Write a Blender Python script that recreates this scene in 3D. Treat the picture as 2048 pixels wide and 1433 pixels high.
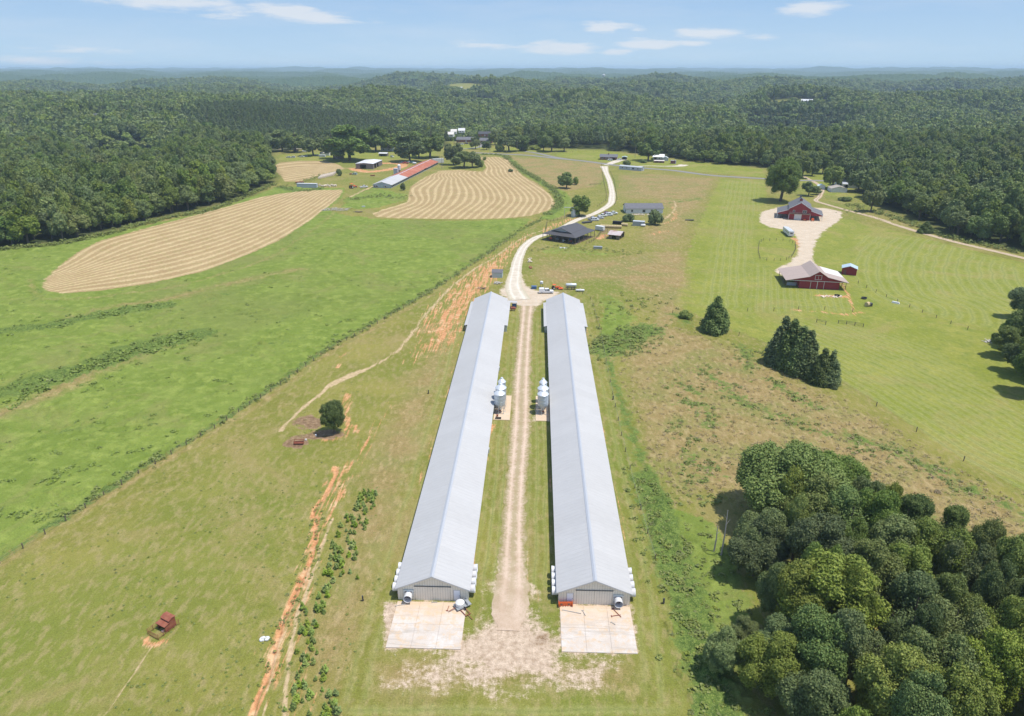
import bpy, math, random
import numpy as np
from mathutils import Vector, Matrix
R = math.radians
for o in list(bpy.data.objects): bpy.data.objects.remove(o)
sc = bpy.context.scene
COL = sc.collection
# ---------------------------------------------------------------- camera
H = 78.0; FPX = 1365.0; PITCH = math.atan((716.5-137)/FPX); YAW = R(2.0)
cd = bpy.data.cameras.new('camera'); cam = bpy.data.objects.new('camera', cd); COL.objects.link(cam)
cd.sensor_width = 36; cd.lens = 36*FPX/2048; cd.clip_end = 60000; cd.clip_start = 1
cam.location = (0, 0, H); cam.rotation_euler = (math.pi/2-PITCH, 0, YAW)
sc.camera = cam
# ---------------------------------------------------------------- light
SUN_EL = R(70); SUN_AZ = R(-12)          # azimuth from +x towards +y
sunv = Vector((math.cos(SUN_EL)*math.cos(SUN_AZ), math.cos(SUN_EL)*math.sin(SUN_AZ), math.sin(SUN_EL)))
ld = bpy.data.lights.new('sun', 'SUN'); ld.energy = 3.7; ld.angle = R(0.55); ld.color = (1.0, 0.95, 0.86)
so = bpy.data.objects.new('sun', ld); COL.objects.link(so); so.rotation_euler = sunv.to_track_quat('Z', 'Y').to_euler()
wd = bpy.data.worlds.new('World'); sc.world = wd; wd.use_nodes = True
sc.view_settings.view_transform = 'Standard'; sc.view_settings.look = 'None'
sc.view_settings.exposure = 0.33; sc.view_settings.gamma = 1.0
sc.cycles.max_bounces = 6; sc.cycles.transparent_max_bounces = 6; sc.cycles.volume_bounces = 2

# ---------------------------------------------------------------- node helper
class NT:
    def __init__(s, tree): s.t = tree; s.n = tree.nodes; s.l = tree.links; s.co = None
    def new(s, ty, **kw):
        n = s.n.new(ty)
        for k, v in kw.items(): setattr(n, k, v)
        return n
    def put(s, sock, v):
        if isinstance(v, bpy.types.NodeSocket): s.l.new(v, sock)
        elif isinstance(v, (tuple, list)) and len(v) == 3 and sock.type == 'RGBA': sock.default_value = (*v, 1)
        else: sock.default_value = v
    def math(s, op, a, b=0.0, c=None, clamp=False):
        n = s.new('ShaderNodeMath', operation=op, use_clamp=clamp)
        s.put(n.inputs[0], a); s.put(n.inputs[1], b)
        if c is not None: s.put(n.inputs[2], c)
        return n.outputs[0]
    def mix(s, f, a, b, mode='MIX'):
        n = s.new('ShaderNodeMix', data_type='RGBA', blend_type=mode)
        s.put(n.inputs[0], f); s.put(n.inputs[6], a); s.put(n.inputs[7], b)
        return n.outputs[2]
    def rng(s, v, a, b, c=0.0, d=1.0, smooth=False):
        n = s.new('ShaderNodeMapRange', interpolation_type='SMOOTHSTEP' if smooth else 'LINEAR')
        for i, x in enumerate((v, a, b, c, d)): s.put(n.inputs[i], x)
        return n.outputs[0]
    def obj(s):
        if s.co is None: s.co = s.new('ShaderNodeTexCoord').outputs['Object']
        return s.co
    def map(s, scale, rot=0.0, vec=None):
        n = s.new('ShaderNodeMapping'); s.put(n.inputs[0], vec or s.obj())
        n.inputs['Scale'].default_value = scale; n.inputs['Rotation'].default_value = (0, 0, rot)
        return n.outputs[0]
    def noise(s, scale, detail=3, rough=0.55, vec=None, dist=0.0):
        n = s.new('ShaderNodeTexNoise'); s.put(n.inputs['Vector'], vec or s.obj())
        n.inputs['Scale'].default_value = scale; n.inputs['Detail'].default_value = detail
        n.inputs['Roughness'].default_value = rough; n.inputs['Distortion'].default_value = dist
        return n.outputs['Fac']
    def attr(s, name):
        n = s.new('ShaderNodeAttribute', attribute_name=name); return n.outputs['Fac']
    def sep(s, vec=None):
        n = s.new('ShaderNodeSeparateXYZ'); s.put(n.inputs[0], vec or s.obj()); return n.outputs

def new_mat(name, rough=0.8, spec=0.2, metal=0.0):
    m = bpy.data.materials.new(name); m.use_nodes = True
    t = NT(m.node_tree); b = m.node_tree.nodes['Principled BSDF']
    b.inputs['Roughness'].default_value = rough; b.inputs['Specular IOR Level'].default_value = spec
    b.inputs['Metallic'].default_value = metal
    return m, t, b

def simple(name, col, rough=0.7, spec=0.3, metal=0.0, var=0.12, scale=1.3, dirt=None, dirtamt=0.35, ribs=None):
    m, t, b = new_mat(name, rough, spec, metal)
    n = t.noise(scale, 5, 0.6)
    c = t.mix(n, tuple(x*(1-var) for x in col), tuple(min(1, x*(1+var)) for x in col))
    if dirt:
        c = t.mix(t.math('MULTIPLY', t.rng(t.noise(scale*0.45, 6, 0.7), 0.48, 0.68), dirtamt), c, dirt)
    if ribs:                                   # (axis, pitch, depth): pressed ribs of sheet cladding
        ax, pitch, dep = ribs
        s = t.sep(); v = s['XYZ'.index(ax)] if ax in 'XYZ' else t.math('ADD', s[0], s[1])
        w = t.math('PINGPONG', v, pitch*0.5); w = t.rng(w, 0, pitch*0.16, 1, 0)
        c = t.mix(t.math('MULTIPLY', w, dep), c, tuple(x*0.45 for x in col))
        bp = t.new('ShaderNodeBump'); bp.inputs['Strength'].default_value = 0.5; bp.inputs['Distance'].default_value = 0.04
        t.put(bp.inputs['Height'], w); t.put(b.inputs['Normal'], bp.outputs[0])
    t.put(b.inputs['Base Color'], c)
    return m

# ---------------------------------------------------------------- sky
def build_sky():
    t = NT(wd.node_tree); n = wd.node_tree.nodes; n.clear()
    sky = t.new('ShaderNodeTexSky', sky_type='NISHITA'); sky.sun_disc = False
    sky.sun_elevation = SUN_EL; sky.sun_rotation = math.pi/2 - SUN_AZ
    sky.altitude = 200; sky.air_density = 1.0; sky.dust_density = 0.6; sky.ozone_density = 1.6
    tc = t.new('ShaderNodeTexCoord').outputs['Generated']
    x, y, z = t.sep(tc)
    el = t.math('ARCSINE', z); az = t.math('ARCTAN2', x, y)      # radians, az 0 = +y
    comb = t.new('ShaderNodeCombineXYZ')
    # flat cloud layer: noise stretched sideways, gathered into the banks seen in the sky
    t.put(comb.inputs[0], t.math('MULTIPLY', az, 9.0)); t.put(comb.inputs[1], t.math('MULTIPLY', el, 62.0)); t.put(comb.inputs[2], 3.7)
    nz = t.noise(1.35, 7, 0.62, vec=comb.outputs[0], dist=0.35)
    comb2 = t.new('ShaderNodeCombineXYZ')
    t.put(comb2.inputs[0], t.math('MULTIPLY', az, 30.0)); t.put(comb2.inputs[1], t.math('MULTIPLY', el, 150.0))
    nf = t.noise(1.0, 6, 0.65, vec=comb2.outputs[0], dist=0.2)
    tot = None
    def bank(px, py, w, h, amp, tilt=0.0):
        nonlocal tot
        u = (px-1024)/FPX; v = (py-716.5)/FPX
        d = Matrix.Rotation(YAW, 3, 'Z') @ Vector((u, math.cos(PITCH)-v*math.sin(PITCH), -math.sin(PITCH)-v*math.cos(PITCH)))
        d.normalize(); a0 = math.atan2(d.x, d.y); e0 = math.asin(d.z)
        dx = t.math('SUBTRACT', az, a0); dy = t.math('SUBTRACT', t.math('SUBTRACT', el, e0), t.math('MULTIPLY', dx, tilt))
        dx = t.math('DIVIDE', dx, w*1.25/FPX); dy = t.math('DIVIDE', dy, h*1.35/FPX)
        r = t.math('SQRT', t.math('ADD', t.math('MULTIPLY', dx, dx), t.math('MULTIPLY', dy, dy)))
        g = t.math('MULTIPLY', t.rng(r, 0, 1.0, 1, 0, True), amp)
        tot = g if tot is None else t.math('MAXIMUM', tot, g)
    for a in ((340, 5, 200, 18, 0.85, -.06), (600, 28, 130, 19, .95, -.10), (450, 30, 90, 10, .6), (165, 100, 140, 14, .62, -.03), (60, 124, 220, 12, .6),
              (960, 90, 110, 11, .75, -.04), (1120, 95, 110, 15, 1.0), (1215, 53, 70, 13, .9), (1300, 90, 90, 16, .9), (1405, 67, 90, 12, .9), (1235, 103, 50, 9, .8),
              (1620, 18, 75, 15, .95, .03), (1520, 75, 50, 9, .7), (1385, 88, 50, 8, .7), (1280, 60, 40, 8, .6), (740, 40, 60, 10, .3)): bank(*a)
    dens = t.math('SUBTRACT', t.math('ADD', tot, t.math('MULTIPLY', t.math('SUBTRACT', nz, 0.5), 1.5)), t.math('MULTIPLY', t.math('SUBTRACT', 0.62, nf), 0.9))
    dens = t.math('MULTIPLY', t.rng(dens, 0.10, 0.75, 0, 1, True), t.rng(tot, 0.02, 0.3))
    veil = t.math('MULTIPLY', t.rng(t.noise(0.5, 5, 0.6, vec=comb.outputs[0]), 0.42, 0.75), 0.22)
    dens = t.math('MAXIMUM', t.math('MULTIPLY', dens, 0.80), veil)
    hsv = t.new('ShaderNodeHueSaturation'); hsv.inputs['Saturation'].default_value = 1.0; hsv.inputs['Value'].default_value = 1.0
    t.put(hsv.inputs['Color'], sky.outputs[0])
    low = t.mix(t.rng(el, 0.0, 0.115), (2.85, 3.85, 4.7), (1.62, 2.72, 4.4))
    base = t.mix(t.rng(el, 0.12, 0.6, 0, 1, True), low, hsv.outputs[0])
    c = t.mix(dens, base, (4.2, 4.4, 4.7))
    bg = t.new('ShaderNodeBackground'); t.put(bg.inputs[0], c); bg.inputs[1].default_value = 0.15
    out = t.new('ShaderNodeOutputWorld'); wd.node_tree.links.new(bg.outputs[0], out.inputs[0])
build_sky()

# ---------------------------------------------------------------- photo -> ground survey
sp, cp = math.sin(PITCH), math.cos(PITCH)
def U(x, y, z=0.0):
    u = (x-1024)/FPX; v = (y-716.5)/FPX
    zc = (H-z)/(sp+v*cp); X = zc*u; F = zc*(cp-v*sp)
    return (X*math.cos(YAW)-F*math.sin(YAW), X*math.sin(YAW)+F*math.cos(YAW))
def zc_of(y): return H/(sp+(y-716.5)/FPX*cp)
def W(pts): return np.array([U(*p) for p in pts])

# ---------------------------------------------------------------- numpy value noise
def _h(ix, iy, seed):
    n = (ix.astype(np.int64)*374761393 + iy.astype(np.int64)*668265263 + seed*1442695041) & 0xffffffff
    n = ((n ^ (n >> 13))*1274126177) & 0xffffffff
    return ((n ^ (n >> 16)) & 0xffff)/65535.0
def vn(x, y, seed=0):
    ix = np.floor(x); iy = np.floor(y); fx = x-ix; fy = y-iy
    fx = fx*fx*(3-2*fx); fy = fy*fy*(3-2*fy); ix = ix.astype(np.int64); iy = iy.astype(np.int64)
    return (_h(ix, iy, seed)*(1-fx)+_h(ix+1, iy, seed)*fx)*(1-fy) + (_h(ix, iy+1, seed)*(1-fx)+_h(ix+1, iy+1, seed)*fx)*fy
def fbm(x, y, seed=0, oct=4, g=0.5):
    s = 0; a = 1; t = 0
    for k in range(oct):
        s = s + a*vn(x*2**k+17.3*k, y*2**k-9.1*k, seed+k); t += a; a *= g
    return s/t

def sstep(a, b, x):
    t = np.clip((x-a)/(b-a), 0, 1); return t*t*(3-2*t)
def px_az(px): return math.atan((px-1024)/FPX/(math.cos(PITCH)+.42*math.sin(PITCH)))-YAW
SLOPES = [(px_az(1605), .075, (1000, 1200, 1340, 1400, 1600, 1750, 2000, 2300), (-12, -22, -34, -2, 18, 24, 10, 0)),
          (px_az(940), .055, (1400, 1600, 1740, 1800, 2150, 2350, 2600, 2900), (-8, -14, -26, 8, 30, 34, 15, 0)),
          (px_az(215), .050, (700, 800, 910, 955, 1090, 1200, 1350, 1500), (-8, -22, -34, -1, 11, 15, 0, 0))]
def terrain(x, y):
    """height of the land: level farm, low wooded ridges beyond"""
    r = np.hypot(x, y)
    k = sstep(700, 1350, r); k2 = sstep(3500, 12000, r)
    h1 = (fbm(x/460+3.1, y/300+1.7, 11, 2)-0.5)*125
    h2 = (fbm(x/1900+7.7, y/1100+2.2, 23, 3)-0.42)*80
    z = k*(h1*0.8+h2*0.45) - 6*sstep(700, 1000, r)
    az = np.arctan2(x, y)
    for a0, hw, rs, zs in SLOPES:            # open hillsides facing the farm
        w = np.exp(-((az-a0)/hw)**4)*sstep(rs[0], rs[1], r)*(1-sstep(rs[-2], rs[-1], r)); z = z*(1-w)+np.interp(r, rs, zs)*w
    return z + k2*(np.clip(h2, -5, 60)*0.7+24)
def terr(x, y): return float(terrain(np.array([x], float), np.array([y], float))[0])

# ---------------------------------------------------------------- distances
def sd_poly(P, X, Y):
    """signed distance to polygon, positive inside"""
    n = len(P); d = np.full(X.shape, 1e18); ins = np.zeros(X.shape, bool)
    for i in range(n):
        x1, y1 = P[i]; x2, y2 = P[(i+1) % n]; ex, ey = x2-x1, y2-y1
        wx, wy = X-x1, Y-y1; t = np.clip((wx*ex+wy*ey)/(ex*ex+ey*ey+1e-12), 0, 1)
        d = np.minimum(d, (wx-ex*t)**2+(wy-ey*t)**2)
        c = ((y1 > Y) != (y2 > Y)) & (X < (x2-x1)*(Y-y1)/((y2-y1) if y2 != y1 else 1e-9)+x1)
        ins ^= c
    d = np.sqrt(d); return np.where(ins, d, -d)
def d_line(P, X, Y, Wd=None):
    """distance to polyline (minus interpolated half-width)"""
    d = np.full(X.shape, 1e9)
    for i in range(len(P)-1):
        x1, y1 = P[i]; x2, y2 = P[i+1]; ex, ey = x2-x1, y2-y1
        wx, wy = X-x1, Y-y1; t = np.clip((wx*ex+wy*ey)/(ex*ex+ey*ey+1e-12), 0, 1)
        dd = np.hypot(wx-ex*t, wy-ey*t)
        if Wd is not None: dd = dd-(Wd[i]*(1-t)+Wd[i+1]*t)
        d = np.minimum(d, dd)
    return d
def smooth_line(P, n=6):
    """Catmull-Rom through the points"""
    P = np.array(P, float); Q = [2*P[0]-P[1]]+list(P)+[2*P[-1]-P[-2]]; out = []
    for i in range(1, len(Q)-2):
        for k in range(n):
            t = k/n
            out.append(0.5*((2*Q[i])+(-Q[i-1]+Q[i+1])*t+(2*Q[i-1]-5*Q[i]+4*Q[i+1]-Q[i+2])*t*t+(-Q[i-1]+3*Q[i]-3*Q[i+1]+Q[i+2])*t**3))
    out.append(P[-1]); return np.array(out)

# ---------------------------------------------------------------- object helpers
def tag(o, label=None, cat=None, group=None, kind=None):
    if label: o['label'] = label
    if cat: o['category'] = cat
    if group: o['group'] = group
    if kind: o['kind'] = kind
    return o
def np_mesh(name, V, F, mat=None, smooth=False, n=4):
    me = bpy.data.meshes.new(name); V = np.asarray(V, np.float32); F = np.asarray(F, np.int32)
    me.vertices.add(len(V)); me.vertices.foreach_set('co', V.ravel())
    me.loops.add(F.size); me.loops.foreach_set('vertex_index', F.ravel())
    me.polygons.add(len(F)); me.polygons.foreach_set('loop_start', np.arange(0, F.size, n, dtype=np.int32))
    if mat: me.materials.append(mat)
    me.update(calc_edges=True)
    me.polygons.foreach_set('use_smooth', np.full(len(F), smooth)); me.update()
    return me
def thing(name, label, cat, x, y, rot=0.0, group=None, z=0.0):
    o = bpy.data.objects.new(name, None); COL.objects.link(o); o.location = (x, y, z); o.rotation_euler = (0, 0, rot)
    o.empty_display_size = 0.5
    return tag(o, label, cat, group)
def link(name, me, parent=None, loc=None, rot=0.0):
    o = bpy.data.objects.new(name, me); COL.objects.link(o)
    if parent: o.parent = parent
    if loc: o.location = loc
    if rot: o.rotation_euler = (0, 0, rot)
    return o
def dup(root, x, y, rot, label=None, s=None, z=0.0):
    r = root.copy(); COL.objects.link(r); r.location = (x, y, z); r.rotation_euler = (0, 0, rot)
    if s: r.scale = s if isinstance(s, tuple) else (s, s, s)
    if label: r['label'] = label
    for ch in root.children:
        c = ch.copy(); COL.objects.link(c); c.parent = r
        for g in ch.children:
            d = g.copy(); COL.objects.link(d); d.parent = c
    return r

class MB:
    """collects simple solids into one mesh"""
    def __init__(s): s.v = []; s.f = []
    def poly(s, pts, faces):
        k = len(s.v); s.v += [tuple(p) for p in pts]; s.f += [tuple(i+k for i in f) for f in faces]; return s
    def box(s, x0, x1, y0, y1, z0, z1):
        return s.poly([(x0,y0,z0),(x1,y0,z0),(x1,y1,z0),(x0,y1,z0),(x0,y0,z1),(x1,y0,z1),(x1,y1,z1),(x0,y1,z1)],
                      [(0,3,2,1),(4,5,6,7),(0,1,5,4),(1,2,6,5),(2,3,7,6),(3,0,4,7)])
    def hexa(s, P):          # 8 points, bottom 4 ccw, top 4 ccw
        return s.poly(P, [(0,3,2,1),(4,5,6,7),(0,1,5,4),(1,2,6,5),(2,3,7,6),(3,0,4,7)])
    def extrude_y(s, prof, y0, y1):   # profile in xz
        n = len(prof); P = [(x, y0, z) for x, z in prof]+[(x, y1, z) for x, z in prof]
        return s.poly(P, [tuple(range(n)), tuple(range(2*n-1, n-1, -1))]+[(i, i+n, (i+1) % n+n, (i+1) % n) for i in range(n)])
    def extrude_x(s, prof, x0, x1):   # profile in yz
        n = len(prof); P = [(x0, y, z) for y, z in prof]+[(x1, y, z) for y, z in prof]
        return s.poly(P, [tuple(range(n-1, -1, -1)), tuple(range(n, 2*n))]+[(i, (i+1) % n, (i+1) % n+n, i+n) for i in range(n)])
    def tube(s, p0, p1, r0, r1=None, n=8, caps=True):
        r1 = r0 if r1 is None else r1; p0 = Vector(p0); p1 = Vector(p1); d = (p1-p0)
        if d.length < 1e-6: return s
        d.normalize(); a = d.orthogonal().normalized(); b = d.cross(a); P = []
        for p, r in ((p0, r0), (p1, r1)):
            P += [tuple(p+(a*math.cos(2*math.pi*i/n)+b*math.sin(2*math.pi*i/n))*r) for i in range(n)]
        F = [(i, (i+1) % n, (i+1) % n+n, i+n) for i in range(n)]
        if caps: F += [tuple(range(n-1, -1, -1)), tuple(range(n, 2*n))]
        return s.poly(P, F)
    def lathe(s, prof, n=20, c=(0, 0, 0), axis='Z'):   # prof (r,z)
        P = []; F = []; m = len(prof)
        for r, z in prof:
            for i in range(n):
                a = 2*math.pi*i/n; q = (r*math.cos(a), r*math.sin(a), z)
                if axis == 'X': q = (z, q[0], q[1])
                if axis == 'Y': q = (q[0], z, q[1])
                P.append((q[0]+c[0], q[1]+c[1], q[2]+c[2]))
        for j in range(m-1):
            for i in range(n): F.append((j*n+i, j*n+(i+1) % n, (j+1)*n+(i+1) % n, (j+1)*n+i))
        F.append(tuple(range(n-1, -1, -1))); F.append(tuple((m-1)*n+i for i in range(n)))
        return s.poly(P, F)
    def build(s, name, mat, parent=None, loc=None, rot=0.0, smooth=False, label=None):
        me = bpy.data.meshes.new(name); me.from_pydata(s.v, [], s.f)
        if mat: me.materials.append(mat)
        me.update()
        if smooth: me.polygons.foreach_set('use_smooth', [True]*len(me.polygons)); me.set_sharp_from_angle(angle=R(40))
        o = link(name, me, parent, loc, rot)
        if label: o['label'] = label
        return o
# ================================================================ GROUND
CLEAR = np.array([U(*p) for p in [(-500,540),(0,497),(120,486),(210,466),(330,434),(420,414),(500,392),(545,366),(553,352),(545,335),(538,318),(545,303),
    (600,298),(640,294),(700,290),(760,290),(800,290),(870,292),(896,291),(890,268),(935,262),(1000,266),(1010,288),(1060,294),(1130,297),(1205,298),(1280,308),
    (1330,315),(1400,322),(1470,331),(1530,336),(1570,338),(1600,330),(1660,325),(1700,345),(1712,378),(1745,405),(1800,428),(1850,447),(1900,470),(1960,488),(2048,502),(2600,600)]]
    + [(600,-400), (-600,-400)])
HAY_L = [(85,575),(90,560),(110,540),(150,508),(200,482),(300,455),(440,418),(520,395),(560,388),(620,381),(686,380),(682,390),(655,415),(610,448),(560,480),(500,508),(400,545),(300,567),(200,582),(130,587),(95,583)]
HAY_M = [(745,428),(770,418),(800,410),(815,404),(818,385),(822,373),(850,355),(880,342),(920,340),(965,344),(972,336),(968,322),(952,316),(990,314),(1015,317),(1030,335),(1045,352),(1080,372),(1100,390),(1110,404),(1108,412),(1095,422),(1060,432),(1010,437),(930,439),(850,438),(780,436),(752,434)]
HAY_S = [(541,336),(560,326),(600,322),(650,322),(676,329),(690,338),(660,345),(625,356),(600,363),(570,364),(562,352)]
LUSH = [(-700,1560),(0,1118),(130,1034),(270,944),(430,850),(560,765),(650,700),(740,650),(870,575),(960,515),(1030,466),(1062,440),(1055,436),(990,441),(870,443),(745,437),(690,432),(655,420),(686,395),(690,378),(600,374),(556,374),(430,420),(210,470),(0,500),(-700,560)]
LAWN = [(1440,357),(1530,362),(1535,412),(1700,440),(1850,478),(2048,528),(2500,560),(2500,1200),(2048,985),(1900,900),(1780,820),(1660,745),(1530,685),(1430,645),(1350,610),(1385,480),(1420,400)]
FR = {}      # photo-traced strips: (points, halfwidth m, softness m, strength)
def seg(x, y, t): pass
LAYERS = {
 'lush': [(LUSH, 3, 1.0), ([(1205,600),(1235,610),(1290,690),(1215,715),(1195,660)], 4, .8), ([(1290,960),(1340,1010),(1430,1050),(1500,1200),(1500,1500),(1400,1500),(1345,1250),(1310,1080)], 3, .95),
          ([(1170,580),(1250,590),(1300,640),(1250,680),(1190,640)], 6, .55), ([(1060,500),(1110,490),(1200,500),(1290,505),(1280,515),(1180,515),(1070,512)], 5, .5),
          ([(690,395),(745,375),(790,385),(818,388),(812,402),(760,416),(720,420),(680,415)], 4, .75), ([(1000,311),(1040,312),(1300,345),(1300,350),(1240,350)], 3, .3)],
 'lawn': [(LAWN, 3, 1.0), ([(1120,300),(1200,300),(1330,318),(1420,326),(1530,338),(1530,356),(1350,339),(1235,328),(1110,312)], 5, .85), ([(1700,412),(1740,408),(1800,430),(1880,468),(1800,452)], 4, .4),
          ([(550,340),(548,310),(700,300),(880,300),(880,318),(700,330),(560,322)], 8, .6), ([(1000,292),(1110,300),(1105,308),(960,302)], 6, .9),([(895,290),(960,275),(990,300),(900,300)], 6, .8),
          ([(1590,350),(1700,345),(1720,400),(1640,390),(1600,375)], 6, .8)],
 'dry':  [([(1232,730),(1262,665),(1330,648),(1420,672),(1530,722),(1640,778),(1760,835),(1900,930),(2048,1012),(2400,1180),(2400,1500),(1900,1120),(1700,1000),(1450,1000),(1345,1012),(1290,910),(1250,800)], 6, .74),
          ([(1005,312),(1040,315),(1100,319),(1206,327),(1207,362),(1190,374),(1130,384),(1095,374),(1055,347),(1030,322)], 4, .85),
          ([(1232,350),(1300,347),(1440,357),(1420,400),(1390,425),(1350,440),(1300,400),(1236,400)], 8, .74),
          ([(1075,515),(1180,520),(1290,505),(1350,520),(1375,600),(1330,640),(1290,600),(1200,560),(1120,575),(1065,560)], 10, .80),
          ([(1700,412),(1760,425),(1880,462),(1900,480),(1800,452),(1700,425)], 4, .5), ([(1300,430),(1400,420),(1380,500),(1300,505),(1260,470)], 10, .70), ([(1300,505),(1370,500),(1385,560),(1365,620),(1330,700),(1300,740),(1265,700),(1300,640),(1310,560)], 5, .80),
          ([(-600,1500),(0,1140),(260,970),(560,790),(740,670),(900,575),(870,600),(700,720),(500,880),(250,1040),(0,1190)], 10, .58),
          ([(740,1300),(1290,1310),(1290,1400),(740,1400)], 5, .74), ([(985,1180),(985,900),(1005,760),(1030,640),(1075,640),(1075,900),(1100,1180)], 3, .52), ([(560,1000),(640,900),(760,800),(700,1000),(600,1250),(480,1450),(380,1450)], 18, .58), ([(800,760),(900,640),(930,660),(860,900),(790,1150),(700,1433),(560,1433),(620,1150),(700,960)], 6, .68), ([(1262,700),(1300,690),(1345,1000),(1330,1010),(1285,910)], 4, .8)],
}
def line(k, pts, hw, soft, st, sm=True, n=5): FR.setdefault(k, []).append((pts, hw, soft, st, sm, n))
hedge = [(-260,1290),(0,1118),(130,1034),(270,944),(430,850),(560,765),(650,700),(740,650),(870,575),(960,515),(1030,468),(1085,438)]
line('rough', hedge, 1.3, 2.6, .80)
line('rough', [(-40,668),(80,655),(160,640),(250,622),(330,612)], 4.0, 4, .95)
line('rough', [(-40,800),(90,762),(180,735),(270,700),(330,684),(395,670)], 6, 6, .95)
for P_ in ([(60,655),(0,690),(-40,700)], [(560,640),(600,625),(640,600)], [(100,870),(200,850),(300,830)], [(420,600),(500,575),(560,560)], [(30,540),(90,560),(70,600)], [(480,700),(540,690),(600,680)]): line('rough', P_, 3.0, 7, .66)
line('dry', [(0,830),(60,805),(140,770),(190,745),(300,700),(400,672)], 4, 5, .85)
line('dry', [(140,640),(230,615),(330,600),(430,575),(540,550),(600,540)], 4.0, 6, .78)
line('dry', [(60,560),(75,590),(130,600),(300,583),(420,556),(540,515),(620,465),(670,425)], 2.0, 3, .62)
line('rough', [(80,585),(130,596),(300,580),(420,553),(540,512),(600,475)], 1.0, 3, .6)
line('dry', [(-250,1300),(0,1135),(270,960),(430,866),(560,780),(650,712),(740,662),(870,588)], 1.2, 2.0, .8)
line('rough', [(1010,313),(1035,335),(1060,350),(1090,368),(1110,385),(1120,405),(1112,420),(1095,430)], 3.0, 4, .9)
line('lush', [(1010,313),(1035,335),(1060,350),(1090,368),(1118,385),(1130,405),(1120,425),(1095,437)], 5.0, 5, .9)
line('rough', [(945,310),(990,310),(1010,312)], 4, 4, .9)
line('rough', [(1290,960),(1320,1040),(1350,1130),(1390,1240),(1410,1330),(1440,1440)], 3.5, 3, .9)
line('rough', [(1210,700),(1240,680),(1290,660)], 7, 6, .8)
line('rough', [(1215,690),(1225,760),(1262,860),(1290,940)], 2.0, 3, .7)
for P_ in ([(1345,765),(1375,775),(1395,790)], [(1400,740),(1450,775),(1480,800),(1540,830)], [(1370,800),(1410,820),(1425,850)], [(1560,830),(1600,850),(1650,870)], [(1540,760),(1600,800),(1630,815)],
           [(1380,920),(1400,950),(1430,940)], [(1790,900),(1840,930),(1900,950)], [(1900,960),(1950,985),(2048,1030)], [(1700,870),(1750,890),(1800,905)],
           [(1480,690),(1500,720),(1490,740)], [(1730,1000),(1800,1010),(1900,1060)], [(1300,410),(1350,405),(1400,398)], [(1350,630),(1370,640),(1380,650)]):
    line('rough', P_, 3.0, 6, .72)
line('rough', [(700,400),(760,392),(810,398)], 6, 8, .6)
line('rough', [(560,375),(600,383),(640,378)], 5, 5, .8)
line('rough', [(1235,333),(1290,342)], 2, 3, .4)
line('rough', [(0,540),(60,520),(110,500),(200,476)], 5, 8, .5)
# sandy vehicle tracks, cattle paths
T1 = [(1100,457),(1060,470),(1020,492),(985,518),(955,535),(905,572),(860,620),(820,672),(790,706),(740,735),(725,742)]
line('sand', T1, .8, 1.6, .78)
line('sand', [(735,738),(700,755),(668,768),(640,788),(600,822),(575,845),(562,862)], .6, .9, .9)
line('sand', [(725,742),(700,752),(672,765),(655,775)], 1.1, 1.4, .95)
line('sand', [(562,862),(545,900),(500,970),(470,1020),(430,1090),(395,1150),(375,1190),(345,1240)], .15, .7, .56)
line('sand', [(322,1285),(300,1300),(270,1345),(240,1390),(200,1440)], .22, .8, .72)
line('sand', [(1300,505),(1360,540),(1370,600),(1340,650),(1300,700)], .8, 2.4, .55)
line('sand', [(1440,360),(1420,410),(1395,470),(1370,560),(1355,620)], .5, 1.6, .58)
line('sand', [(1345,400),(1352,412),(1340,430),(1325,440)], .9, 2, .8)
line('sand', [(1515,430),(1503,480),(1498,540),(1492,620)], .45, 1.3, .60)
line('sand', [(1672,445),(1673,500),(1676,555)], .25, 1.0, .58)
line('sand', [(663,1040),(648,1080),(632,1130),(610,1190),(592,1250),(578,1330),(570,1440)], .34, .9, .90)
line('sand', [(655,1060),(628,1120),(600,1190),(575,1250),(552,1320),(535,1380),(525,1450)], .2, .8, .78)
line('sand', [(740,960),(715,1010),(700,1060),(680,1100)], .2, .8, .62)
line('sand', [(700,395),(730,380),(775,362)], 1.2, 2, .8)
line('sand', [(995,560),(1003,590),(1000,610)], 1.0, 2, .5)
line('sand', [(1030,860),(1048,870),(1060,835),(1063,815),(1055,795)], .3, .9, .68)
# red clay
line('clay', [(1062,470),(1020,495),(985,520),(940,552),(905,580),(870,625),(845,665)], 3.6, 6, .66)
line('clay', [(1000,545),(960,575),(925,605),(890,650),(865,690),(840,720)], 3.2, 6, .66)
line('clay', [(950,600),(925,640),(905,670),(890,700)], 3.0, 4, .60)
line('clay', [(700,925),(670,975),(645,1020),(625,1100),(600,1180),(560,1280),(520,1400)], 1.8, 3, .60)
line('clay', [(770,820),(735,880),(700,930)], 2.0, 4, .56)
line('clay', [(590,1200),(600,1300),(590,1433)], 2.0, 4, .50)
line('clay', [(790,775),(765,830),(745,870),(720,905),(700,930),(680,955),(660,965)], .3, 1.6, .66)
line('clay', [(672,935),(665,965),(640,1000),(628,1020),(632,1050),(628,1090),(612,1140),(590,1185),(572,1225),(560,1265),(552,1300),(535,1350),(515,1390),(500,1440)], .62, .9, 1.0)
line('clay', [(700,925),(680,955),(655,968)], 1.0, 1.8, .8)
line('clay', [(700,700),(682,718),(675,735)], .6, 1.6, .75)
line('clay', [(697,790),(692,830),(700,860),(665,880),(640,865)], 1.0, 2.5, .8)
line('clay', [(988,850),(968,920),(955,1000),(948,1080),(942,1150)], .5, 1.0, .80)
line('clay', [(1052,1180),(1050,1100)], 3, 6, .43)
line('clay', [(1098,900),(1103,1000),(1106,1100),(1108,1180)], .45, 1.0, .50)
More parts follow.
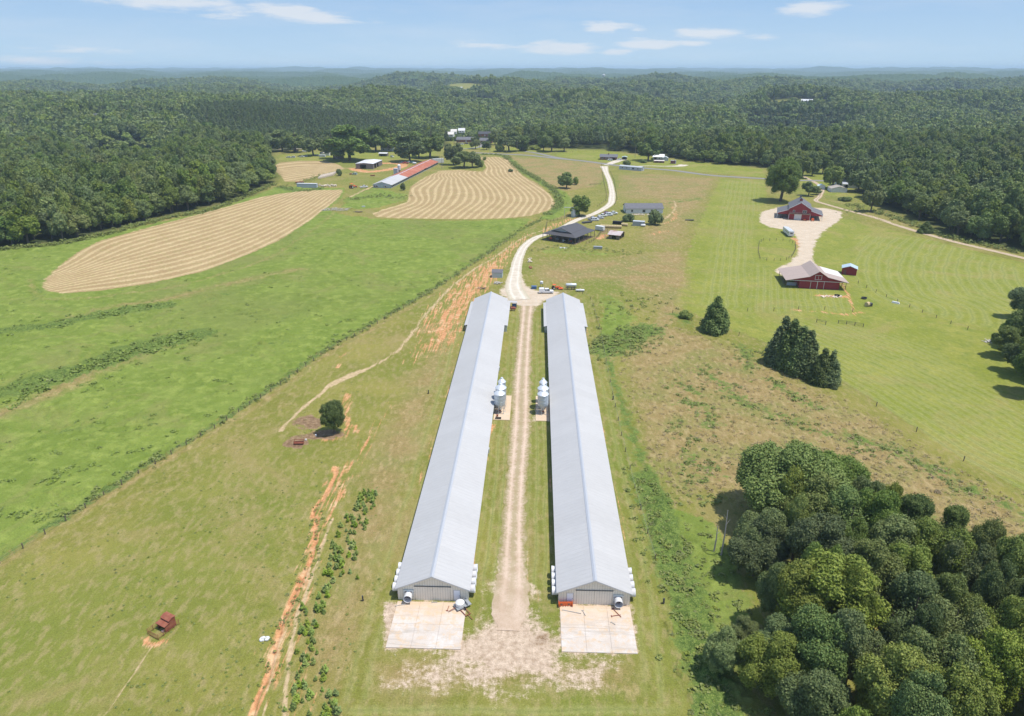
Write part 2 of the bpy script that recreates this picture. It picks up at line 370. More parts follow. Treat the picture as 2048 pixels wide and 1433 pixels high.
line('clay', [(1172,650),(1190,760),(1215,900),(1240,1020),(1262,1140)], .25, .7, .62)
line('clay', [(915,720),(890,800),(860,900),(835,980)], .5, 1.4, .60)
line('clay', [(1395,350),(1395,350)], .1, .1, 0)
line('clay', [(1240,365),(1238,390),(1240,410)], .6, 2, .6)
line('clay', [(1330,448),(1345,440),(1352,428),(1346,415)], 1.5, 3, .7)
line('clay', [(1300,470),(1315,466),(1330,462)], 2, 3, .6)
line('clay', [(1090,462),(1110,450),(1140,440),(1160,436)], 3, 5, .72)
line('clay', [(1110,480),(1115,474)], 3, 5, .0)
line('clay', [(1195,478),(1215,470),(1235,474)], 2.0, 2.5, .85)
line('clay', [(1590,620),(1650,625),(1690,630),(1722,625)], 1.0, 2.5, .82)
line('clay', [(1590,478),(1605,490),(1603,505)], 2.6, 3, .85)
line('clay', [(1640,592),(1690,594)], 1.6, 1.6, .9)
line('clay', [(1678,560),(1690,580),(1700,600),(1708,622)], .6, 1.5, .85)
line('clay', [(705,338),(740,344),(800,335),(800,328),(760,327)], 4.5, 3, 1.0)
line('clay', [(940,655),(915,662)], 1.6, 2.6, .8)
line('clay', [(290,1275),(305,1290),(330,1282)], .6, 1.0, .8)
line('clay', [(1060,474),(1000,512),(955,545),(915,580),(880,622),(850,668),(822,706)], .5, 1.4, .78)
line('clay', [(1010,520),(965,560),(930,600),(900,640),(880,680)], .45, 1.4, .78)
line('clay', [(985,556),(950,590),(920,625),(885,672),(862,712)], .35, 1.4, .74)
line('clay', [(905,660),(925,655),(945,656)], .8, 2, .8)
line('sand', [(1075,468),(1030,494),(990,524),(955,556),(915,592),(880,634)], .4, 1.2, .72)
line('clay', [(760,1000),(735,1040),(712,1080)], .3, 1, .62)
line('clay', [(690,860),(705,852),(712,862)], .8, 1.4, .8)
# lighter gravel / bare earth
LAYERS['grav'] = [([(1000,588),(1012,566),(1020,545),(1040,545),(1044,562),(1054,574),(1070,581),(1114,584),(1112,596),(1085,604),(1072,614),(1064,624),(1044,624),(1036,612),(1016,600)], 2.5, 1.0),
   ([(890,1292),(960,1262),(990,1225),(1003,1150),(1048,1150),(1062,1240),(1118,1290),(1125,1330),(1085,1352),(1010,1362),(940,1340),(900,1318)], 4.5, 1.0), ([(1003,1100),(1045,1100),(1064,1250),(978,1250)], 2.0, .9),
   ([(745,1360),(800,1352),(905,1368),(900,1392),(745,1390)], 2, .55), ([(905,1300),(1120,1300),(1250,1330),(1200,1385),(980,1395),(800,1380),(780,1330)], 5, .66),
   ([(1519,437),(1524,424),(1560,414),(1600,414),(1650,417),(1684,424),(1682,438),(1667,450),(1646,464),(1634,480),(1627,500),(1624,520),(1632,530),(1602,537),(1592,546),(1580,559),(1553,546),(1550,539),(1578,526),(1595,510),(1598,490),(1592,470),(1568,460),(1538,454),(1523,446)], 2.0, 1.0),
   ([(770,1203),(930,1203),(922,1300),(768,1300)], 1.2, .95), ([(1118,1208),(1262,1208),(1276,1308),(1122,1308)], 1.2, .95),
   ([(985,840),(1014,840),(1014,800),(1000,800)], .8, .5), ([(1060,845),(1098,845),(1098,800),(1074,800)], .8, .5)]
LAYERS['clay'] = [([(1062,468),(1005,498),(945,545),(905,578),(868,625),(845,665),(850,705),(880,715),(905,690),(935,650),(962,600),(1003,556),(1030,500)], 5, .62), ([(700,930),(670,960),(640,1010),(610,1110),(560,1250),(520,1380),(560,1400),(600,1260),(650,1110),(680,1010),(720,950)], 1.5, .50)]
LAYERS['dark'] = []
def ell(cx, cy, rx, ry): return [(cx+rx*math.cos(a*math.pi/8), cy+ry*math.sin(a*math.pi/8)) for a in range(16)]
LAYERS['dark'] += [(ell(614,846,32,15), 2, .8), (ell(597,886,27,12), 1.5, 1.0), ([(640,860),(668,858),(690,870),(670,884),(560,875),(600,868)], 2, .8),
    ([(1040,1262),(1118,1262),(1118,1300),(1060,1310)], 4, .62), ([(895,1265),(985,1255),(930,1290)], 4, .6), ([(1210,450),(1240,455),(1250,475),(1200,480),(1190,465)], 3, .5)]
# mown swathes: mask polygons and the curve that the rows follow
MOW = [([(1030,600),(1044,640),(1028,860),(1020,1000),(1003,1180),(945,1180),(985,850),(1014,700),(1020,625)], 'x', 1.7),
       ([(1062,630),(1090,640),(1098,850),(1108,1180),(1050,1180),(1058,860)], 'x', 1.7),
       ([(1165,590),(1180,610),(1215,760),(1260,950),(1330,1250),(1340,1433),(1300,1433),(1265,1150),(1210,860),(1180,700)], [(1172,590),(1195,700),(1232,850),(1285,1060),(1335,1300),(1345,1450)], 2.3),
       ([(900,620),(930,640),(880,850),(780,1180),(720,1433),(690,1433),(750,1180),(850,850)], 'x', 2.6),
       ([(1715,470),(1860,478),(2048,540),(2200,600),(2100,680),(1950,650),(1800,612),(1740,600),(1700,540)], [(1775,468),(1737,500),(1721,530),(1725,560),(1745,590),(1795,612)], 4.2),
       ([(1560,640),(1700,650),(1850,690),(2100,850),(2100,1020),(1900,905),(1780,825),(1660,755),(1540,690)], [(1420,640),(1530,690),(1660,752),(1780,825),(1900,905),(2048,985),(2200,1075)], 2.6),
       ([(1450,360),(1520,364),(1520,400),(1500,470),(1485,620),(1400,610),(1430,480)], [(1440,357),(1420,410),(1395,480),(1360,600)], 3.0),
       ([(1505,520),(1560,555),(1700,600),(1700,625),(1500,625)], [(1503,480),(1498,540),(1492,620)], 2.4),
       ([(690,1400),(1340,1400),(1340,1500),(690,1500)], [(690,1400),(1340,1400)], 3.0)]
def tps(curves):
    P = []; v = []
    for idx, c in curves:
        for q in smooth_line(W(c), 2): P.append(q); v.append(idx)
    P = np.array(P); v = np.array(v, float); c0 = P.mean(0); s0 = P.std()
    Q = (P-c0)/s0; n = len(Q)
    def K(A, B):
        d2 = ((A[:, None, :]-B[None])**2).sum(-1); return 0.5*d2*np.log(d2+1e-12)
    M = np.zeros((n+3, n+3)); M[:n, :n] = K(Q, Q)+np.eye(n)*0.004; M[:n, n] = 1; M[:n, n+1:] = Q; M[n, :n] = 1; M[n+1:, :n] = Q.T
    w = np.linalg.solve(M, np.concatenate([v, np.zeros(3)]))
    def f(X, Y):
        A = (np.stack([X, Y], -1)-c0)/s0; out = np.empty(len(A))
        for i in range(0, len(A), 40000):
            B = A[i:i+40000]; out[i:i+40000] = K(B, Q)@w[:n]+w[n]+B@w[n+1:]
        return out
    return f
HAYS = [(HAY_L, [(0, [(686,390),(600,456),(500,509),(400,546),(300,568),(200,583),(110,586)]), (7, [(640,384),(550,428),(450,466),(350,496),(250,522),(150,549),(92,566)]), (14, [(530,396),(440,420),(300,457),(200,482),(150,507),(100,548)])]),
        (HAY_M, [(14.5, [(1026,347),(1046,362),(1069,377),(1087,391),(1093,404),(1080,422)]), (7, [(952,345),(972,363),(987,378),(994,392),(994,404),(981,414),(960,434)]), (3, [(908,345),(925,362),(938,378),(942,392),(938,406),(915,420),(893,436)]),
                 (0, [(893,348),(896,362),(897,378),(893,390),(879,402),(864,418),(850,434)]), (-3, [(884,357),(845,380),(854,398),(848,412),(813,424),(790,434)]), (-5, [(882,343),(820,374),(829,398),(816,408),(775,420),(752,429)]),
                 (10.5, [(972,318),(990,334),(1000,348),(1025,375),(1040,392),(1040,405),(1020,430)])]),
        (HAY_S, [(0, [(545,338),(565,330),(640,326),(680,333)]), (5, [(563,350),(590,345),(650,340),(688,337)]), (9, [(568,364),(600,360),(640,351)])])]

def build_ground():
    rows = [-260, -120, -40, 10, 35, 44]
    y = 50.0
    while y < 700:
        rows.append(y); y += max(0.24, 0.24+(y/300)**2*0.85-0.10)
    while y < 23000: rows.append(y); y *= 1.012 if y < 1500 else 1.03
    rows = np.array(rows); cs = np.linspace(-1, 1, 860)
    ext = np.array([1.02, 1.05, 1.1, 1.16, 1.22, 1.3]); ao = np.array([6, 25, 80, 200, 500, 1200.]); cols = np.concatenate([-ext[::-1], cs, ext]); addx = np.concatenate([-ao[::-1], cs*0, ao])
    wd_ = 30+0.80*np.clip(rows, 0, None)
    Y, S = np.meshgrid(rows, cols, indexing='ij'); X = S*wd_[:, None]-Y*0.035+addx[None]
    ny, nx = X.shape; X = X.ravel(); Y = Y.ravel()
    near = (Y > 30) & (Y < 900)
    A = {k: np.zeros(len(X), np.float32) for k in ('lush', 'lawn', 'dry', 'rough', 'sand', 'clay', 'grav', 'dark', 'hay', 'ph', 'mow', 'mph', 'wood')}
    jx = (fbm(X/3.0, Y/3.0, 5, 3)-0.5)*2.2*(1+Y/400); jy = (fbm(X/3.0+50, Y/3.0, 6, 3)-0.5)*2.2*(1+Y/400)
    def sub(Pw, m):
        return np.nonzero(near & (X > Pw[:, 0].min()-m) & (X < Pw[:, 0].max()+m) & (Y > Pw[:, 1].min()-m) & (Y < Pw[:, 1].max()+m))[0]
    for k, L in LAYERS.items():
        for pts, soft, st in L:
            Pw = W(pts); i = sub(Pw, soft+4); s = 1.0 if k != 'grav' else 0.35
            d = sd_poly(Pw, X[i]+jx[i]*s, Y[i]+jy[i]*s)
            A[k][i] = np.maximum(A[k][i], np.clip(0.5+d/(2*soft), 0, 1)*st)
    for k, L in FR.items():
        for pts, hw, soft, st, sm, n in L:
            Pw = smooth_line(W(pts), n); i = sub(Pw, soft+hw+2)
            s = min(.5, 0.16+hw*0.16)
            d = hw-d_line(Pw, X[i]+jx[i]*s, Y[i]+jy[i]*s)
            A[k][i] = np.maximum(A[k][i], np.clip(0.5+d/(2*soft), 0, 1)*st)
    for pts, curves in HAYS:
        Pw = W(pts); i = sub(Pw, 3); d = sd_poly(Pw, X[i]+jx[i]*.25, Y[i]+jy[i]*.25)
        v = np.clip(0.5+d/5.0, 0, 1); j = v > 0
        f = tps(curves); A['ph'][i[j]] = f(X[i[j]], Y[i[j]]); A['hay'][i] = np.maximum(A['hay'][i], v)
    for pts, cur, sp_ in MOW:
        Pw = W(pts); i = sub(Pw, 3); d = sd_poly(Pw, X[i]+jx[i], Y[i]+jy[i]); v = np.clip(0.5+d/4.0, 0, 1); j = v > A['mow'][i]
        ph = X[i]/sp_ if isinstance(cur, str) else d_line(smooth_line(W(cur), 6), X[i], Y[i])/sp_
        A['mph'][i[j]] = (ph+(fbm(X[i]/9, Y[i]/9, 31, 2)-.5)*.5)[j]; A['mow'][i[j]] = v[j]
    far = Y > 150
    A['wood'][far] = np.clip(0.5-sd_poly(CLEAR, X[far], Y[far])/12.0, 0, 1)
    for c in FARCLEAR: A['wood'] *= 1-np.clip(0.5+sd_poly(c, X, Y)/10, 0, 1)
    Z = terrain(X, Y)
    bare = np.clip(1-2*np.maximum.reduce([A['sand'], A['clay'], A['grav'], A['hay'], A['dark']]), 0, 1)
    for (x0, x1, y0, y1) in ((-23.5, -7.5, 70, 236), (-8, 4.5, 60, 236), (2, 18, 70, 236)):
        bare *= ~((X > x0) & (X < x1) & (Y > y0) & (Y < y1))
    b1 = sstep(0.45, 0.75, fbm(X/1.3, Y/1.3, 41, 3)); b2 = sstep(0.46, 0.72, fbm(X/5.5, Y/4.5, 43, 3))
    n3 = near & (Y < 520)
    Z += n3*bare*(0.30*b1*np.clip(A['rough']*1.4, 0, 1) + (A['lush'] > .4)*(0.10*b1+0.32*b2*b1+0.45*sstep(.58, .72, fbm(X/9, Y/6, 47, 3))) + (A['dry'] > .3)*0.14*b1)
    gul = sstep(.55, .95, A['clay']); Z -= 0.35*gul*n3*((X < -25) & (Y < 130))
    idx = np.arange(ny*nx).reshape(ny, nx)
    F = np.stack([idx[:-1, :-1], idx[:-1, 1:], idx[1:, 1:], idx[1:, :-1]], -1).reshape(-1, 4)
    me = np_mesh('ground', np.stack([X, Y, Z], -1), F, ground_mat(), smooth=True)
    for k, v in A.items():
        a = me.attributes.new(k, 'FLOAT', 'POINT'); a.data.foreach_set('value', v.astype(np.float32))
    return tag(link('ground', me), kind='structure')

def ground_mat():
    m, t, b = new_mat('land', 0.95, 0.05)
    nb = t.noise(0.011, 4, 0.6); nm = t.noise(0.07, 4, 0.6); nq = t.noise(0.28, 4, 0.65); ns = t.noise(1.1, 4, 0.65); nf = t.noise(4.5, 3, 0.7)
    st = t.noise(0.8, 4, 0.6, vec=t.map((1.0, 0.45, 1.0), R(28)))
    edge = t.math('ADD', t.math('MULTIPLY', nq, 0.45), t.math('ADD', t.math('MULTIPLY', ns, 0.35), t.math('MULTIPLY', nf, 0.2)))
    edge = t.math('MULTIPLY', t.math('SUBTRACT', edge, 0.5), 1.9)
    def th(name, lo=0.44, hi=0.56, amp=1.0, e=edge):
        a = t.attr(name); return t.math('MULTIPLY', t.rng(t.math('ADD', a, t.math('MULTIPLY', e, amp)), lo, hi, 0, 1, True), t.rng(a, 0.02, 0.12))
    c3 = lambda n, a, b_, lo=.38, hi=.62: t.mix(t.rng(n, lo, hi), a, b_)
    # grazed pasture
    c = c3(nm, (.178,.182,.038), (.250,.228,.060)); c = t.mix(t.rng(nb, .42, .62), c, (.160,.190,.036)); c = t.mix(t.math('MULTIPLY', t.rng(t.noise(.03, 5, .7, dist=1.0), .53, .63), .6), c, (.285,.225,.095))
    c = t.mix(t.math('MULTIPLY', t.rng(st, .48, .64), .65), c, (.31,.255,.115)); c = t.mix(t.math('MULTIPLY', t.rng(ns, .57, .68), .65), c, (.105,.130,.034))
    lawn = c3(nm, (.195,.222,.036), (.260,.262,.058)); lawn = t.mix(t.rng(nq, .45, .65), lawn, (.170,.205,.040)); lawn = t.mix(t.math('MULTIPLY', t.rng(t.noise(.035, 5, .7, dist=1.0), .52, .62), .6), lawn, (.275,.235,.085)); lawn = t.mix(t.math('MULTIPLY', t.rng(st, .52, .70), .45), lawn, (.34,.33,.12))
    c = t.mix(th('lawn', amp=.5), c, lawn)
    lush = c3(nm, (.146,.200,.036), (.182,.234,.048)); lush = t.mix(t.rng(nq, .48, .66), lush, (.235,.285,.065)); lush = t.mix(t.math('MULTIPLY', t.rng(ns, .54, .66), .6), lush, (.092,.145,.030)); lush = t.mix(t.math('MULTIPLY', t.rng(t.noise(.045, 5, .7, dist=.8), .52, .62), .55), lush, (.215,.215,.070))
    lush = t.mix(t.math('MULTIPLY', t.rng(nb, .5, .62), .5), lush, (.165,.185,.055))
    c = t.mix(th('lush', amp=.5), c, lush)
    dry = c3(nq, (.270,.185,.085), (.330,.240,.115)); dry = t.mix(t.rng(nm, .46, .60), dry, (.215,.200,.070)); dry = t.mix(t.rng(ns, .54, .68), dry, (.175,.172,.052)); dry = t.mix(t.math('MULTIPLY', t.rng(st, .5, .66), .6), dry, (.42,.315,.165))
    c = t.mix(t.math('MULTIPLY', th('dry', .28, .80, .8), .85), c, dry)
    rough = c3(ns, (.070,.118,.028), (.130,.185,.042)); rough = t.mix(t.rng(nf, .52, .66), rough, (.20,.23,.065))
    c = t.mix(th('rough', .42, .58, 1.0), c, rough)
    # mown rows
    s = t.math('PINGPONG', t.attr('mph'), 0.5); s = t.math('MULTIPLY', s, 2.0)
    s = t.math('MULTIPLY', t.rng(t.math('ADD', s, t.math('MULTIPLY', edge, .9)), .2, .9, 0, 1, True), t.attr('mow'))
    c = t.mix(t.math('MULTIPLY', s, .42), c, (.33,.33,.125)); 
    s2 = t.math('MULTIPLY', t.rng(t.math('PINGPONG', t.math('ADD', t.attr('mph'), .5), .5), .0, .14, 1, 0), t.attr('mow'))
    c = t.mix(t.math('MULTIPLY', s2, .35), c, (.10,.14,.03))
    # cut hay lying in rows
    ph = t.math('ADD', t.attr('ph'), t.math('MULTIPLY', t.math('SUBTRACT', nq, .5), .35))
    w = t.math('MULTIPLY', t.math('PINGPONG', ph, 0.5), 2.0)
    w = t.math('MULTIPLY', t.rng(t.math('ADD', w, t.math('MULTIPLY', edge, .75)), .38, .88, 0, 1, True), t.rng(nm, .3, .6, .55, .95))
    hay = c3(nm, (.330,.235,.115), (.375,.275,.140)); hay = t.mix(t.rng(nq, .5, .7), hay, (.275,.240,.090)); hay = t.mix(t.math('MULTIPLY', t.rng(ns, .5, .68), .5), hay, (.40,.285,.165))
    hay = t.mix(w, hay, c3(ns, (.47,.355,.190), (.54,.42,.24)))
    c = t.mix(th('hay', .38, .62, .75), c, hay)
    sand = c3(ns, (.44,.320,.185), (.53,.405,.245)); sand = t.mix(t.rng(nf, .5, .7), sand, (.36,.27,.145))
    clay = c3(ns, (.48,.225,.100), (.57,.315,.155)); clay = t.mix(t.rng(nq, .52, .66), clay, (.62,.42,.24)); clay = t.mix(t.math('MULTIPLY', t.rng(nf, .5, .66), .6), clay, (.36,.16,.08))
    stre = t.noise(0.55, 4, 0.65, vec=t.map((2.4, 0.16, 1.0), R(-9)))
    ec = t.math('ADD', t.math('MULTIPLY', edge, .45), t.math('MULTIPLY', t.math('SUBTRACT', stre, .5), 2.1))
    c = t.mix(th('clay', .42, .66, .8, ec), c, clay); c = t.mix(th('sand', .38, .62, .40, ec), c, sand)
    grav = c3(nq, (.53,.445,.345), (.62,.54,.44)); grav = t.mix(t.rng(nf, .48, .68), grav, (.42,.335,.235)); grav = t.mix(t.math('MULTIPLY', t.rng(ns, .46, .62), .6), grav, (.47,.34,.215))
    grav = t.mix(t.rng(t.math('ADD', t.sep()[1], t.math('MULTIPLY', edge, 6)), 84, 100, .85, 0), grav, c3(ns, (.40,.29,.20), (.53,.42,.32)))
    c = t.mix(th('grav', .34, .66, 1.1), c, grav)
    dark = c3(ns, (.20,.125,.075), (.30,.21,.125)); dark = t.mix(t.rng(nf, .5, .64), dark, (.14,.09,.05))
    c = t.mix(th('dark', .44, .58, .8), c, dark)
    c = t.mix(t.attr('wood'), c, c3(nm, (.045,.060,.022), (.075,.085,.035)))
    # fine grain of blades, clods and stubble
    g = t.math('MULTIPLY', t.rng(nf, .25, .75, .72, 1.28), t.rng(ns, .25, .75, .84, 1.16))
    g = t.math('MULTIPLY', g, t.rng(t.noise(13, 2, .6), .25, .75, .82, 1.18))
    mm = t.new('ShaderNodeVectorMath', operation='SCALE'); t.put(mm.inputs[0], c); t.put(mm.inputs['Scale'], g)
    t.put(b.inputs['Base Color'], mm.outputs[0])
    bp = t.new('ShaderNodeBump'); bp.inputs['Strength'].default_value = 0.55; bp.inputs['Distance'].default_value = 0.25
    t.put(bp.inputs['Height'], t.math('ADD', t.math('MULTIPLY', ns, 1.0), t.math('MULTIPLY', nf, .45))); t.put(b.inputs['Normal'], bp.outputs[0])
    return m

# clearings cut in the far woodland (world coordinates via the survey; land is close to level there)
def UT(x, y):
    d = np.array(U(x, y)); c = np.array([0., 0.]); t = np.concatenate([np.linspace(.02, 1.6, 1200), np.linspace(1.6, 6, 800)])
    X = d[0]*t; Y = d[1]*t; z = H*(1-t); g = terrain(X, Y)+(10 if y < 262 else 0)*0
    i = int(np.argmax(z <= g)); return (float(X[i]), float(Y[i]))
def FW(pts): return np.array([UT(*p) for p in pts])
FARCLEAR = [FW([(1518,204),(1560,199),(1640,199),(1700,208),(1660,216),(1600,217),(1540,214)]), FW([(868,181),(1000,180),(1012,189),(930,193),(885,189)]),
            FW([(172,238),(250,236),(258,250),(186,253)]), FW([(1148,172),(1200,172),(1200,180),(1150,180)])]
build_ground()

# ---- road and yard surfaces, laid as thin sheets over the land
def ribbon(name, pts, hw, mat, z=0.05, n=8, jit=0.18, lab=None):
    C = smooth_line(W([p[:2] for p in pts]), n); hwp = np.interp(np.linspace(0, 1, len(C)), np.linspace(0, 1, len(hw)), hw)
    d = np.gradient(C, axis=0); d /= np.hypot(d[:, 0], d[:, 1])[:, None]+1e-9; nrm = np.stack([-d[:, 1], d[:, 0]], -1); V = []; F = []
    # resample densely for a frayed edge
    L = np.concatenate([[0], np.cumsum(np.hypot(*np.diff(C, axis=0).T))]); s = np.arange(0, L[-1], 0.8)
    cx = np.interp(s, L, C[:, 0]); cy = np.interp(s, L, C[:, 1]); nx = np.interp(s, L, nrm[:, 0]); ny = np.interp(s, L, nrm[:, 1]); h = np.interp(s, L, hwp)
    K = 7
    for j in range(K):
        u = -1+2*j/(K-1); off = u*h
        if j in (0, K-1): off = off+(fbm(s/1.1, s*0+j*9, 77+j, 3)-.5)*jit*3*u
        V.append(np.stack([cx+nx*off, cy+ny*off, terrain(cx+nx*off, cy+ny*off)+z+0.03*(1-u*u)], -1))
    V = np.stack(V, 1); n_ = len(s); idx = np.arange(n_*K).reshape(n_, K)
    F = np.stack([idx[:-1, :-1], idx[1:, :-1], idx[1:, 1:], idx[:-1, 1:]], -1).reshape(-1, 4)[:, ::-1]
    me = np_mesh(name, V.reshape(-1, 3), F, mat, smooth=True)
    a = me.attributes.new('u', 'FLOAT', 'POINT'); a.data.foreach_set('value', np.tile(np.linspace(-1, 1, K), n_).astype(np.float32))
    return tag(link(name, me), lab, kind='structure')
def track_mat(name, ca, cb, cg, mid=0.45, green=(.20,.19,.085)):
    m, t, b = new_mat(name, 0.95, 0.05); nq = t.noise(.35, 4, .6); ns = t.noise(1.6, 5, .65); nf = t.noise(7, 3, .7)
    c = t.mix(t.rng(nq, .4, .6), ca, cb); c = t.mix(t.math('MULTIPLY', t.rng(nf, .48, .68), .6), c, cg)
    u = t.math('ABSOLUTE', t.attr('u')); e = t.math('MULTIPLY', t.math('SUBTRACT', ns, .5), 1.1)
    midm = t.rng(t.math('ADD', u, e), .10, .32, 1, 0, True); outm = t.rng(t.math('ADD', u, t.math('MULTIPLY', e, 1.2)), .48, 1.0, 0, 1, True)
    wear = t.rng(t.math('ADD', t.sep()[1], t.math('MULTIPLY', e, 5)), 80, 97); midm = t.math('MULTIPLY', midm, wear); outm = t.math('MULTIPLY', outm, wear)
    rut = t.rng(t.math('ABSOLUTE', t.math('SUBTRACT', u, .46)), 0, .20, 1, 0, True); rut = t.math('MULTIPLY', rut, wear); c = t.mix(t.math('MULTIPLY', rut, .45), c, tuple(min(.72, x*1.22) for x in cb))
    c = t.mix(t.math('MULTIPLY', midm, mid), c, green); c = t.mix(t.math('MULTIPLY', outm, .9), c, green)
    t.put(b.inputs['Base Color'], c)
    bp = t.new('ShaderNodeBump'); bp.inputs['Strength'].default_value = .4; bp.inputs['Distance'].default_value = .08
    t.put(bp.inputs['Height'], nf); t.put(b.inputs['Normal'], bp.outputs[0]); return m
M_TRACK = track_mat('pale_track', (.46,.345,.25), (.55,.43,.33), (.37,.265,.175), .5, (.25,.225,.09))
M_WHITE = track_mat('crushed_stone', (.54,.47,.38), (.64,.575,.49), (.46,.39,.305), .22, (.45,.40,.28))
M_ASPH = simple('asphalt', (.23,.225,.215), .9, .1, var=.12, scale=2, dirt=(.30,.28,.24), dirtamt=.5)
ribbon('gravel_drive', [(1016,1262),(1020,1215),(1025,1150),(1028,1050),(1034,950),(1041,860),(1044,765),(1048,700),(1052,645),(1055,612)], [1.6, 2.9, 2.5, 2.2, 2.2, 2.5, 2.5, 2.4, 2.3, 2.8], M_TRACK, jit=.4)
ribbon('gravel_lane', [(1040,600),(1028,575),(1031,545),(1036,520),(1048,495),(1070,477),(1095,468),(1126,455),(1155,440),(1186,429),(1206,419),(1221,408),(1224,396),(1224,384),(1219,362),(1212,345),(1208,333)],
       [4.0, 3.4, 2.6, 2.3, 2.1, 2.0, 2.0, 2.0, 2.0, 2.0, 2.1, 2.3, 2.3, 2.1, 2.1, 2.2, 3.6], M_WHITE, z=.07)
ribbon('dirt_road', [(1590,345),(1640,372),(1640,392),(1632,402),(1655,410),(1690,420),(1750,436),(1800,453),(1860,471),(1920,487),(1980,501),(2048,517),(2160,545)], [1.7]*6+[2.0]*7, M_TRACK, z=.06)
ribbon('asphalt_road', [(930,306),(960,306.5),(1010,309),(1060,311.5),(1110,317),(1170,323),(1230,331),(1290,337),(1350,342),(1410,350),(1460,354),(1520,357.5),(1580,361),(1640,362),(1720,363)], [3.1]*6, M_ASPH, z=.09, jit=.03)
ribbon('asphalt_side_road', [(1048,303),(1075,307),(1110,315),(1150,321)], [2.6]*3, M_ASPH, z=.07, jit=.03)
ribbon('house_driveway', [(1262,334),(1290,332.5),(1330,333),(1360,332.5),(1368,330)], [1.6, 1.3, 1.6, 4.0, 4.5], M_WHITE, z=.08)
ribbon('house_driveway', [(1212,331),(1228,325),(1240,321),(1252,320)], [2.6, 4.0, 3.6, 2.5], M_WHITE, z=.08)
ribbon('farm_lane', [(460,298),(530,296),(600,295),(660,293)], [2.5]*3, M_WHITE, z=.08)
ribbon('suburb_street', [(890,268),(930,266),(985,268)], [5.0]*3, M_WHITE, z=.10)
ribbon('suburb_street', [(905,300),(960,293),(955,278),(910,281)], [2.6]*3, M_ASPH, z=.10)

def pad(name, x0, x1, y0, y1, z=0.12):
    m = MB(); nx_ = max(1, round((x1-x0)/4)); ny_ = max(1, round((y1-y0)/4))
    for i in range(nx_):
        for j in range(ny_):
            a = x0+(x1-x0)*i/nx_; c = x0+(x1-x0)*(i+1)/nx_; e = y0+(y1-y0)*j/ny_; g = y0+(y1-y0)*(j+1)/ny_
            m.box(a+.012, c-.012, e+.012, g-.012, -0.2, z)
    return tag(m.build(name, M_CONC), kind='structure')
def conc_mat():
    m, t, b = new_mat('worn_concrete', .9, .1); nq = t.noise(.22, 5, .65); ns = t.noise(.9, 6, .7, dist=.6); nf = t.noise(6, 3, .7)
    c = t.mix(t.rng(nq, .4, .6), (.545,.475,.41), (.61,.565,.52)); c = t.mix(t.math('MULTIPLY', t.rng(ns, .50, .62), .75), c, (.60,.44,.28)); c = t.mix(t.math('MULTIPLY', t.rng(nf, .5, .7), .35), c, (.45,.38,.31))
    mk = t.noise(.6, 5, .7, vec=t.map((.18, 1.6, 1), R(8)), dist=1.2); c = t.mix(t.math('MULTIPLY', t.rng(mk, .52, .64), .65), c, (.40,.35,.30))
    y = t.sep()[1]; c = t.mix(t.math('MULTIPLY', t.rng(t.math('ADD', y, t.math('MULTIPLY', t.math('SUBTRACT', ns, .5), 9)), 78.0, 84.0), .65), c, (.62,.45,.29))
    t.put(b.inputs['Base Color'], c); return m
M_CONC = conc_mat()
pad('concrete_pad', -21.1, -10.1, 74.6, 84.0); pad('concrete_pad', 4.6, 15.6, 74.7, 84.0)
pad('bin_pad', -9.6, -5.6, 145.2, 158.5, .14); pad('bin_pad', .6, 4.0, 145.0, 158.5, .14)
# ================================================================ VEGETATION
def foliage(name, dark, light, tip, trans=0.18, obvar=0.5):
    m = bpy.data.materials.new(name); m.use_nodes = True; t = NT(m.node_tree); n = m.node_tree.nodes; n.clear()
    g = t.new('ShaderNodeNewGeometry').outputs['Random Per Island']; o = t.new('ShaderNodeObjectInfo').outputs['Random'] if obvar > 0 else t.rng(t.noise(.25, 3, .6), .35, .65)
    c = t.mix(t.math('ADD', t.math('MULTIPLY', o, obvar), t.math('MULTIPLY', t.noise(.35, 2, .5), 1-obvar)), dark, light)
    c = t.mix(t.math('MULTIPLY', t.rng(g, .45, 1.0), .55), c, tip); c = t.mix(t.math('MULTIPLY', t.rng(g, .32, 0.0), .5), c, tuple(x*.6 for x in dark))
    hs = t.new('ShaderNodeHueSaturation'); t.put(hs.inputs['Hue'], t.rng(t.math('FRACT', t.math('MULTIPLY', o, 7.31)), 0, 1, .486, .507)); t.put(hs.inputs['Value'], t.rng(t.math('FRACT', t.math('MULTIPLY', o, 13.7)), 0, 1, .80, 1.24)); t.put(hs.inputs['Saturation'], t.rng(t.math('FRACT', t.math('MULTIPLY', o, 3.9)), 0, 1, .78, 1.08)); t.put(hs.inputs['Color'], c)
    d = t.new('ShaderNodeBsdfPrincipled'); t.put(d.inputs['Base Color'], hs.outputs[0]); d.inputs['Roughness'].default_value = .62; d.inputs['Specular IOR Level'].default_value = .25
    tr = t.new('ShaderNodeBsdfTranslucent'); t.put(tr.inputs[0], t.mix(.5, hs.outputs[0], tip)); mx = t.new('ShaderNodeMixShader'); mx.inputs[0].default_value = trans
    m.node_tree.links.new(d.outputs[0], mx.inputs[1]); m.node_tree.links.new(tr.outputs[0], mx.inputs[2])
    out = t.new('ShaderNodeOutputMaterial'); m.node_tree.links.new(mx.outputs[0], out.inputs[0]); return m
F_OAK = foliage('oak_leaves', (.112,.176,.036), (.182,.248,.050), (.300,.345,.088))
F_LIGHT = foliage('light_leaves', (.145,.205,.036), (.215,.268,.050), (.34,.37,.09))
F_DARK = foliage('dark_leaves', (.092,.155,.038), (.152,.218,.050), (.255,.308,.080))
F_CEDAR = foliage('cedar_needles', (.078,.125,.036), (.120,.170,.044), (.200,.240,.072), .15)
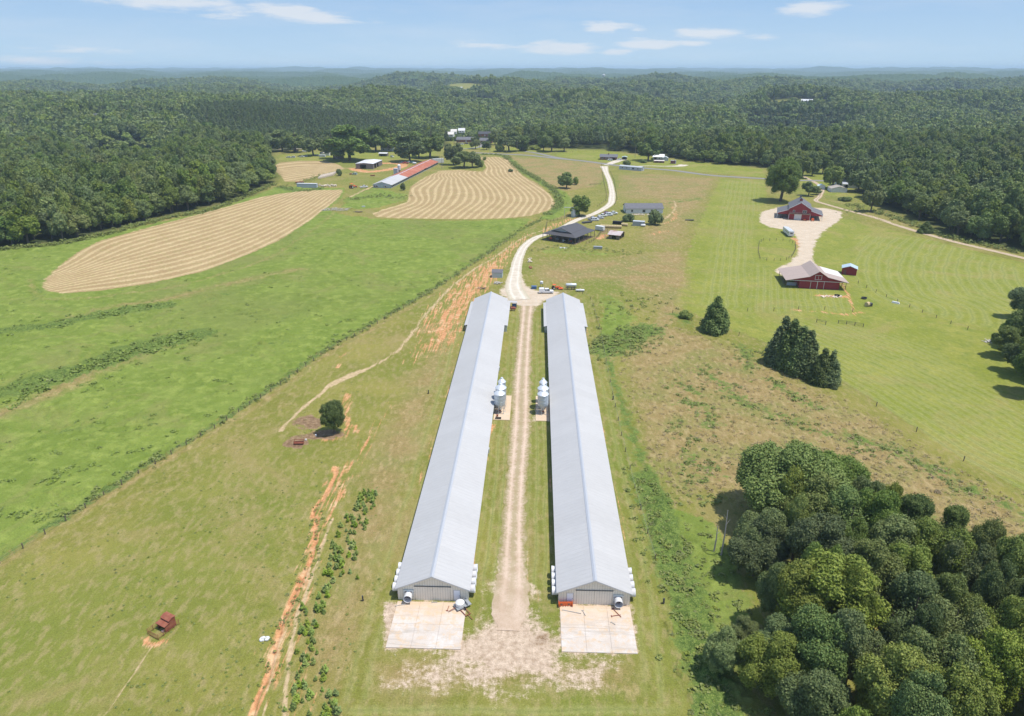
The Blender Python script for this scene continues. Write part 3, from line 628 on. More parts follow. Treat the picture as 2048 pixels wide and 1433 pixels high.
F_PINE = foliage('pine_needles', (.090,.142,.044), (.130,.182,.054), (.205,.245,.080), .18)
F_YOUNG = foliage('young_needles', (.175,.270,.034), (.245,.345,.048), (.36,.44,.09), .15)
F_WEED = foliage('weed_leaves', (.145,.205,.036), (.215,.262,.050), (.32,.33,.10), .15, 0)
F_DRYW = foliage('dry_stalks', (.25,.20,.08), (.36,.28,.13), (.47,.37,.20), .15, 0)
M_BARK = simple('bark', (.13,.105,.085), .95, .05, var=.3, scale=3)
M_DEAD = simple('dead_wood', (.36,.33,.30), .9, .1, var=.2, scale=4)

def cubesphere(k=2):
    V = []; F = []
    for ax in range(3):
        for sg in (-1, 1):
            base = len(V)
            for i in range(k+1):
                for j in range(k+1):
                    p = [0, 0, 0]; p[ax] = sg; p[(ax+1) % 3] = (-1+2*i/k); p[(ax+2) % 3] = (-1+2*j/k)*sg
                    l = math.sqrt(sum(q*q for q in p)); V.append([q/l for q in p])
            for i in range(k):
                for j in range(k):
                    a = base+i*(k+1)+j; F.append([a, a+k+1, a+k+2, a+1])
    return np.array(V), np.array(F)
CSV, CSF = cubesphere(2)
def cards(rng, P, N, size, squash=.8):
    n = len(P); N = N/np.linalg.norm(N, axis=1, keepdims=True)
    t = np.cross(N, rng.normal(size=(n, 3))); t /= np.linalg.norm(t, axis=1, keepdims=True)+1e-9; b = np.cross(N, t)
    s = size*rng.uniform(.6, 1.35, (n, 1)); s2 = s*rng.uniform(.5, 1.0, (n, 1))
    k = N*s*.22
    V = np.stack([P-t*s-b*s2*squash*.6-k, P+t*s*.8-b*s2-k*.3, P+t*s+b*s2*.7-k, P-t*s*.7+b*s2+k*.4], 1).reshape(-1, 3)
    return V, np.arange(4*n).reshape(n, 4)
def crown_mesh(name, C, r, n, size, seed, mat, core=.72, up=.35, zmin=None, jit=.34):
    rng = np.random.default_rng(seed); C = np.asarray(C, float); r = np.asarray(r, float)
    if r.ndim == 1: r = np.stack([r, r, r], 1)
    w = r[:, 0]*r[:, 2]; k = rng.choice(len(C), n*3, p=w/w.sum()); D = rng.normal(size=(n*3, 3)); D[:, 2] += .25
    D /= np.linalg.norm(D, axis=1, keepdims=True); P = C[k]+D*r[k]*(.72+.62*rng.random((n*3, 1))**1.6)
    keep = np.ones(len(P), bool)
    for i in range(0, len(P), 4000):
        q = np.sqrt((((P[i:i+4000, None]-C[None])/r[None])**2).sum(-1)); q[np.arange(len(q)), k[i:i+4000]] = 9
        keep[i:i+4000] = q.min(1) > .80
    if zmin is not None: keep &= P[:, 2] > zmin
    P = P[keep][:n]; D = D[keep][:n]
    N = D+rng.normal(size=D.shape)*jit+np.array([0, 0, up])
    V, F = cards(rng, P, N, size)
    if core > 0:
        cv = (CSV[None]*r[:, None]*core+C[:, None]).reshape(-1, 3); cf = (CSF[None]+len(CSV)*np.arange(len(C))[:, None, None]).reshape(-1, 4)
        F = np.concatenate([F, cf+len(V)]); V = np.concatenate([V, cv])
    return np_mesh(name, V, F, mat)
def trunk_mesh(h, r, seed, crown_c, spread, limbs=5, mat=None):
    rd = random.Random(seed); m = MB(); lean = (rd.uniform(-.04, .04)*h, rd.uniform(-.04, .04)*h)
    z1 = crown_c*.62; m.tube((0, 0, -.3), (0, 0, .5), r*1.45, r*1.05, 7, False); m.tube((0, 0, .5), (lean[0]*.5, lean[1]*.5, z1), r*1.05, r*.8, 7, False)
    m.tube((lean[0]*.5, lean[1]*.5, z1), (lean[0], lean[1], h*.86), r*.8, r*.18, 6, False)
    for i in range(limbs):
        a = i*2.4+rd.uniform(0, 1); zs = z1*rd.uniform(.8, 1.2); q = spread*rd.uniform(.5, .78)
        mid = (math.cos(a)*q*.5, math.sin(a)*q*.5, zs+h*.13); m.tube((lean[0]*.5, lean[1]*.5, zs), mid, r*.48, r*.3, 5, False)
        m.tube(mid, (math.cos(a)*q, math.sin(a)*q, zs+h*.28), r*.3, r*.08, 5, False)
    me = bpy.data.meshes.new('trunk'); me.from_pydata(m.v, [], m.f); me.materials.append(mat or M_BARK); me.update(); return me
def round_puffs(seed, n, R, zc, rz, rs=(.24, .40), bottom=-.85, qr=(.52, .84), cores=1):
    rng = np.random.default_rng(seed); D = rng.normal(size=(n*3, 3)); D /= np.linalg.norm(D, axis=1, keepdims=True); D = D[D[:, 2] > bottom][:n]
    q = rng.uniform(*qr, (len(D), 1)); asym = 1+.16*np.sin(2*np.arctan2(D[:, 1], D[:, 0])+seed)[:, None]
    C = D*q*np.array([R, R, rz])*np.concatenate([asym, asym, np.ones_like(asym)], 1)+[0, 0, zc]; r = R*rng.uniform(*rs, len(C))
    
    if cores > 1:                       # a few big limbs' worth of foliage, so that the outline is lumpy
        D2 = rng.normal(size=(cores, 3)); D2 /= np.linalg.norm(D2, axis=1, keepdims=True); D2[:, 2] = np.clip(D2[:, 2], -.55, .8); L2 = D2*np.array([R, R, rz])*.42+[0, 0, zc]
        j = ((D[:, None]*[R, R, rz]+[0, 0, zc]-L2[None])**2).sum(-1).argmin(1); E = D*rng.uniform(.86, 1.06, (len(D), 1)); C = L2[j]+E*np.array([R, R, rz])*rng.uniform(.46, .60, (cores, 1))[j]
        C[:, 2] = np.maximum(C[:, 2], (zc-rz)+.14*rz); C = np.vstack([C, L2]); r = np.append(r, np.full(cores, R*.44)); return C, r
    C = np.vstack([C, [[0, 0, zc]]]); r = np.append(r, R*.5); return C, r
def cone_puffs(seed, n, R, z0, z1, pw=.85, spires=1):
    rng = np.random.default_rng(seed); C = []; r = []
    for i in range(n):
        t = (i+.5)/n; z = z0+(z1-z0)*t; rr = R*(1-t)**pw; k = max(1, int(round(5*(1-t)+1)))
        for j in range(k):
            a = 2*math.pi*j/k+i*1.3; q = rr*rng.uniform(.45, .75); s = max(.16*R, rr*.42)*rng.uniform(.8, 1.15)
            C.append([math.cos(a)*q, math.sin(a)*q, z+rng.uniform(-.3, .3)]); r.append([s, s, s*1.35])
    return np.array(C), np.array(r)
# prototypes: (crown mesh, trunk mesh, height, crown radius)
PROT = {}
def proto(k, crown, trunk, h, R): PROT.setdefault(k, []).append((crown, trunk, h, R))
def mk_round(k, seeds, h, R, rz, zc, npf, n, size, mats, core=.72, rs=(.24, .40), limbs=6, cores=1, jit=.34):
    for i, s in enumerate(seeds):
        C, r = round_puffs(s, npf, R, zc, rz, rs, cores=cores); proto(k, crown_mesh('crown', C, r, n, size, s, mats[i % len(mats)], core, jit=jit), trunk_mesh(h, R*.06+.08, s, zc, R, limbs), h, R)
mk_round('near', (1, 2, 3, 4, 5, 6), 14, 6, 6.0, 8.0, 150, 26000, .135, (F_OAK, F_OAK, F_LIGHT, F_DARK, F_OAK, F_DARK), .70, (.10, .19), 6, 7, .55)
mk_round('nearspread', (11, 12), 15, 8.5, 6.4, 8.3, 240, 40000, .145, (F_OAK, F_DARK), .70, (.07, .145), 8, 11, .55)
mk_round('mid', (21, 22, 23, 24, 25), 14, 5.4, 6.4, 7.4, 70, 4200, .34, (F_OAK, F_DARK, F_OAK, F_LIGHT, F_DARK), .74, (.13, .24), 6, 6, .45)
mk_round('midtall', (31, 32), 18, 5.6, 8.4, 9.6, 90, 5600, .36, (F_OAK, F_DARK), .74, (.13, .24), 6, 8, .45)
mk_round('far', (41, 42, 43, 44, 45, 46), 13, 5.2, 5.6, 7.2, 18, 560, .95, (F_OAK, F_DARK, F_LIGHT, F_OAK, F_DARK, F_OAK), .80, (.28, .44))
mk_round('bush', (51, 52), 3.0, 2.0, 1.6, 1.5, 22, 2600, .16, (F_DARK, F_OAK), .7, (.26, .42), 3)
mk_round('lone', (91, 92), 14, 6, 6.4, 7.5, 150, 26000, .135, (F_DARK, F_OAK), .70, (.12, .22), 7, 1, .55)
for s in (61, 62, 63):
    C, r = cone_puffs(s, 13, 3.0, .6, 9.3, .68); proto('cedar', crown_mesh('crown', C, r, 9000, .16, s, F_CEDAR, .55, up=.6), trunk_mesh(9, .2, s, 2.0, 1.0, 0), 9.4, 2.6)
for s in (71, 72, 73):
    C, r = cone_puffs(s, 7, 2.9, 8.0, 17.5, .75); proto('pine', crown_mesh('crown', C, r, 420, .62, s, F_PINE, .72, up=.5), trunk_mesh(17, .2, s, 12, 1.5, 3), 18, 2.9)
for s in (81, 82, 83):
    C, r = cone_puffs(s, 6, .42, .25, 1.5, .7); proto('young', crown_mesh('crown', C, r, 520, .065, s, F_YOUNG, .6, up=.9), trunk_mesh(1.4, .04, s, .5, .3, 0), 1.6, .42)
TREE_RD = random.Random(7)
def tree(kind, x, y, h=None, w=None, name='oak_tree', label='', cat='tree', group=None, idx=None, mat=None, z=None, trunk=True):
    P = PROT[kind]; cr, tr, ph, pr = P[(TREE_RD.randrange(len(P)) if idx is None else idx % len(P))]
    sz = (h or ph)/ph; sx = (w or 2*pr*sz)/(2*pr)
    o = thing(name, label, cat, x, y, TREE_RD.uniform(0, 6.28), group, z=terr(x, y) if z is None else z); o.scale = (sx, sx*TREE_RD.uniform(.94, 1.06), sz)
    if mat: cr = cr.copy(); cr.materials[0] = mat
    link('crown', cr, o); 
    if trunk: link('trunk', tr, o)
    return o
def at(kind, px, py, wpx, hpx, **kw):
    """tree whose foot, width and height were measured in the photograph"""
    x, y = U(px, py); zc = zc_of(py); k = zc/FPX; cosd = math.sin(math.atan2(math.hypot(x, y), H))
    return tree(kind, x, y, h=(hpx*k - .25*wpx*k*H/zc)/cosd, w=wpx*k, **kw)

# ---- single trees of the open land
at('lone', 1561, 403, 78, 90, name='oak_tree', label='huge round shade tree behind the tall red barn', idx=0)
at('mid', 1741, 424, 38, 56, name='broadleaf_tree', label='rounded lone tree in the meadow right of the tall red barn', idx=3)
at('cedar', 1850, 466, 26, 24, name='juniper', label='small round dark juniper below the dirt road', cat='shrub')
at('cedar', 1429, 662, 54, 74, name='cedar_tree', label='lone dark cedar at the left edge of the mown lawn')
for i, (px, py, w, h, lb) in enumerate([(1560,728,52,96,'dark cedar at the left end of the cedar clump'), (1577,736,50,98,'second cedar from the left in the cedar clump'), (1594,744,50,96,'third cedar from the left in the cedar clump'), (1609,750,46,94,'fourth cedar, right end of the big cedar clump'),
        (1640,766,38,74,'left cedar of the lower pair beside the clump'), (1656,767,36,68,'right cedar of the lower pair beside the clump'), (1667,777,13,18,'tiny cedar standing alone below the clump')]):
    at('cedar', px, py, w*1.12, h, name='cedar_tree', label=lb, group='cedars in a row on the lawn')
at('bush', 1371, 636, 26, 16, name='round_bush', label='yellowish green bush left of the lone cedar', cat='shrub', mat=F_LIGHT)
at('lone', 669, 866, 50, 72, name='pasture_tree', label='dark lone tree beside the round dirt feeding spots', idx=0)
at('mid', 1158, 432, 42, 42, name='broadleaf_tree', label='dark tree behind the grain bin by the lane', idx=1)
at('mid', 1133, 377, 34, 34, name='broadleaf_tree', label='lone tree in the brown field above the lane', idx=0); at('bush', 1151, 370, 12, 14, name='small_bush', label='small bush right of the lone field tree', cat='shrub')
at('bush', 1310, 450, 30, 26, name='round_bush', label='round green bush right of the long white building', cat='shrub'); at('bush', 1257, 443, 24, 16, name='round_bush', label='low dark bush below the long white building', cat='shrub')
at('midtall', 1296, 322, 44, 54, name='shade_tree', label='large shade tree between the brick house and white roofed garage', idx=1)
for px, py, w, h, lb in [(1253,332,18,10,'low bush behind the long pale mobile home'), (1287,326,14,7,'low bush under the shade tree by the driveway'), (1341,306,26,40,'pale round tree behind the white roofed garage')]:
    at('bush' if h < 20 else 'mid', px, py, w, h, name='round_bush' if h < 20 else 'broadleaf_tree', label=lb, cat='shrub' if h < 20 else 'tree')
for i, (px, py, w, h, lb) in enumerate([(627,312,46,50,'tree shading the parked cars at the old farmhouse'), (700,322,84,72,'huge dark tree left of the grey steel building'), (668,318,40,60,'tree left of the huge dark tree at the farmstead'), (752,303,52,52,'tree behind the grey steel building'), (782,302,44,44,'tree over the small white shed'),
        (820,324,54,62,'broad tree left of the red poultry house far end'), (860,316,56,66,'tallest tree behind the red poultry house'), (838,316,40,54,'tree between the two big farmstead trees'), (591,304,44,50,'tree at the left end of the farm lane'), (565,302,40,44,'second tree at the left end of the farm lane'), (907,330,36,58,'tall narrow tree right of the white box trailer')]):
    at('midtall', px, py, w, h, name='shade_tree', label=lb, group='shade trees of the old farmstead', idx=i)
at('mid', 928, 336, 46, 34, name='broadleaf_tree', label='low spreading tree at the top corner of the striped hay field', idx=2); at('mid', 945, 336, 34, 32, name='broadleaf_tree', label='brownish tree at the top corner of the striped hay field', idx=4); at('bush', 958, 334, 18, 16, name='round_bush', label='light green bush right of the hay field corner trees', cat='shrub', mat=F_LIGHT)
at('bush', 1021, 344, 10, 6, name='small_bush', label='small green bush inside the striped hay field', cat='shrub'); at('bush', 969, 321, 8, 6, name='small_bush', label='tiny bush at the top of the striped hay field', cat='shrub')
at('bush', 806, 381, 11, 13, name='small_bush', label='small bush at the left edge of the striped hay field', cat='shrub'); at('bush', 679, 352, 12, 12, name='small_bush', label='dark bush right of the round bale rows', cat='shrub')
for px, py, w, h, lb in [(951,298,22,24,'small tree on the lawn in front of the suburb houses'), (973,300,20,18,'reddish topped small tree by the suburb lawn'), (990,288,26,30,'tree right of the suburb houses'), (1018,303,46,42,'large round tree left of the crossroads'), (1000,304,20,14,'dark bush below the tree right of the suburb'), (1043,302,32,32,'tree right of the large round roadside tree'),
        (1103,304,40,42,'dark round tree above the road bend'), (1128,303,30,34,'second dark tree above the road bend'), (1087,302,26,24,'small tree left of the road bend pair'), (1047,301,20,8,'bright low hedge bush beside the road'), (1070,299,24,9,'bright low hedge bush further along the road')]:
    at('bush' if h < 16 else 'mid', px, py, w, h, name='hedge_bush' if h < 16 else 'broadleaf_tree', label=lb, cat='shrub' if h < 16 else 'tree', mat=F_LIGHT if 'bright' in lb else None)
for i, (px, py, w, h, lb) in enumerate([(1604,356,38,56,'egg shaped tree behind the huge barn tree'), (1624,352,28,50,'dark tree right of the egg shaped tree'), (1664,378,42,62,'pointed shade tree left of the white house'), (1684,360,34,52,'tree behind the pointed shade tree'), (1617,392,30,28,'small dark tree right of the tall red barn'), (1632,390,20,18,'small light tree beside the little white shed'),
        (1701,372,52,78,'tall dark tree overhanging the white house'), (1645,348,30,40,'rounded tree at the road bend behind the garden shed'), (1716,384,44,60,'dark tree at the wood foot right of the white house'), (1588,345,26,34,'tree left of the egg shaped tree by the road'), (1712,362,40,66,'tall tree behind the white house roof'), (1563,350,34,34,'tree showing above the huge barn tree')]):
    at('midtall' if h > 30 else 'mid', px, py, w, h, name='shade_tree', label=lb, idx=i)
at('bush', 1690, 402, 26, 9, name='low_bush', label='low bush below the tall dark tree', cat='shrub')
for px, py in ((1500,330),(1440,328),(1385,322),(1410,325)): at('mid', px, py, 30, 24, name='broadleaf_tree', label='dark rounded tree at the foot of the woods behind the road', group='trees at the wood foot behind the road')

# ---- the wood in the right foreground
GROVE = [U(*p) for p in [(1500,1000),(1590,985),(1690,1030),(1770,1075),(1880,1130),(2048,1205),(2300,1340),(2300,1700),(1620,1700),(1590,1530),(1530,1420),(1515,1330),(1525,1240),(1530,1170),(1480,1110)]]
GV = np.array(GROVE); grd = np.random.default_rng(99); gpts = []
for gx in np.arange(GV[:, 0].min(), 112, 6.6):
    for gy in np.arange(38, GV[:, 1].max(), 6.3):
        x = gx+grd.uniform(-2.0, 2.0); y = gy+grd.uniform(-2.0, 2.0)
        if sd_poly(GV, np.array([x]), np.array([y]))[0] > 0.5: gpts.append((x, y))
gpts.sort(key=lambda p: p[0]**2+p[1]**2)
def edge_d(x, y): return sd_poly(GV, np.array([x]), np.array([y]))[0]
BIG = [(1500, 1060, 110, 150), (1590, 1050, 170, 190), (1660, 1080, 120, 170)]
for i, (x, y) in enumerate(gpts):
    e = edge_d(x, y); h = 8.5+4.5*vn(np.array([x/14]), np.array([y/14]), 3)[0]+min(e, 9)*.35
    light = (i*7) % 10 in (2, 5, 8)
    zn = ('upper' if y > 112 else ('middle' if y > 84 else 'lower'))+' '+('left' if x/y < .50 else ('centre' if x/y < .68 else 'right'))+' part'
    kind_w = 'bright green tree in the near wood, below the rough field' if light else ('dark green tree in the near wood, below the rough field' if i % 2 else 'mid green tree in the near wood, below the rough field')
    tree('near', x, y, h=h, w=8.2*TREE_RD.uniform(.68, 1.35), name='broadleaf_tree', label=kind_w.replace('in the near wood', 'in the %s of the near wood' % zn).replace(', below the rough field', ''), group=('bright ' if light else ('dark ' if i % 2 else 'mid green '))+'trees of the near wood', idx=2 if light else (3, 5)[i//2 % 2] if i % 2 else (0, 1, 4)[i//2 % 3])
def crown_at(kind, px, top, base, w, **kw):
    x, y = U(px, base); k = zc_of(base)/FPX; return tree(kind, x, y, h=(base-top)*k*1.02, w=w*k, **kw)
at('nearspread', 1575, 1045, 205, 175, name='oak_tree', label='broad spreading oak at the upper left corner of the near wood', idx=0)
at('nearspread', 1655, 1050, 150, 150, name='oak_tree', label='second spreading oak at the top of the near wood', idx=1)
at('near', 1640, 1275, 190, 190, name='broadleaf_tree', label='large pale green rounded tree in the middle of the near wood', idx=0, mat=F_LIGHT)
at('near', 1440, 1345, 78, 92, name='broadleaf_tree', label='small tree at the lower left corner of the near wood', idx=1); at('near', 1478, 1300, 60, 70, name='broadleaf_tree', label='bright small tree beside the lower left corner of the near wood', idx=2)
at('near', 1505, 1150, 110, 120, name='broadleaf_tree', label='dark tree on the left edge of the near wood', idx=3); at('near', 1545, 1330, 100, 100, name='broadleaf_tree', label='low dark tree on the left side of the near wood', idx=5)
for px, py, hpx, lb in [(1442,1113,88,'tall bare dead trunk at the left edge of the near wood'), (1428,1103,48,'short bare dead trunk left of the tall one')]:
    x, y = U(px, py); h = hpx*zc_of(py)/FPX*1.25; o = thing('dead_trunk', lb, 'dead tree', x, y)
    m = MB(); m.tube((0, 0, -.2), (.1, 0, h*.5), .16, .12, 7); m.tube((.1, 0, h*.5), (.05, .1, h), .12, .05, 7); m.build('trunk', M_DEAD, o)
    m = MB(); m.tube((.08, 0, h*.7), (.7, .2, h*.8), .05, .02, 5); m.tube((.06, 0, h*.82), (-.5, .2, h*.9), .04, .015, 5); m.build('branch', M_DEAD, o)
# wood at the right edge
for i, (px, py, w, h) in enumerate([(2040,640,70,66),(2075,650,70,70),(2010,715,60,66),(2035,745,66,84),(2050,700,76,90),(2080,760,90,110),(2110,700,90,100),(2060,790,80,100),(2110,820,90,100),(2022,690,50,56)]):
    at('near', px, py, w, h, name='broadleaf_tree', label='dark tree of the copse cut by the right edge of the lawn', group='trees of the copse at the right edge', idx=(3, 5, 0)[i % 3])

# ---- the surrounding forest: the 300-odd nearest trees one by one, the rest as one wood
PINES = W([(392,272),(540,300),(700,292),(835,296),(850,272),(760,240),(640,226),(520,230),(400,250)])
def forest_points():
    rng = np.random.default_rng(5); out = []
    y0 = 250; bands = [(250, 700, 8.6), (700, 1300, 9.8), (1300, 2100, 11.5), (2100, 3300, 15)]
    for ya, yb, s in bands:
        ys = np.arange(ya, yb, s*.88); xs = np.arange(-.86*yb-60, .82*yb+60, s); X, Y = np.meshgrid(xs, ys)
        X = X+(np.arange(len(ys)) % 2)[:, None]*s/2; X = X.ravel()+rng.uniform(-.36, .36, X.size)*s; Y = Y.ravel()+rng.uniform(-.36, .36, Y.size)*s
        k = (X > -.84*Y-50) & (X < .80*Y+50); X = X[k]; Y = Y[k]
        k = sd_poly(CLEAR, X, Y) < -1.5
        for c in FARCLEAR: k &= sd_poly(c, X, Y) < -1
        out.append(np.stack([X[k], Y[k], np.full(k.sum(), s/8.6)], -1))
    return np.concatenate(out)
FP = forest_points(); rr = np.hypot(FP[:, 0], FP[:, 1]); FP = FP[np.argsort(rr)]
inp = sd_poly(PINES, FP[:, 0], FP[:, 1]) > 0
hv = fbm(FP[:, 0]/48, FP[:, 1]/48, 61, 3)*.7+.3*fbm(FP[:, 0]/180, FP[:, 1]/140, 62, 2); rng = np.random.default_rng(8); hh = (11.0+13.0*hv+rng.normal(0, 2.4, len(FP)))*(FP[:, 2]**.35)
ed = -sd_poly(CLEAR, FP[:, 0], FP[:, 1]); hh *= np.where(ed < 8, .80, 1.0)
az_ = np.arctan2(FP[:, 0], FP[:, 1]); r1_ = np.hypot(FP[:, 0], FP[:, 1])
for a0, hw, rs, zs in SLOPES: hh *= np.where((abs(az_-a0) < hw*.8) & (r1_ > rs[1]-120) & (r1_ < rs[3]), .55, 1.0)
NIND = 255
for i in range(NIND):
    x, y = FP[i, :2]; left = x < 0; sp_ = 'left' if left else 'right'
    q = x/y; fr_ = ', front edge of wood' if -sd_poly(CLEAR, np.array([x]), np.array([y]))[0] < 11 else ', inside the wood'
    lab = ('broadleaf tree '+('behind the left tip of the long hay field' if q < -.70 else 'above the left half of the long hay field' if q < -.52 else 'above the right half of the long hay field' if q < -.38 else 'at the pointed end over the small hay field') if left else 'broadleaf tree '+('above the far right end of the dirt road' if q > .62 else 'above the middle of the dirt road' if q > .5 else 'beside the tall red barn meadow'))+fr_
    tree('mid', x, y, h=float(hh[i]), w=float(11.2*rng.uniform(.7, 1.25)), name='forest_tree', label=lab, group='trees of the wood above the '+('long hay field' if left else 'dirt road'), z=float(terrain(np.array([x]), np.array([y]))[0]))
pc = bpy.data.collections.new('tree_kinds')
for n_, (k, i) in enumerate([('mid', 0), ('mid', 1), ('mid', 2), ('mid', 3), ('mid', 4), ('far', 0), ('far', 1), ('far', 2), ('far', 3), ('far', 4), ('far', 5), ('pine', 0), ('pine', 1), ('pine', 2)]):
    po = bpy.data.objects.new('kind_%02d' % n_, PROT[k][i][0]); pc.objects.link(po)
P = FP[NIND:]; hh = hh[NIND:]; inp = inp[NIND:]; r_ = np.hypot(P[:, 0], P[:, 1]); n = len(P)
idx = np.where(r_ < 900, rng.integers(0, 5, n), 5+rng.integers(0, 6, n)); idx = np.where(inp, 11+rng.integers(0, 3, n), idx)
pm = (~inp) & (fbm(P[:, 0]/160, P[:, 1]/120, 71, 2) > .60) & (rng.random(n) < .6); idx = np.where(pm, 11+rng.integers(0, 3, n), idx)
ph_ = np.where(idx < 5, 14., np.where(idx < 11, 13., 18.)); pw = np.where(idx < 5, 10.8, np.where(idx < 11, 10.4, 5.8))
sz = hh/ph_; sz = np.where(idx >= 11, .92+.1*rng.random(n), sz); sx = np.where(idx >= 11, 1.15, 11.4*P[:, 2]*rng.uniform(.68, 1.3, n)/pw)
me = bpy.data.meshes.new('forest'); me.vertices.add(n); me.vertices.foreach_set('co', np.stack([P[:, 0], P[:, 1], terrain(P[:, 0], P[:, 1])], -1).astype(np.float32).ravel())
for nm, ty, v in (('kind_id', 'INT', idx.astype(np.int32)), ('sx', 'FLOAT', sx.astype(np.float32)), ('sz', 'FLOAT', sz.astype(np.float32)), ('rot', 'FLOAT', rng.uniform(0, 6.28, n).astype(np.float32))):
    a = me.attributes.new(nm, ty, 'POINT'); a.data.foreach_set('value', v)
fo = tag(link('forest', me), 'unbroken forest rolling away behind the farm to the horizon', 'forest', kind='stuff')
ng = bpy.data.node_groups.new('planting', 'GeometryNodeTree'); ng.interface.new_socket('Geometry', in_out='INPUT', socket_type='NodeSocketGeometry'); ng.interface.new_socket('Geometry', in_out='OUTPUT', socket_type='NodeSocketGeometry')
N = ng.nodes; gi = N.new('NodeGroupInput'); go = N.new('NodeGroupOutput'); ip = N.new('GeometryNodeInstanceOnPoints'); ci = N.new('GeometryNodeCollectionInfo'); mp = N.new('GeometryNodeMeshToPoints')
ci.inputs['Collection'].default_value = pc; ci.inputs['Separate Children'].default_value = True; ci.inputs['Reset Children'].default_value = True; ip.inputs['Pick Instance'].default_value = True
def na(nm, ty):
    q = N.new('GeometryNodeInputNamedAttribute'); q.data_type = ty; q.inputs['Name'].default_value = nm; return q.outputs['Attribute']
L = ng.links; L.new(gi.outputs[0], mp.inputs['Mesh']); L.new(mp.outputs[0], ip.inputs['Points']); L.new(ci.outputs[0], ip.inputs['Instance']); L.new(na('kind_id', 'INT'), ip.inputs['Instance Index'])
cx = N.new('ShaderNodeCombineXYZ'); L.new(na('rot', 'FLOAT'), cx.inputs[2]); L.new(cx.outputs[0], ip.inputs['Rotation']); c2 = N.new('ShaderNodeCombineXYZ'); s_ = na('sx', 'FLOAT'); L.new(s_, c2.inputs[0]); L.new(s_, c2.inputs[1]); L.new(na('sz', 'FLOAT'), c2.inputs[2]); L.new(c2.outputs[0], ip.inputs['Scale']); L.new(ip.outputs[0], go.inputs[0])
fo.modifiers.new('planting', 'NODES').node_group = ng

# distant canopy beyond the planted forest
def canopy():
    na_, r = 1500, [3050.0]
    while r[-1] < 25000: r.append(r[-1]*1.0052 if r[-1] < 8000 else r[-1]*1.012)
    r = np.array(r); a = np.linspace(-.80, .74, na_); Rr, A = np.meshgrid(r, a, indexing='ij'); X = np.sin(A)*Rr; Y = np.cos(A)*Rr
    Z = terrain(X.ravel(), Y.ravel()); xr = X.ravel(); yr = Y.ravel()
    b = 9+8*np.abs(fbm(xr/16, yr/30, 81, 3)-.5)*2+7*fbm(xr/90, yr/90, 85, 3)
    idx = np.arange(len(r)*na_).reshape(len(r), na_); F = np.stack([idx[:-1, :-1], idx[:-1, 1:], idx[1:, 1:], idx[1:, :-1]], -1).reshape(-1, 4)[:, ::-1]
    m, t, bb = new_mat('far_canopy', .9, .05); nq = t.noise(.05, 4, .65); nm = t.noise(.006, 4, .6)
    c = t.mix(t.rng(nq, .38, .62), (.040,.070,.028), (.085,.120,.040)); c = t.mix(t.rng(nm, .4, .62), c, (.055,.088,.034)); t.put(bb.inputs['Base Color'], c)
    me = np_mesh('far_woodland', np.stack([xr, yr, Z+b], -1), F, m, smooth=False); return tag(link('far_woodland', me), 'hazy treetops of the farthest woods along the horizon', 'forest', kind='stuff')
canopy()

# ---- young pines beside the gully
yrd = random.Random(31); cnt = 0
for pts, half, nn in (([(742,985),(722,1030),(700,1080),(680,1130),(665,1165)], 2.1, 84), ([(652,1178),(636,1215),(618,1250)], 1.6, 18), ([(618,1255),(612,1320),(605,1380),(598,1440)], 1.3, 34), ([(640,1340),(652,1400),(665,1440)], 1.6, 18)):
    C = smooth_line(W(pts), 5)
    for i in range(nn):
        j = yrd.uniform(0, len(C)-1.01); k = int(j); p = C[k]+(C[k+1]-C[k])*(j-k); x = p[0]+yrd.gauss(0, half*.6); y = p[1]+yrd.uniform(-.5, .5)
        h = yrd.uniform(.8, 1.8); tree('young', x, y, h=h, w=h*yrd.uniform(.5, .75), name='young_pine', label='young bright green pine in the '+('long upper strip' if nn == 84 else 'middle clump' if half == 1.6 and nn == 18 and pts[0][0] == 652 else 'lower left row' if nn == 34 else 'lower right row')+' beside the red gully', group='young pines planted beside the gully', z=0.0)

# ---- weeds, hedgerow growth and tussocks (nobody could count these)
def clumps(name, spots, mat, label, per=26, seed=3):
    rng = np.random.default_rng(seed); P = np.array([s[:2] for s in spots]); s = np.array([q[2] for q in spots]); hgt = np.array([q[3] for q in spots]); n = len(P)
    D = rng.normal(size=(n*per, 3)); D[:, 2] = np.abs(D[:, 2])+.25; D /= np.linalg.norm(D, axis=1, keepdims=True); k = np.repeat(np.arange(n), per)
    Q = np.stack([P[k, 0]+D[:, 0]*s[k], P[k, 1]+D[:, 1]*s[k], D[:, 2]*hgt[k]], -1)*1.0; Nn = D*.5+rng.normal(size=D.shape)*.45+[0, 0, 1.0]
    V, F = cards(rng, Q, Nn, 1.0); c = np.repeat(Q, 4, 0); sc_ = np.repeat(np.clip(s[k]*.26, .07, .34), 4)[:, None]; V = c+(V-c)*sc_
    return tag(link(name, np_mesh(name, V, F, mat)), label, 'undergrowth', kind='stuff')
def along(pts, half, step, smin, smax, hf=.8, seed=1, dens=1.0, wav=9):
    rd = random.Random(seed); C = smooth_line(W(pts), 6); L = np.concatenate([[0], np.cumsum(np.hypot(*np.diff(C, axis=0).T))]); out = []
    for s in np.arange(0, L[-1], step):
        if rd.random() > dens or vn(np.array([s/wav]), np.array([seed*3.3]), 5)[0] < .22: continue
        x = np.interp(s, L, C[:, 0])+rd.gauss(0, half); y = np.interp(s, L, C[:, 1])+rd.gauss(0, half); q = rd.uniform(smin, smax); out.append((x, y, q, q*hf*rd.uniform(.8, 1.4)))
    return out
G = along(hedge, 1.0, .55, .25, .85, .9, 1, .8)
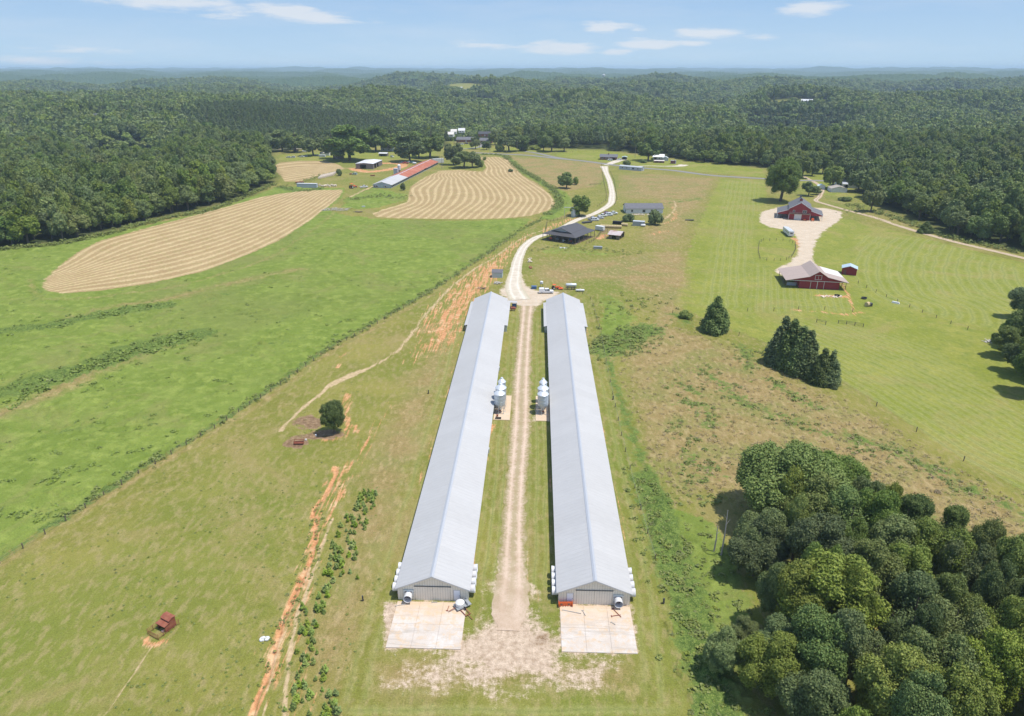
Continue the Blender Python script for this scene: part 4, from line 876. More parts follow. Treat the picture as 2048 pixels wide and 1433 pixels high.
G += along([(1010,313),(1035,335),(1060,350),(1090,368),(1112,385),(1120,405),(1112,420),(1095,430)], 1.8, .45, .5, 1.2, .9, 4); G += along([(938,309),(990,310),(1012,313)], 1.8, .5, .6, 1.3, .9, 5)
G += along([(1285,950),(1312,1040),(1345,1130),(1385,1240),(1402,1330),(1430,1440)], 2.2, .26, .25, .75, .7, 6); G += along([(1340,1060),(1420,1180),(1440,1300),(1470,1430)], 3.6, .24, .25, .7, .6, 7)
G += along([(1210,705),(1240,684),(1290,664)], 4.5, .12, .4, 1.0, .8, 8, wav=30); G += along([(1210,640),(1260,620),(1300,600)], 6, .35, .3, .8, .8, 9)
for j, P_ in enumerate(([(1340,765),(1375,775),(1395,790)], [(1400,740),(1450,775),(1480,800),(1545,835)], [(1370,800),(1410,820),(1425,850)], [(1555,828),(1600,850),(1655,872)], [(1540,760),(1600,800),(1630,815)], [(1380,920),(1400,950),(1430,940)],
        [(1700,905),(1790,900),(1840,930),(1900,950)], [(1880,955),(1950,985),(2048,1030)], [(1700,870),(1750,890),(1800,905)], [(1480,690),(1500,720),(1490,740)], [(1730,1000),(1800,1010),(1900,1060)], [(1350,850),(1380,900),(1400,960)], [(1360,960),(1400,1000),(1450,1010)])):
    G += along(P_, 2.4, .42, .25, .75, .6, 20+j, wav=14)
G += along([(700,400),(760,392),(812,396)], 4, .3, .4, 1.0, .7, 40); G += along([(560,372),(600,382),(645,376)], 2.5, .4, .4, 1.1, .7, 41); G += along([(0,500),(120,489),(210,470),(330,438),(430,418),(545,370)], 1.5, .4, .6, 1.6, 1.0, 42)
G += along([(1700,410),(1800,440),(1900,476),(2048,508)], 2.0, .5, .5, 1.5, 1.0, 43); G += along([(1690,425),(1750,420),(1840,450)], 3.0, .8, .4, .9, .9, 44); G += along([(640,1010),(625,1090),(600,1170),(560,1280),(520,1380)], 1.2, .5, .15, .4, .8, 45)
G += along([(680,345),(640,352),(600,368)], 3, .5, .4, .9, .7, 46); G += along([(1068,500),(1110,492),(1180,500),(1280,508)], 3, .5, .3, .7, .7, 47)
rd = random.Random(77)
for _ in range(1100):            # scattered pasture tufts
    x, y = U(rd.uniform(-80, 760), rd.uniform(760, 1460)); q = rd.uniform(.10, .26)
    if sd_poly(W(LUSH), np.array([x]), np.array([y]))[0] < 0 and not (-24 < x < 20 and y > 60) and vn(np.array([x/6]), np.array([y/6]), 13)[0] > .5: G.append((x, y, q, q*.7))
clumps('weeds', G, F_WEED, 'weeds and brambles along the hedgerows, ditches and rough patches', 22)
LU = along([(0,668),(80,655),(160,640),(250,622),(330,612)], 2.2, .35, .5, 1.3, .45, 2) + along([(0,800),(90,762),(180,735),(270,700),(330,684),(395,670)], 3.2, .22, .5, 1.4, .45, 3)
LW = W(LUSH)
for _ in range(5200):
    x, y = U(rd.uniform(-60, 1060), rd.uniform(440, 1110)**1.0)
    v = vn(np.array([x/7]), np.array([y/5]), 47)[0]*.6+vn(np.array([x/2.2]), np.array([y/2.2]), 48)[0]*.4
    if v > .62 and sd_poly(LW, np.array([x]), np.array([y]))[0] > 1 and sd_poly(W(HAY_L), np.array([x]), np.array([y]))[0] < -2: q = rd.uniform(.3, .9); LU.append((x, y, q, q*.5))
clumps('tall_grass', LU, foliage('meadow_grass', (.140,.215,.028), (.200,.275,.040), (.28,.34,.08), .15, 0), 'tussocks of tall grass in the bright green meadow', 16, 5)
DR = []
for _ in range(5200):
    x, y = U(rd.uniform(1230, 2100), rd.uniform(650, 1120))
    if sd_poly(W(LAYERS['dry'][0][0]), np.array([x]), np.array([y]))[0] > 0 and sd_poly(GV, np.array([x]), np.array([y]))[0] < 0: q = rd.uniform(.2, .55); DR.append((x, y, q, q*.8))
clumps('dry_grass', DR, F_DRYW, 'dry tan grass stalks over the rough field on the right', 10, 6)
# ================================================================ BUILDINGS
M_ROOF = simple('white_steel_roof', (.47,.465,.46), .6, .2, var=.06, scale=.10, dirt=(.43,.42,.41), dirtamt=.5, ribs=('Y', .92, .07))
M_TRIM = simple('galvanised_trim', (.52,.53,.55), .4, .5, .3, var=.05)
M_TAN = simple('tan_steel_wall', (.80,.735,.63), .6, .3, var=.05, scale=.5, dirt=(.40,.35,.28), ribs=('X', .40, .42))
M_WALLSIDE = simple('grey_steel_side', (.45,.45,.44), .6, .3, var=.05, ribs=('Y', .5, .3))
M_GALV = simple('galvanised_steel', (.50,.56,.60), .42, .6, .45, var=.10, scale=1.2, ribs=('Z', .8, .25))
M_CAP = simple('bright_galvanised', (.60,.63,.66), .45, .5, .25, var=.08)
M_WHITE_P = simple('white_paint', (.66,.66,.66), .4, .4, var=.05, dirt=(.55,.52,.46), dirtamt=.3)
M_DOORW = simple('white_door', (.80,.82,.88), .5, .3, var=.03)
M_BLACK = simple('black_rubber', (.02,.02,.022), .8, .2)
M_DKMET = simple('dark_metal', (.07,.07,.075), .6, .4)
M_FAN = simple('fan_housing', (.66,.67,.69), .4, .4, var=.05, dirt=(.55,.45,.38), dirtamt=.4)
M_FANIN = simple('dirty_fan_blade', (.22,.13,.10), .8, .2, var=.3, scale=3)
M_RED = simple('barn_red', (.30,.042,.046), .75, .2, var=.14, scale=.8, ribs=('X', .30, .35))
M_REDS = simple('barn_red_side', (.30,.042,.046), .75, .2, var=.14, scale=.8, ribs=('Y', .30, .35))
M_RUST = simple('rusty_roof', (.40,.135,.085), .8, .2, var=.18, scale=.35, dirt=(.55,.30,.22), dirtamt=.5, ribs=('Y', .9, .2))
M_RUSTP = simple('rusty_red_paint', (.26,.085,.055), .8, .2, var=.3, scale=2.5, dirt=(.38,.19,.11), dirtamt=.5)
M_TANROOF = simple('tan_metal_roof', (.42,.33,.285), .55, .35, var=.05, scale=.3, ribs=('Y', .9, .22))
M_CREAM = simple('cream_metal_roof', (.66,.62,.57), .55, .35, var=.04)
M_SHING = simple('dark_shingle', (.085,.085,.095), .85, .15, var=.2, scale=2, ribs=('Z', .25, .3))
M_SLATE = simple('grey_shingle', (.15,.15,.165), .85, .15, var=.18, scale=1.5, dirt=(.22,.22,.22))
M_DKROOF = simple('dark_bronze_metal_roof', (.085,.080,.082), .5, .4, var=.08, scale=.6, ribs=('X', .6, .2))
M_BRN = simple('brown_steel_wall', (.205,.175,.165), .65, .3, var=.08, ribs=('A', .5, .3))
M_WSID = simple('white_siding', (.70,.70,.70), .6, .3, var=.05, dirt=(.5,.48,.44), ribs=('Z', .35, .25))
M_GSID = simple('pale_grey_siding', (.46,.48,.52), .6, .3, var=.05, ribs=('Z', .35, .25))
M_BRICK = simple('red_brick', (.27,.125,.09), .85, .1, var=.25, scale=6, ribs=('Z', .22, .3))
M_WOOD = simple('weathered_wood', (.20,.155,.115), .85, .1, var=.25, scale=3, ribs=('A', .35, .3))
M_BROOF = simple('brown_shingle', (.27,.225,.175), .85, .1, var=.18, scale=1.5)
M_GLASS = simple('window_glass', (.035,.045,.055), .08, .8, var=.1)
M_BLUE = simple('blue_paint', (.06,.13,.27), .5, .4, var=.15, dirt=(.12,.15,.2))
M_ORNG = simple('orange_paint', (.72,.135,.035), .5, .4, var=.15, dirt=(.35,.10,.05))
M_POST = simple('fence_wood', (.16,.13,.10), .9, .1, var=.3, scale=5)
M_WIRE = simple('fence_wire', (.22,.22,.22), .6, .4, .5)
M_HAYB = simple('baled_hay', (.52,.41,.235), .95, .05, var=.25, scale=3, dirt=(.38,.28,.14))
M_WRAP = simple('net_wrapped_hay', (.66,.56,.46), .9, .1, var=.15, scale=3)
M_JUNK = simple('weathered_board', (.46,.43,.39), .9, .1, var=.4, scale=1.2, dirt=(.28,.25,.22), dirtamt=.7)
M_TINY = simple('grey_steel', (.36,.38,.40), .5, .5, .3, var=.1)
M_TEAL = simple('pale_teal_door', (.50,.56,.55), .5, .3, var=.04, ribs=('X', .5, .2))
M_MAROON = simple('maroon_paint', (.20,.07,.08), .6, .3, var=.1)

def wall_panels(m, A, B, top, holes, t):
    """solid wall from A to B (local xy) of thickness t to its left, with real openings"""
    A = Vector((*A, 0)); B = Vector((*B, 0)); L = (B-A).length; d = (B-A)/L; nrm = Vector((-d.y, d.x, 0))*t
    tu = [p[0] for p in top]; tz = [p[1] for p in top]; zt = lambda u: float(np.interp(u, tu, tz))
    br = sorted(set([0, L]+[u for u in tu if 0 < u < L]+[h[0] for h in holes]+[h[0]+h[1] for h in holes]))
    def piece(ua, ub, z0, za, zb):
        if min(za, zb) <= z0+1e-4 and max(za, zb) <= z0+1e-3: return
        a = A+d*ua; b = A+d*ub; q = [(a.x, a.y, z0), (b.x, b.y, z0), (b.x+nrm.x, b.y+nrm.y, z0), (a.x+nrm.x, a.y+nrm.y, z0), (a.x, a.y, za), (b.x, b.y, zb), (b.x+nrm.x, b.y+nrm.y, zb), (a.x+nrm.x, a.y+nrm.y, za)]
        m.hexa(q)
    for ua, ub in zip(br, br[1:]):
        if ub-ua < 1e-4: continue
        mid = (ua+ub)/2; hs = sorted([(h[2], h[3]) for h in holes if h[0]-1e-5 <= mid <= h[0]+h[1]+1e-5]); z = -.15
        for h0, h1 in hs:
            if h0 > z+.01: piece(ua, ub, z, h0, h0)
            z = h1
        piece(ua, ub, z, zt(ua), zt(ub))

def fitting(root, A, B, h, t, kind, mat, label=None):
    A = Vector((*A, 0)); B = Vector((*B, 0)); d = (B-A).normalized(); n = Vector((-d.y, d.x, 0)); u0, w, z0, z1 = h[:4]
    def blk(m, ua, ub, za, zb, d0, d1):
        p = [A+d*ua+n*d0, A+d*ub+n*d0, A+d*ub+n*d1, A+d*ua+n*d1]; m.hexa([(q.x, q.y, za) for q in p]+[(q.x, q.y, zb) for q in p])
    if kind == 'open': return
    if kind == 'window':
        m = MB(); f = .09; blk(m, u0-f, u0+w+f, z1, z1+f, -.04, t*.6); blk(m, u0-f, u0+w+f, z0-f, z0, -.06, t*.6); blk(m, u0-f, u0, z0, z1, -.04, t*.6); blk(m, u0+w, u0+w+f, z0, z1, -.04, t*.6); blk(m, u0+w/2-.03, u0+w/2+.03, z0, z1, -.01, t*.55)
        fr = m.build('window', mat or M_WHITE_P, root); m = MB(); blk(m, u0, u0+w, z0, z1, t*.65, t*.8); m.build('pane', M_GLASS, fr)
    else:
        m = MB(); blk(m, u0+.01, u0+w-.01, z0-.02, z1-.01, t*.15, t*.7)
        if kind == 'garage':
            for k in range(1, 4): blk(m, u0+.05, u0+w-.05, z0+(z1-z0)*k/4-.02, z0+(z1-z0)*k/4+.02, t*.15-.02, t*.15)
        o = m.build('door', mat or M_WHITE_P, root)
        if kind == 'door': m = MB(); blk(m, u0+w*.82, u0+w*.88, z0+(z1-z0)*.45, z0+(z1-z0)*.53, t*.15-.06, t*.15); m.build('handle', M_DKMET, o)

def bldg(name, label, cat, x, y, rot, w, depth, he, hr, ridge, wm, rm, ov=.4, ops=(), group=None, t=.14, rt=.10, trim=None, chim=None, wm2=None):
    """front-left corner of the front wall at local (0,0); x along the front, y away"""
    r = thing(name, label, cat, x, y, rot, group); C4 = [(0, 0), (w, 0), (w, depth), (0, depth)]
    sides = {'F': (C4[0], C4[1], w), 'R': (C4[1], C4[2], depth), 'B': (C4[2], C4[3], w), 'L': (C4[3], C4[0], depth)}
    m = MB(); m2 = MB()
    for k, (A, B, L) in sides.items():
        gab = (ridge == 'y') == (k in 'FB'); top = [(0, he), (L/2, hr), (L, he)] if gab else [(0, he), (L, he)]
        hs = [o for o in ops if o[0] == k]
        # side walls butt between the front and back walls
        A2, B2, off = A, B, 0
        if k in 'RL':
            dv = Vector(B)-Vector(A); dv.normalize(); A2 = tuple(Vector(A)+dv*t); B2 = tuple(Vector(B)-dv*t); off = t
            top = [(max(0, u-off), z) for u, z in top] if not gab else [(0, he+(hr-he)*t/(L/2)), (L/2-t, hr), (L-2*t, he+(hr-he)*t/(L/2))]
        wall_panels(m2 if k in 'RL' else m, A2, B2, top, [(o[1]-off, o[2], o[3], o[4]) for o in hs], t)
        for o in hs: fitting(r, A2, B2, (o[1]-off, o[2], o[3], o[4]), t, o[5], o[6] if len(o) > 6 else None)
    if wm2: m.build('end_wall', wm, r); m2.build('side_wall', wm2, r)
    else: m.v, m.f = m.v, m.f; k = len(m.v); m.v += m2.v; m.f += [tuple(i+k for i in f) for f in m2.f]; m.build('wall', wm, r)
    m = MB(); half = (w if ridge == 'y' else depth)/2; L = depth if ridge == 'y' else w; s = (hr-he)/half; e = he-s*ov+.03; pr = [(-ov, e), (half, hr+.03), (half, hr+.03+rt), (-ov, e+rt)]; pr2 = [(half, hr+.03), (2*half+ov, e), (2*half+ov, e+rt), (half, hr+.03+rt)]
    for q in (pr, pr2): (m.extrude_y if ridge == 'y' else m.extrude_x)(q, -ov, L+ov)
    rf = m.build('roof', rm, r)
    if trim:
        m = MB(); g = .16
        for yy in ((-ov-.05, -ov) if True else ()),:
            q1 = [(-ov, e-.04), (half, hr-.01), (half, hr+rt+.06), (-ov, e+rt+.03)]; q2 = [(half, hr-.01), (2*half+ov, e-.04), (2*half+ov, e+rt+.03), (half, hr+rt+.06)]
            for q in (q1, q2): (m.extrude_y if ridge == 'y' else m.extrude_x)(q, *yy)
        m.build('roof_trim', trim, r)
    if chim: m = MB(); cx, cy, cw, cz = chim; m.box(cx, cx+cw, cy, cy+cw, he, cz).box(cx-.08, cx+cw+.08, cy-.08, cy+cw+.08, cz, cz+.15); m.build('chimney', M_BRICK, rf)
    return r
def on(name, label, cat, pL, rot, *a, **k): x, y = U(*pL); return bldg(name, label, cat, x, y, R(rot), *a, **k)

# ---- the two long poultry houses
def fan(root, x, y, z, d, r=.66, ln=.95, nm='exhaust_fan'):
    """cone shaped exhaust fan: d is its outward direction"""
    m = MB(); ax = 'X' if abs(d[0]) > .5 else 'Y'; s = d[0] if ax == 'X' else d[1]
    prof = [(r*.86, 0), (r, s*ln), (r-.05, s*ln), (r*.82, s*.06)]
    n = 20; P = []; F = []
    for q, (rr_, zz) in enumerate(prof):
        for i in range(n):
            a = 2*math.pi*i/n; c_, s_ = rr_*math.cos(a), rr_*math.sin(a); P.append((x+zz, y+c_, z+s_) if ax == 'X' else (x+c_, y+zz, z+s_))
    for q in range(3):
        for i in range(n): F.append((q*n+i, q*n+(i+1) % n, (q+1)*n+(i+1) % n, (q+1)*n+i))
    m.poly(P, F); o = m.build(nm, M_FAN, root, smooth=True)
    b = MB()
    for k in range(6):
        a = k*math.pi/3; c_, s_ = math.cos(a), math.sin(a); e = s*.22
        pts = [(0.05, -.07, 0), (r*.8, -.17, .05*s), (r*.8, .17, -.05*s), (.05, .07, 0)]
        q = []
        for dz in (-.012, .012):
            for p in pts:
                u, v = p[0]*c_-p[1]*s_, p[0]*s_+p[1]*c_; q.append((x+e+p[2]+dz, y+u, z+v) if ax == 'X' else (x+u, y+e+p[2]+dz, z+v))
        b.hexa(q)
    if ax == 'X': b.lathe([(.12, e-.05), (.12, e+.05)], 10, (x, y, z), 'X'); b.box(x+s*.02-.01, x+s*.02+.01, y-r*.8, y+r*.8, z-r*.8, z+r*.8)
    else: b.lathe([(.12, e-.05), (.12, e+.05)], 10, (x, y, z), 'Y'); b.box(x-r*.8, x+r*.8, y+s*.02-.01, y+s*.02+.01, z-r*.8, z+r*.8)
    b.build('fan_blades', M_FANIN, o); return o
def tone_panels(m, pitch=.92, amt=.07):
    t = NT(m.node_tree); b = m.node_tree.nodes['Principled BSDF']; src = b.inputs['Base Color'].links[0].from_socket
    y = t.math('FLOOR', t.math('DIVIDE', t.sep()[1], pitch*1.0)); w = t.new('ShaderNodeTexWhiteNoise', noise_dimensions='1D'); t.put(w.inputs['W'], y)
    g = t.math('MULTIPLY', t.rng(w.outputs[0], 0, 1, 1-amt, 1+amt), t.rng(t.noise(.9, 5, .7, vec=t.map((.5, 3.0, 1))), .3, .7, .95, 1.04)); mm = t.new('ShaderNodeVectorMath', operation='SCALE'); t.put(mm.inputs[0], src); t.put(mm.inputs['Scale'], g); t.put(b.inputs['Base Color'], mm.outputs[0])
tone_panels(M_ROOF, 3.68, .022); tone_panels(M_RUST, .9, .10); tone_panels(M_TANROOF, .9, .03)
def poultry_house(cx, y0, y1, label, mirror):
    s = -1 if mirror else 1
    r = thing('poultry_house', label, 'poultry house', cx, y0, 0, 'pair of long white roofed poultry houses'); L = y1-y0; hw = 5.62; ro = 5.96; he = 2.42; hr = 4.85; sl = (hr-he)/hw
    dr = (-2.35-.0, 4.7, 0, 2.9)                                           # big sliding doors in the gable
    m = MB(); top = [(0, he), (hw, hr), (2*hw, he)]; d0 = hw-2.75; dw = 5.5
    dx = (hw+2.05+1.15) if not mirror else (hw-2.05-2.1)                   # walk door position along the front
    dx = hw+3.3 if not mirror else hw-4.3
    wall_panels(m, (-hw, 0), (hw, 0), top, [(d0, dw, 0, 2.75), (dx, 1.0, .05, 2.1)], .12); m.build('gable_wall', M_TAN, r); m = MB(); wall_panels(m, (hw, L), (-hw, L), top, [(hw-2, 4, 0, 2.7)], .12)
    m.build('gable_wall', M_TAN, r)
    m = MB().box(-hw, -hw+.12, .12, L-.12, -.15, he+.05); m.build('side_wall', M_WALLSIDE, r); m = MB().box(hw-.12, hw, .12, L-.12, -.15, he+.05); m.build('side_wall', M_WALLSIDE, r)
    m = MB(); e = he-sl*(ro-hw)+.03
    m.extrude_y([(-ro, e), (0, hr+.06), (0, hr+.15), (-ro, e+.09)], -.32, L+.32); rf = m.build('roof', M_ROOF, r)
    m = MB(); m.extrude_y([(0, hr+.06), (ro, e), (ro, e+.09), (0, hr+.15)], -.32, L+.32); m.build('roof', M_ROOF, r)
    m = MB(); m.extrude_y([(-.32, hr+.15-.13+.02), (0, hr+.17), (.32, hr+.04), (.32, hr+.07), (0, hr+.21), (-.32, hr+.07)], -.34, L+.34); m.build('ridge_cap', M_TRIM, r)
    m = MB()
    for q in ([(-ro, e-.12), (0, hr-.06), (0, hr+.18), (-ro, e+.12)], [(0, hr-.06), (ro, e-.12), (ro, e+.12), (0, hr+.18)]): m.extrude_y(q, -.36, -.32)
    m.build('gable_trim', M_TRIM, r)
    for k in (-1, 1):
        m = MB(); x = d0-hw+(0 if k < 0 else dw/2); m.box(x+.012, x+dw/2-.012, -.05, .0-.005, -.05, 2.74); m.build('sliding_door', M_TAN, r)
    m = MB(); m.box(-2.95, 2.95, -.10, -.052, 2.74, 2.86); m.build('door_rail', M_DKMET, r)
    m = MB(); x = dx-hw; m.box(x+.02, x+.98, .01, .07, .05, 2.08); o = m.build('walk_door', M_DOORW, r)
    m = MB(); m.box(x-.07, x, -.03, .05, .0, 2.17).box(x+1, x+1.07, -.03, .05, 0, 2.17).box(x, x+1, -.03, .05, 2.1, 2.17); m.build('door_frame', M_TRIM, r); m = MB().box(x+.85, x+.92, -.05, .01, 1.0, 1.08); m.build('handle', M_DKMET, o)
    fx = -3.85 if not mirror else 3.75
    m = MB(); m.box(fx-.82, fx+.82, -.14, 0, .45, 2.05); m.build('fan_box', M_GALV, r); fan(r, fx, -.14, 1.22, (0, -1), .68, 1.15)
    for k in (-1, 1):
        for j in range(4): fan(r, k*hw, 1.35+j*1.62, 1.35, (k, 0), .70, .98)
    for k in (-1, 1):                                                     # cooling pad sheds at the far end
        m = MB(); a, b = L-26.5, L-3.0; x0, x1 = (hw, hw+1.05) if k > 0 else (-hw-1.05, -hw); m.box(x0, x1, a, b, -.1, 1.9); o = m.build('cooling_pad_shed', M_GALV, r)
        m = MB(); xi, xo = k*(ro-.05), k*(hw+1.35); q = [(xi, e-.02), (xo, e-.20), (xo, e-.13), (xi, e+.06)]
        if k < 0: q = q[::-1]
        m.extrude_y(q, a-.2, b+.2); m.build('shed_roof', M_ROOF, o)
    for k, yy in ((-1, L*.62), (1, L*.60), (1, L*.30)):                      # small inlet and meter boxes along the walls
        m = MB(); m.box(*(sorted((k*hw, k*(hw+.42)))), yy, yy+.9, .7, 1.7); m.build('control_box', M_CAP, r)
    m = MB()
    for j in range(22):
        for k in (-1, 1): yy = 12+j*(L-45)/22; m.box(*sorted((k*hw, k*(hw+.05))), yy, yy+1.2, 1.45, 1.75)
    m.build('air_inlets', M_DKMET, r)
    return r
poultry_house(-15.5, 84.5, 231.6, 'left poultry house of the pair, gable fan left of its doors', False)
poultry_house(9.98, 84.5, 231.3, 'right poultry house of the pair, gable fan right of its doors', True)

# ---- feed bins
def feed_bin(x, y, label, s=1.0, hs=1.0, near=True):
    r = thing('feed_bin', label, 'feed bin', x, y, 0, 'galvanised feed bins beside the poultry houses'); r.scale = (s, s, hs)
    m = MB(); m.lathe([(1.30, 2.5), (1.33, 2.52), (1.33, 3.3), (1.31, 3.32), (1.33, 3.34), (1.33, 4.1), (1.31, 4.12), (1.33, 4.14), (1.33, 5.3)], 28); m.build('bin_body', M_GALV, r, smooth=True)
    m = MB(); m.lathe([(.22, .75), (1.30, 2.5)], 24); m.build('hopper', M_GALV, r, smooth=True)
    m = MB(); m.lathe([(1.42, 5.24), (1.42, 5.30), (.42, 6.12)], 24); m.build('roof_cone', M_CAP, r, smooth=True)
    m = MB(); m.lathe([(.42, 6.08), (.44, 6.28), (.30, 6.40)], 16); m.build('fill_cap', M_CAP, r, smooth=True)
    for k in range(6):
        a = k*math.pi/3+.3; c_, s_ = math.cos(a), math.sin(a); m = MB(); m.tube((c_*1.30, s_*1.30, .1), (c_*1.30, s_*1.30, 3.2), .055, n=6).box(c_*1.3-.14, c_*1.3+.14, s_*1.3-.14, s_*1.3+.14, .12, .16); m.build('leg', M_GALV, r)
    m = MB()
    for k in (-.17, .17): m.tube((1.0+.0, -.95+k*1.6, .3), (1.0, -.95+k*1.6, 5.3), .022, n=5)
    for j in range(16): m.tube((1.0, -1.22, .5+j*.31), (1.0, -.68, .5+j*.31), .016, n=4)
    m.build('ladder', M_CAP, r)
    m = MB(); m.tube((0, 0, .62), (0, .4, .55), .16, n=10).box(-.25, .25, -.25, .25, .5, .85); m.build('auger_boot', M_RUSTP if near else M_GALV, r); return r
for nm, x in (('left', -8.2), ('right', 2.35)):
    for k, (dy, s, hs, lb) in enumerate(((0, 1, 1, 'nearest'), (2.9, 1.0, 1.03, 'middle'), (6.0, .72, 1.06, 'farthest, narrower'))):
        feed_bin(x+k*.12*(1 if x < 0 else .3), 149.2+dy, lb+' feed bin beside the '+nm+' poultry house', s, hs, k == 0)

# ---- generic small builders
def wheel(root, x, y, r=.34, w=.22):
    m = MB(); m.lathe([(r*.62, x-w/2), (r*.93, x-w/2), (r, x-w/2+.03), (r, x+w/2-.03), (r*.93, x+w/2), (r*.62, x+w/2)], 14, (0, y, r), 'X'); o = m.build('wheel', M_BLACK, root, smooth=True)
    m = MB(); m.lathe([(r*.6, x-w/2-.012), (r*.6, x+w/2+.012)], 10, (0, y, r), 'X'); m.build('rim', M_TRIM, o)
PAINT = {}
def paint(c):
    if c not in PAINT: PAINT[c] = simple('car_paint', c, .28, .6, var=.02)
    return PAINT[c]
def car(px, py, rot, kind, col, label, group=None, name=None):
    x, y = px if isinstance(px, tuple) else U(px, py)
    nm = {'pickup': 'pickup_truck', 'cap': 'pickup_truck', 'suv': 'parked_car', 'sedan': 'parked_car', 'van': 'parked_van'}[kind]
    r = thing(name or nm, label, {'pickup': 'pickup', 'cap': 'pickup', 'van': 'van'}.get(kind, 'car'), x, y, R(rot), group); pm = paint(col)
    P = {'sedan': ([(-2.25,.32),(2.2,.32),(2.25,.62),(2.05,.78),(1.0,.92),(-1.5,.95),(-2.2,.88)], [(1.0,.9),(.35,1.38),(-.95,1.42),(-1.75,.93)]),
         'suv': ([(-2.3,.38),(2.3,.38),(2.32,.75),(2.15,.98),(1.1,1.08),(-2.25,1.08)], [(1.1,1.05),(.5,1.65),(-1.95,1.70),(-2.22,1.05)]),
         'van': ([(-2.6,.38),(2.5,.38),(2.5,.85),(1.9,1.15),(-2.6,1.15)], [(1.9,1.1),(1.1,1.95),(-2.55,2.0),(-2.58,1.1)]),
         'pickup': ([(-2.75,.45),(2.7,.45),(2.72,.85),(2.55,1.05),(1.35,1.14),(-2.75,1.14)], [(1.35,1.1),(.85,1.75),(-.55,1.78),(-.85,1.1)]),
         'cap': ([(-2.75,.45),(2.7,.45),(2.72,.85),(2.55,1.05),(1.35,1.14),(-2.75,1.14)], [(1.35,1.1),(.85,1.75),(-.55,1.78),(-.7,1.1)])}[kind]
    body, cab = P; m = MB(); m.extrude_x(body, -.90, .90)
    if kind == 'pickup': m.v = []; m.f = []; m.extrude_x([(p if p[0] > -2 else (-.9, p[1])) for p in body], -.90, .90); m.box(-.90, -.80, -2.75, -.9, .45, 1.14).box(.80, .90, -2.75, -.9, .45, 1.14).box(-.80, .80, -2.75, -2.65, .45, 1.14).box(-.8, .8, -2.65, -.9, .45, .62)
    b = m.build('body', pm, r)
    n = len(cab); lo = [(x_*1.0, 0) for x_ in (.84,)]
    V = []
    for sx, top in ((-1, 0), (1, 0)):
        for (yy, zz) in cab: V.append((sx*(.84 if zz < cab[0][1]+.1 else .70), yy, zz))
    F = [tuple(range(n-1, -1, -1)), tuple(range(n, 2*n))]+[(i, (i+1) % n, (i+1) % n+n, i+n) for i in range(n)]
    m = MB(); m.poly(V, F); m.build('cabin', M_GLASS, r)
    zt = max(p[1] for p in cab); ys = [p[0] for p in cab if p[1] > zt-.15]; m = MB(); m.box(-.71, .71, min(ys)-.03, max(ys)+.03, zt-.05, zt+.03)
    for yy in (min(ys)+.05, (min(ys)+max(ys))/2):
        for sx in (-1, 1): m.hexa([(sx*.86-.02, yy-.05, cab[0][1]), (sx*.86+.02, yy-.05, cab[0][1]), (sx*.86+.02, yy+.07, cab[0][1]), (sx*.86-.02, yy+.07, cab[0][1]), (sx*.72-.02, yy-.05, zt), (sx*.72+.02, yy-.05, zt), (sx*.72+.02, yy+.07, zt), (sx*.72-.02, yy+.07, zt)])
    m.build('roof', pm, r)
    if kind == 'cap': m = MB(); m.extrude_x([(-2.72, 1.145), (-.92, 1.145), (-.92, 1.95), (-2.62, 1.95)], -.88, .88); m.build('bed_cap', pm, r)
    for sx in (-1, 1):
        m = MB(); yf = max(p[0] for p in body); m.box(sx*.62-.16, sx*.62+.16, yf-.04, yf+.03, .68, .84); m.build('headlight', M_CAP, r)
    for yy in (body[0][0]*.64, body[1][0]*.62):
        for sx in (-.80, .80): wheel(r, sx, yy, .34 if kind in ('sedan', 'suv') else .38)
    return r
def bale(x, y, rot, label, group, r=.75, w=1.3, mat=None, z=0.0):
    o = thing('round_bale', label, 'hay bale', x, y, rot, group, z); m = MB(); m.lathe([(r*.93, -w/2), (r, -w/2+.06), (r, w/2-.06), (r*.93, w/2)], 14, (0, 0, r), 'X'); m.build('bale', mat or M_WRAP, o, smooth=True); return o
def fence(name, label, pts, step, h, rails=1, post=.07, mat=None, wire=None, group=None, closed=False, world=False):
    C = np.array(pts) if world else W(pts)
    if closed: C = np.vstack([C, C[:1]])
    L = np.concatenate([[0], np.cumsum(np.hypot(*np.diff(C, axis=0).T))]); n = min(99, int(L[-1]/step)+1); s = np.linspace(0, L[-1], n); X = np.interp(s, L, C[:, 0]); Y = np.interp(s, L, C[:, 1])
    r = thing(name, label, 'fence', float(X[0]), float(Y[0]), 0, group); m = MB(); m.box(-post, post, -post, post, -.3, h); pm = m.build('post', mat or M_POST, r).data
    for i in range(1, n): link('post', pm, r, (float(X[i]-X[0]), float(Y[i]-Y[0]), 0))
    m = MB(); rr_ = .012 if wire is None else wire
    for i in range(n-1):
        for k in range(rails):
            z = h*(.92-.32*k); m.tube((X[i]-X[0], Y[i]-Y[0], z), (X[i+1]-X[0], Y[i+1]-Y[0], z), rr_, n=4, caps=False)
    m.build('wire' if wire is None else 'rail', M_WIRE if wire is None else (mat or M_POST), r); return r
def boxthing(name, label, cat, px, py, rot, w, d, h, mat, roof=None, z=0, legs=False, group=None):
    """a container, crate or tank-like box with ribs, lid and feet"""
    x, y = U(px, py); r = thing(name, label, cat, x, y, R(rot), group, z); m = MB(); z0 = .35 if legs else .05; m.box(0, w, 0, d, z0, h)
    k = max(2, int(w/.6))
    for i in range(k+1): a = w*i/k; m.box(a-.03, a+.03, -.03, 0, z0, h); 
    m.build('body', mat, r); m = MB(); m.box(-.05, w+.05, -.05, d+.05, h, h+.10); m.build('lid' if h < 2 else 'roof', roof or mat, r)
    if legs:
        for yy in (d*.3, d*.7):
            for xx in (.12, w-.12): wheel(r, xx, yy, .36)
    return r
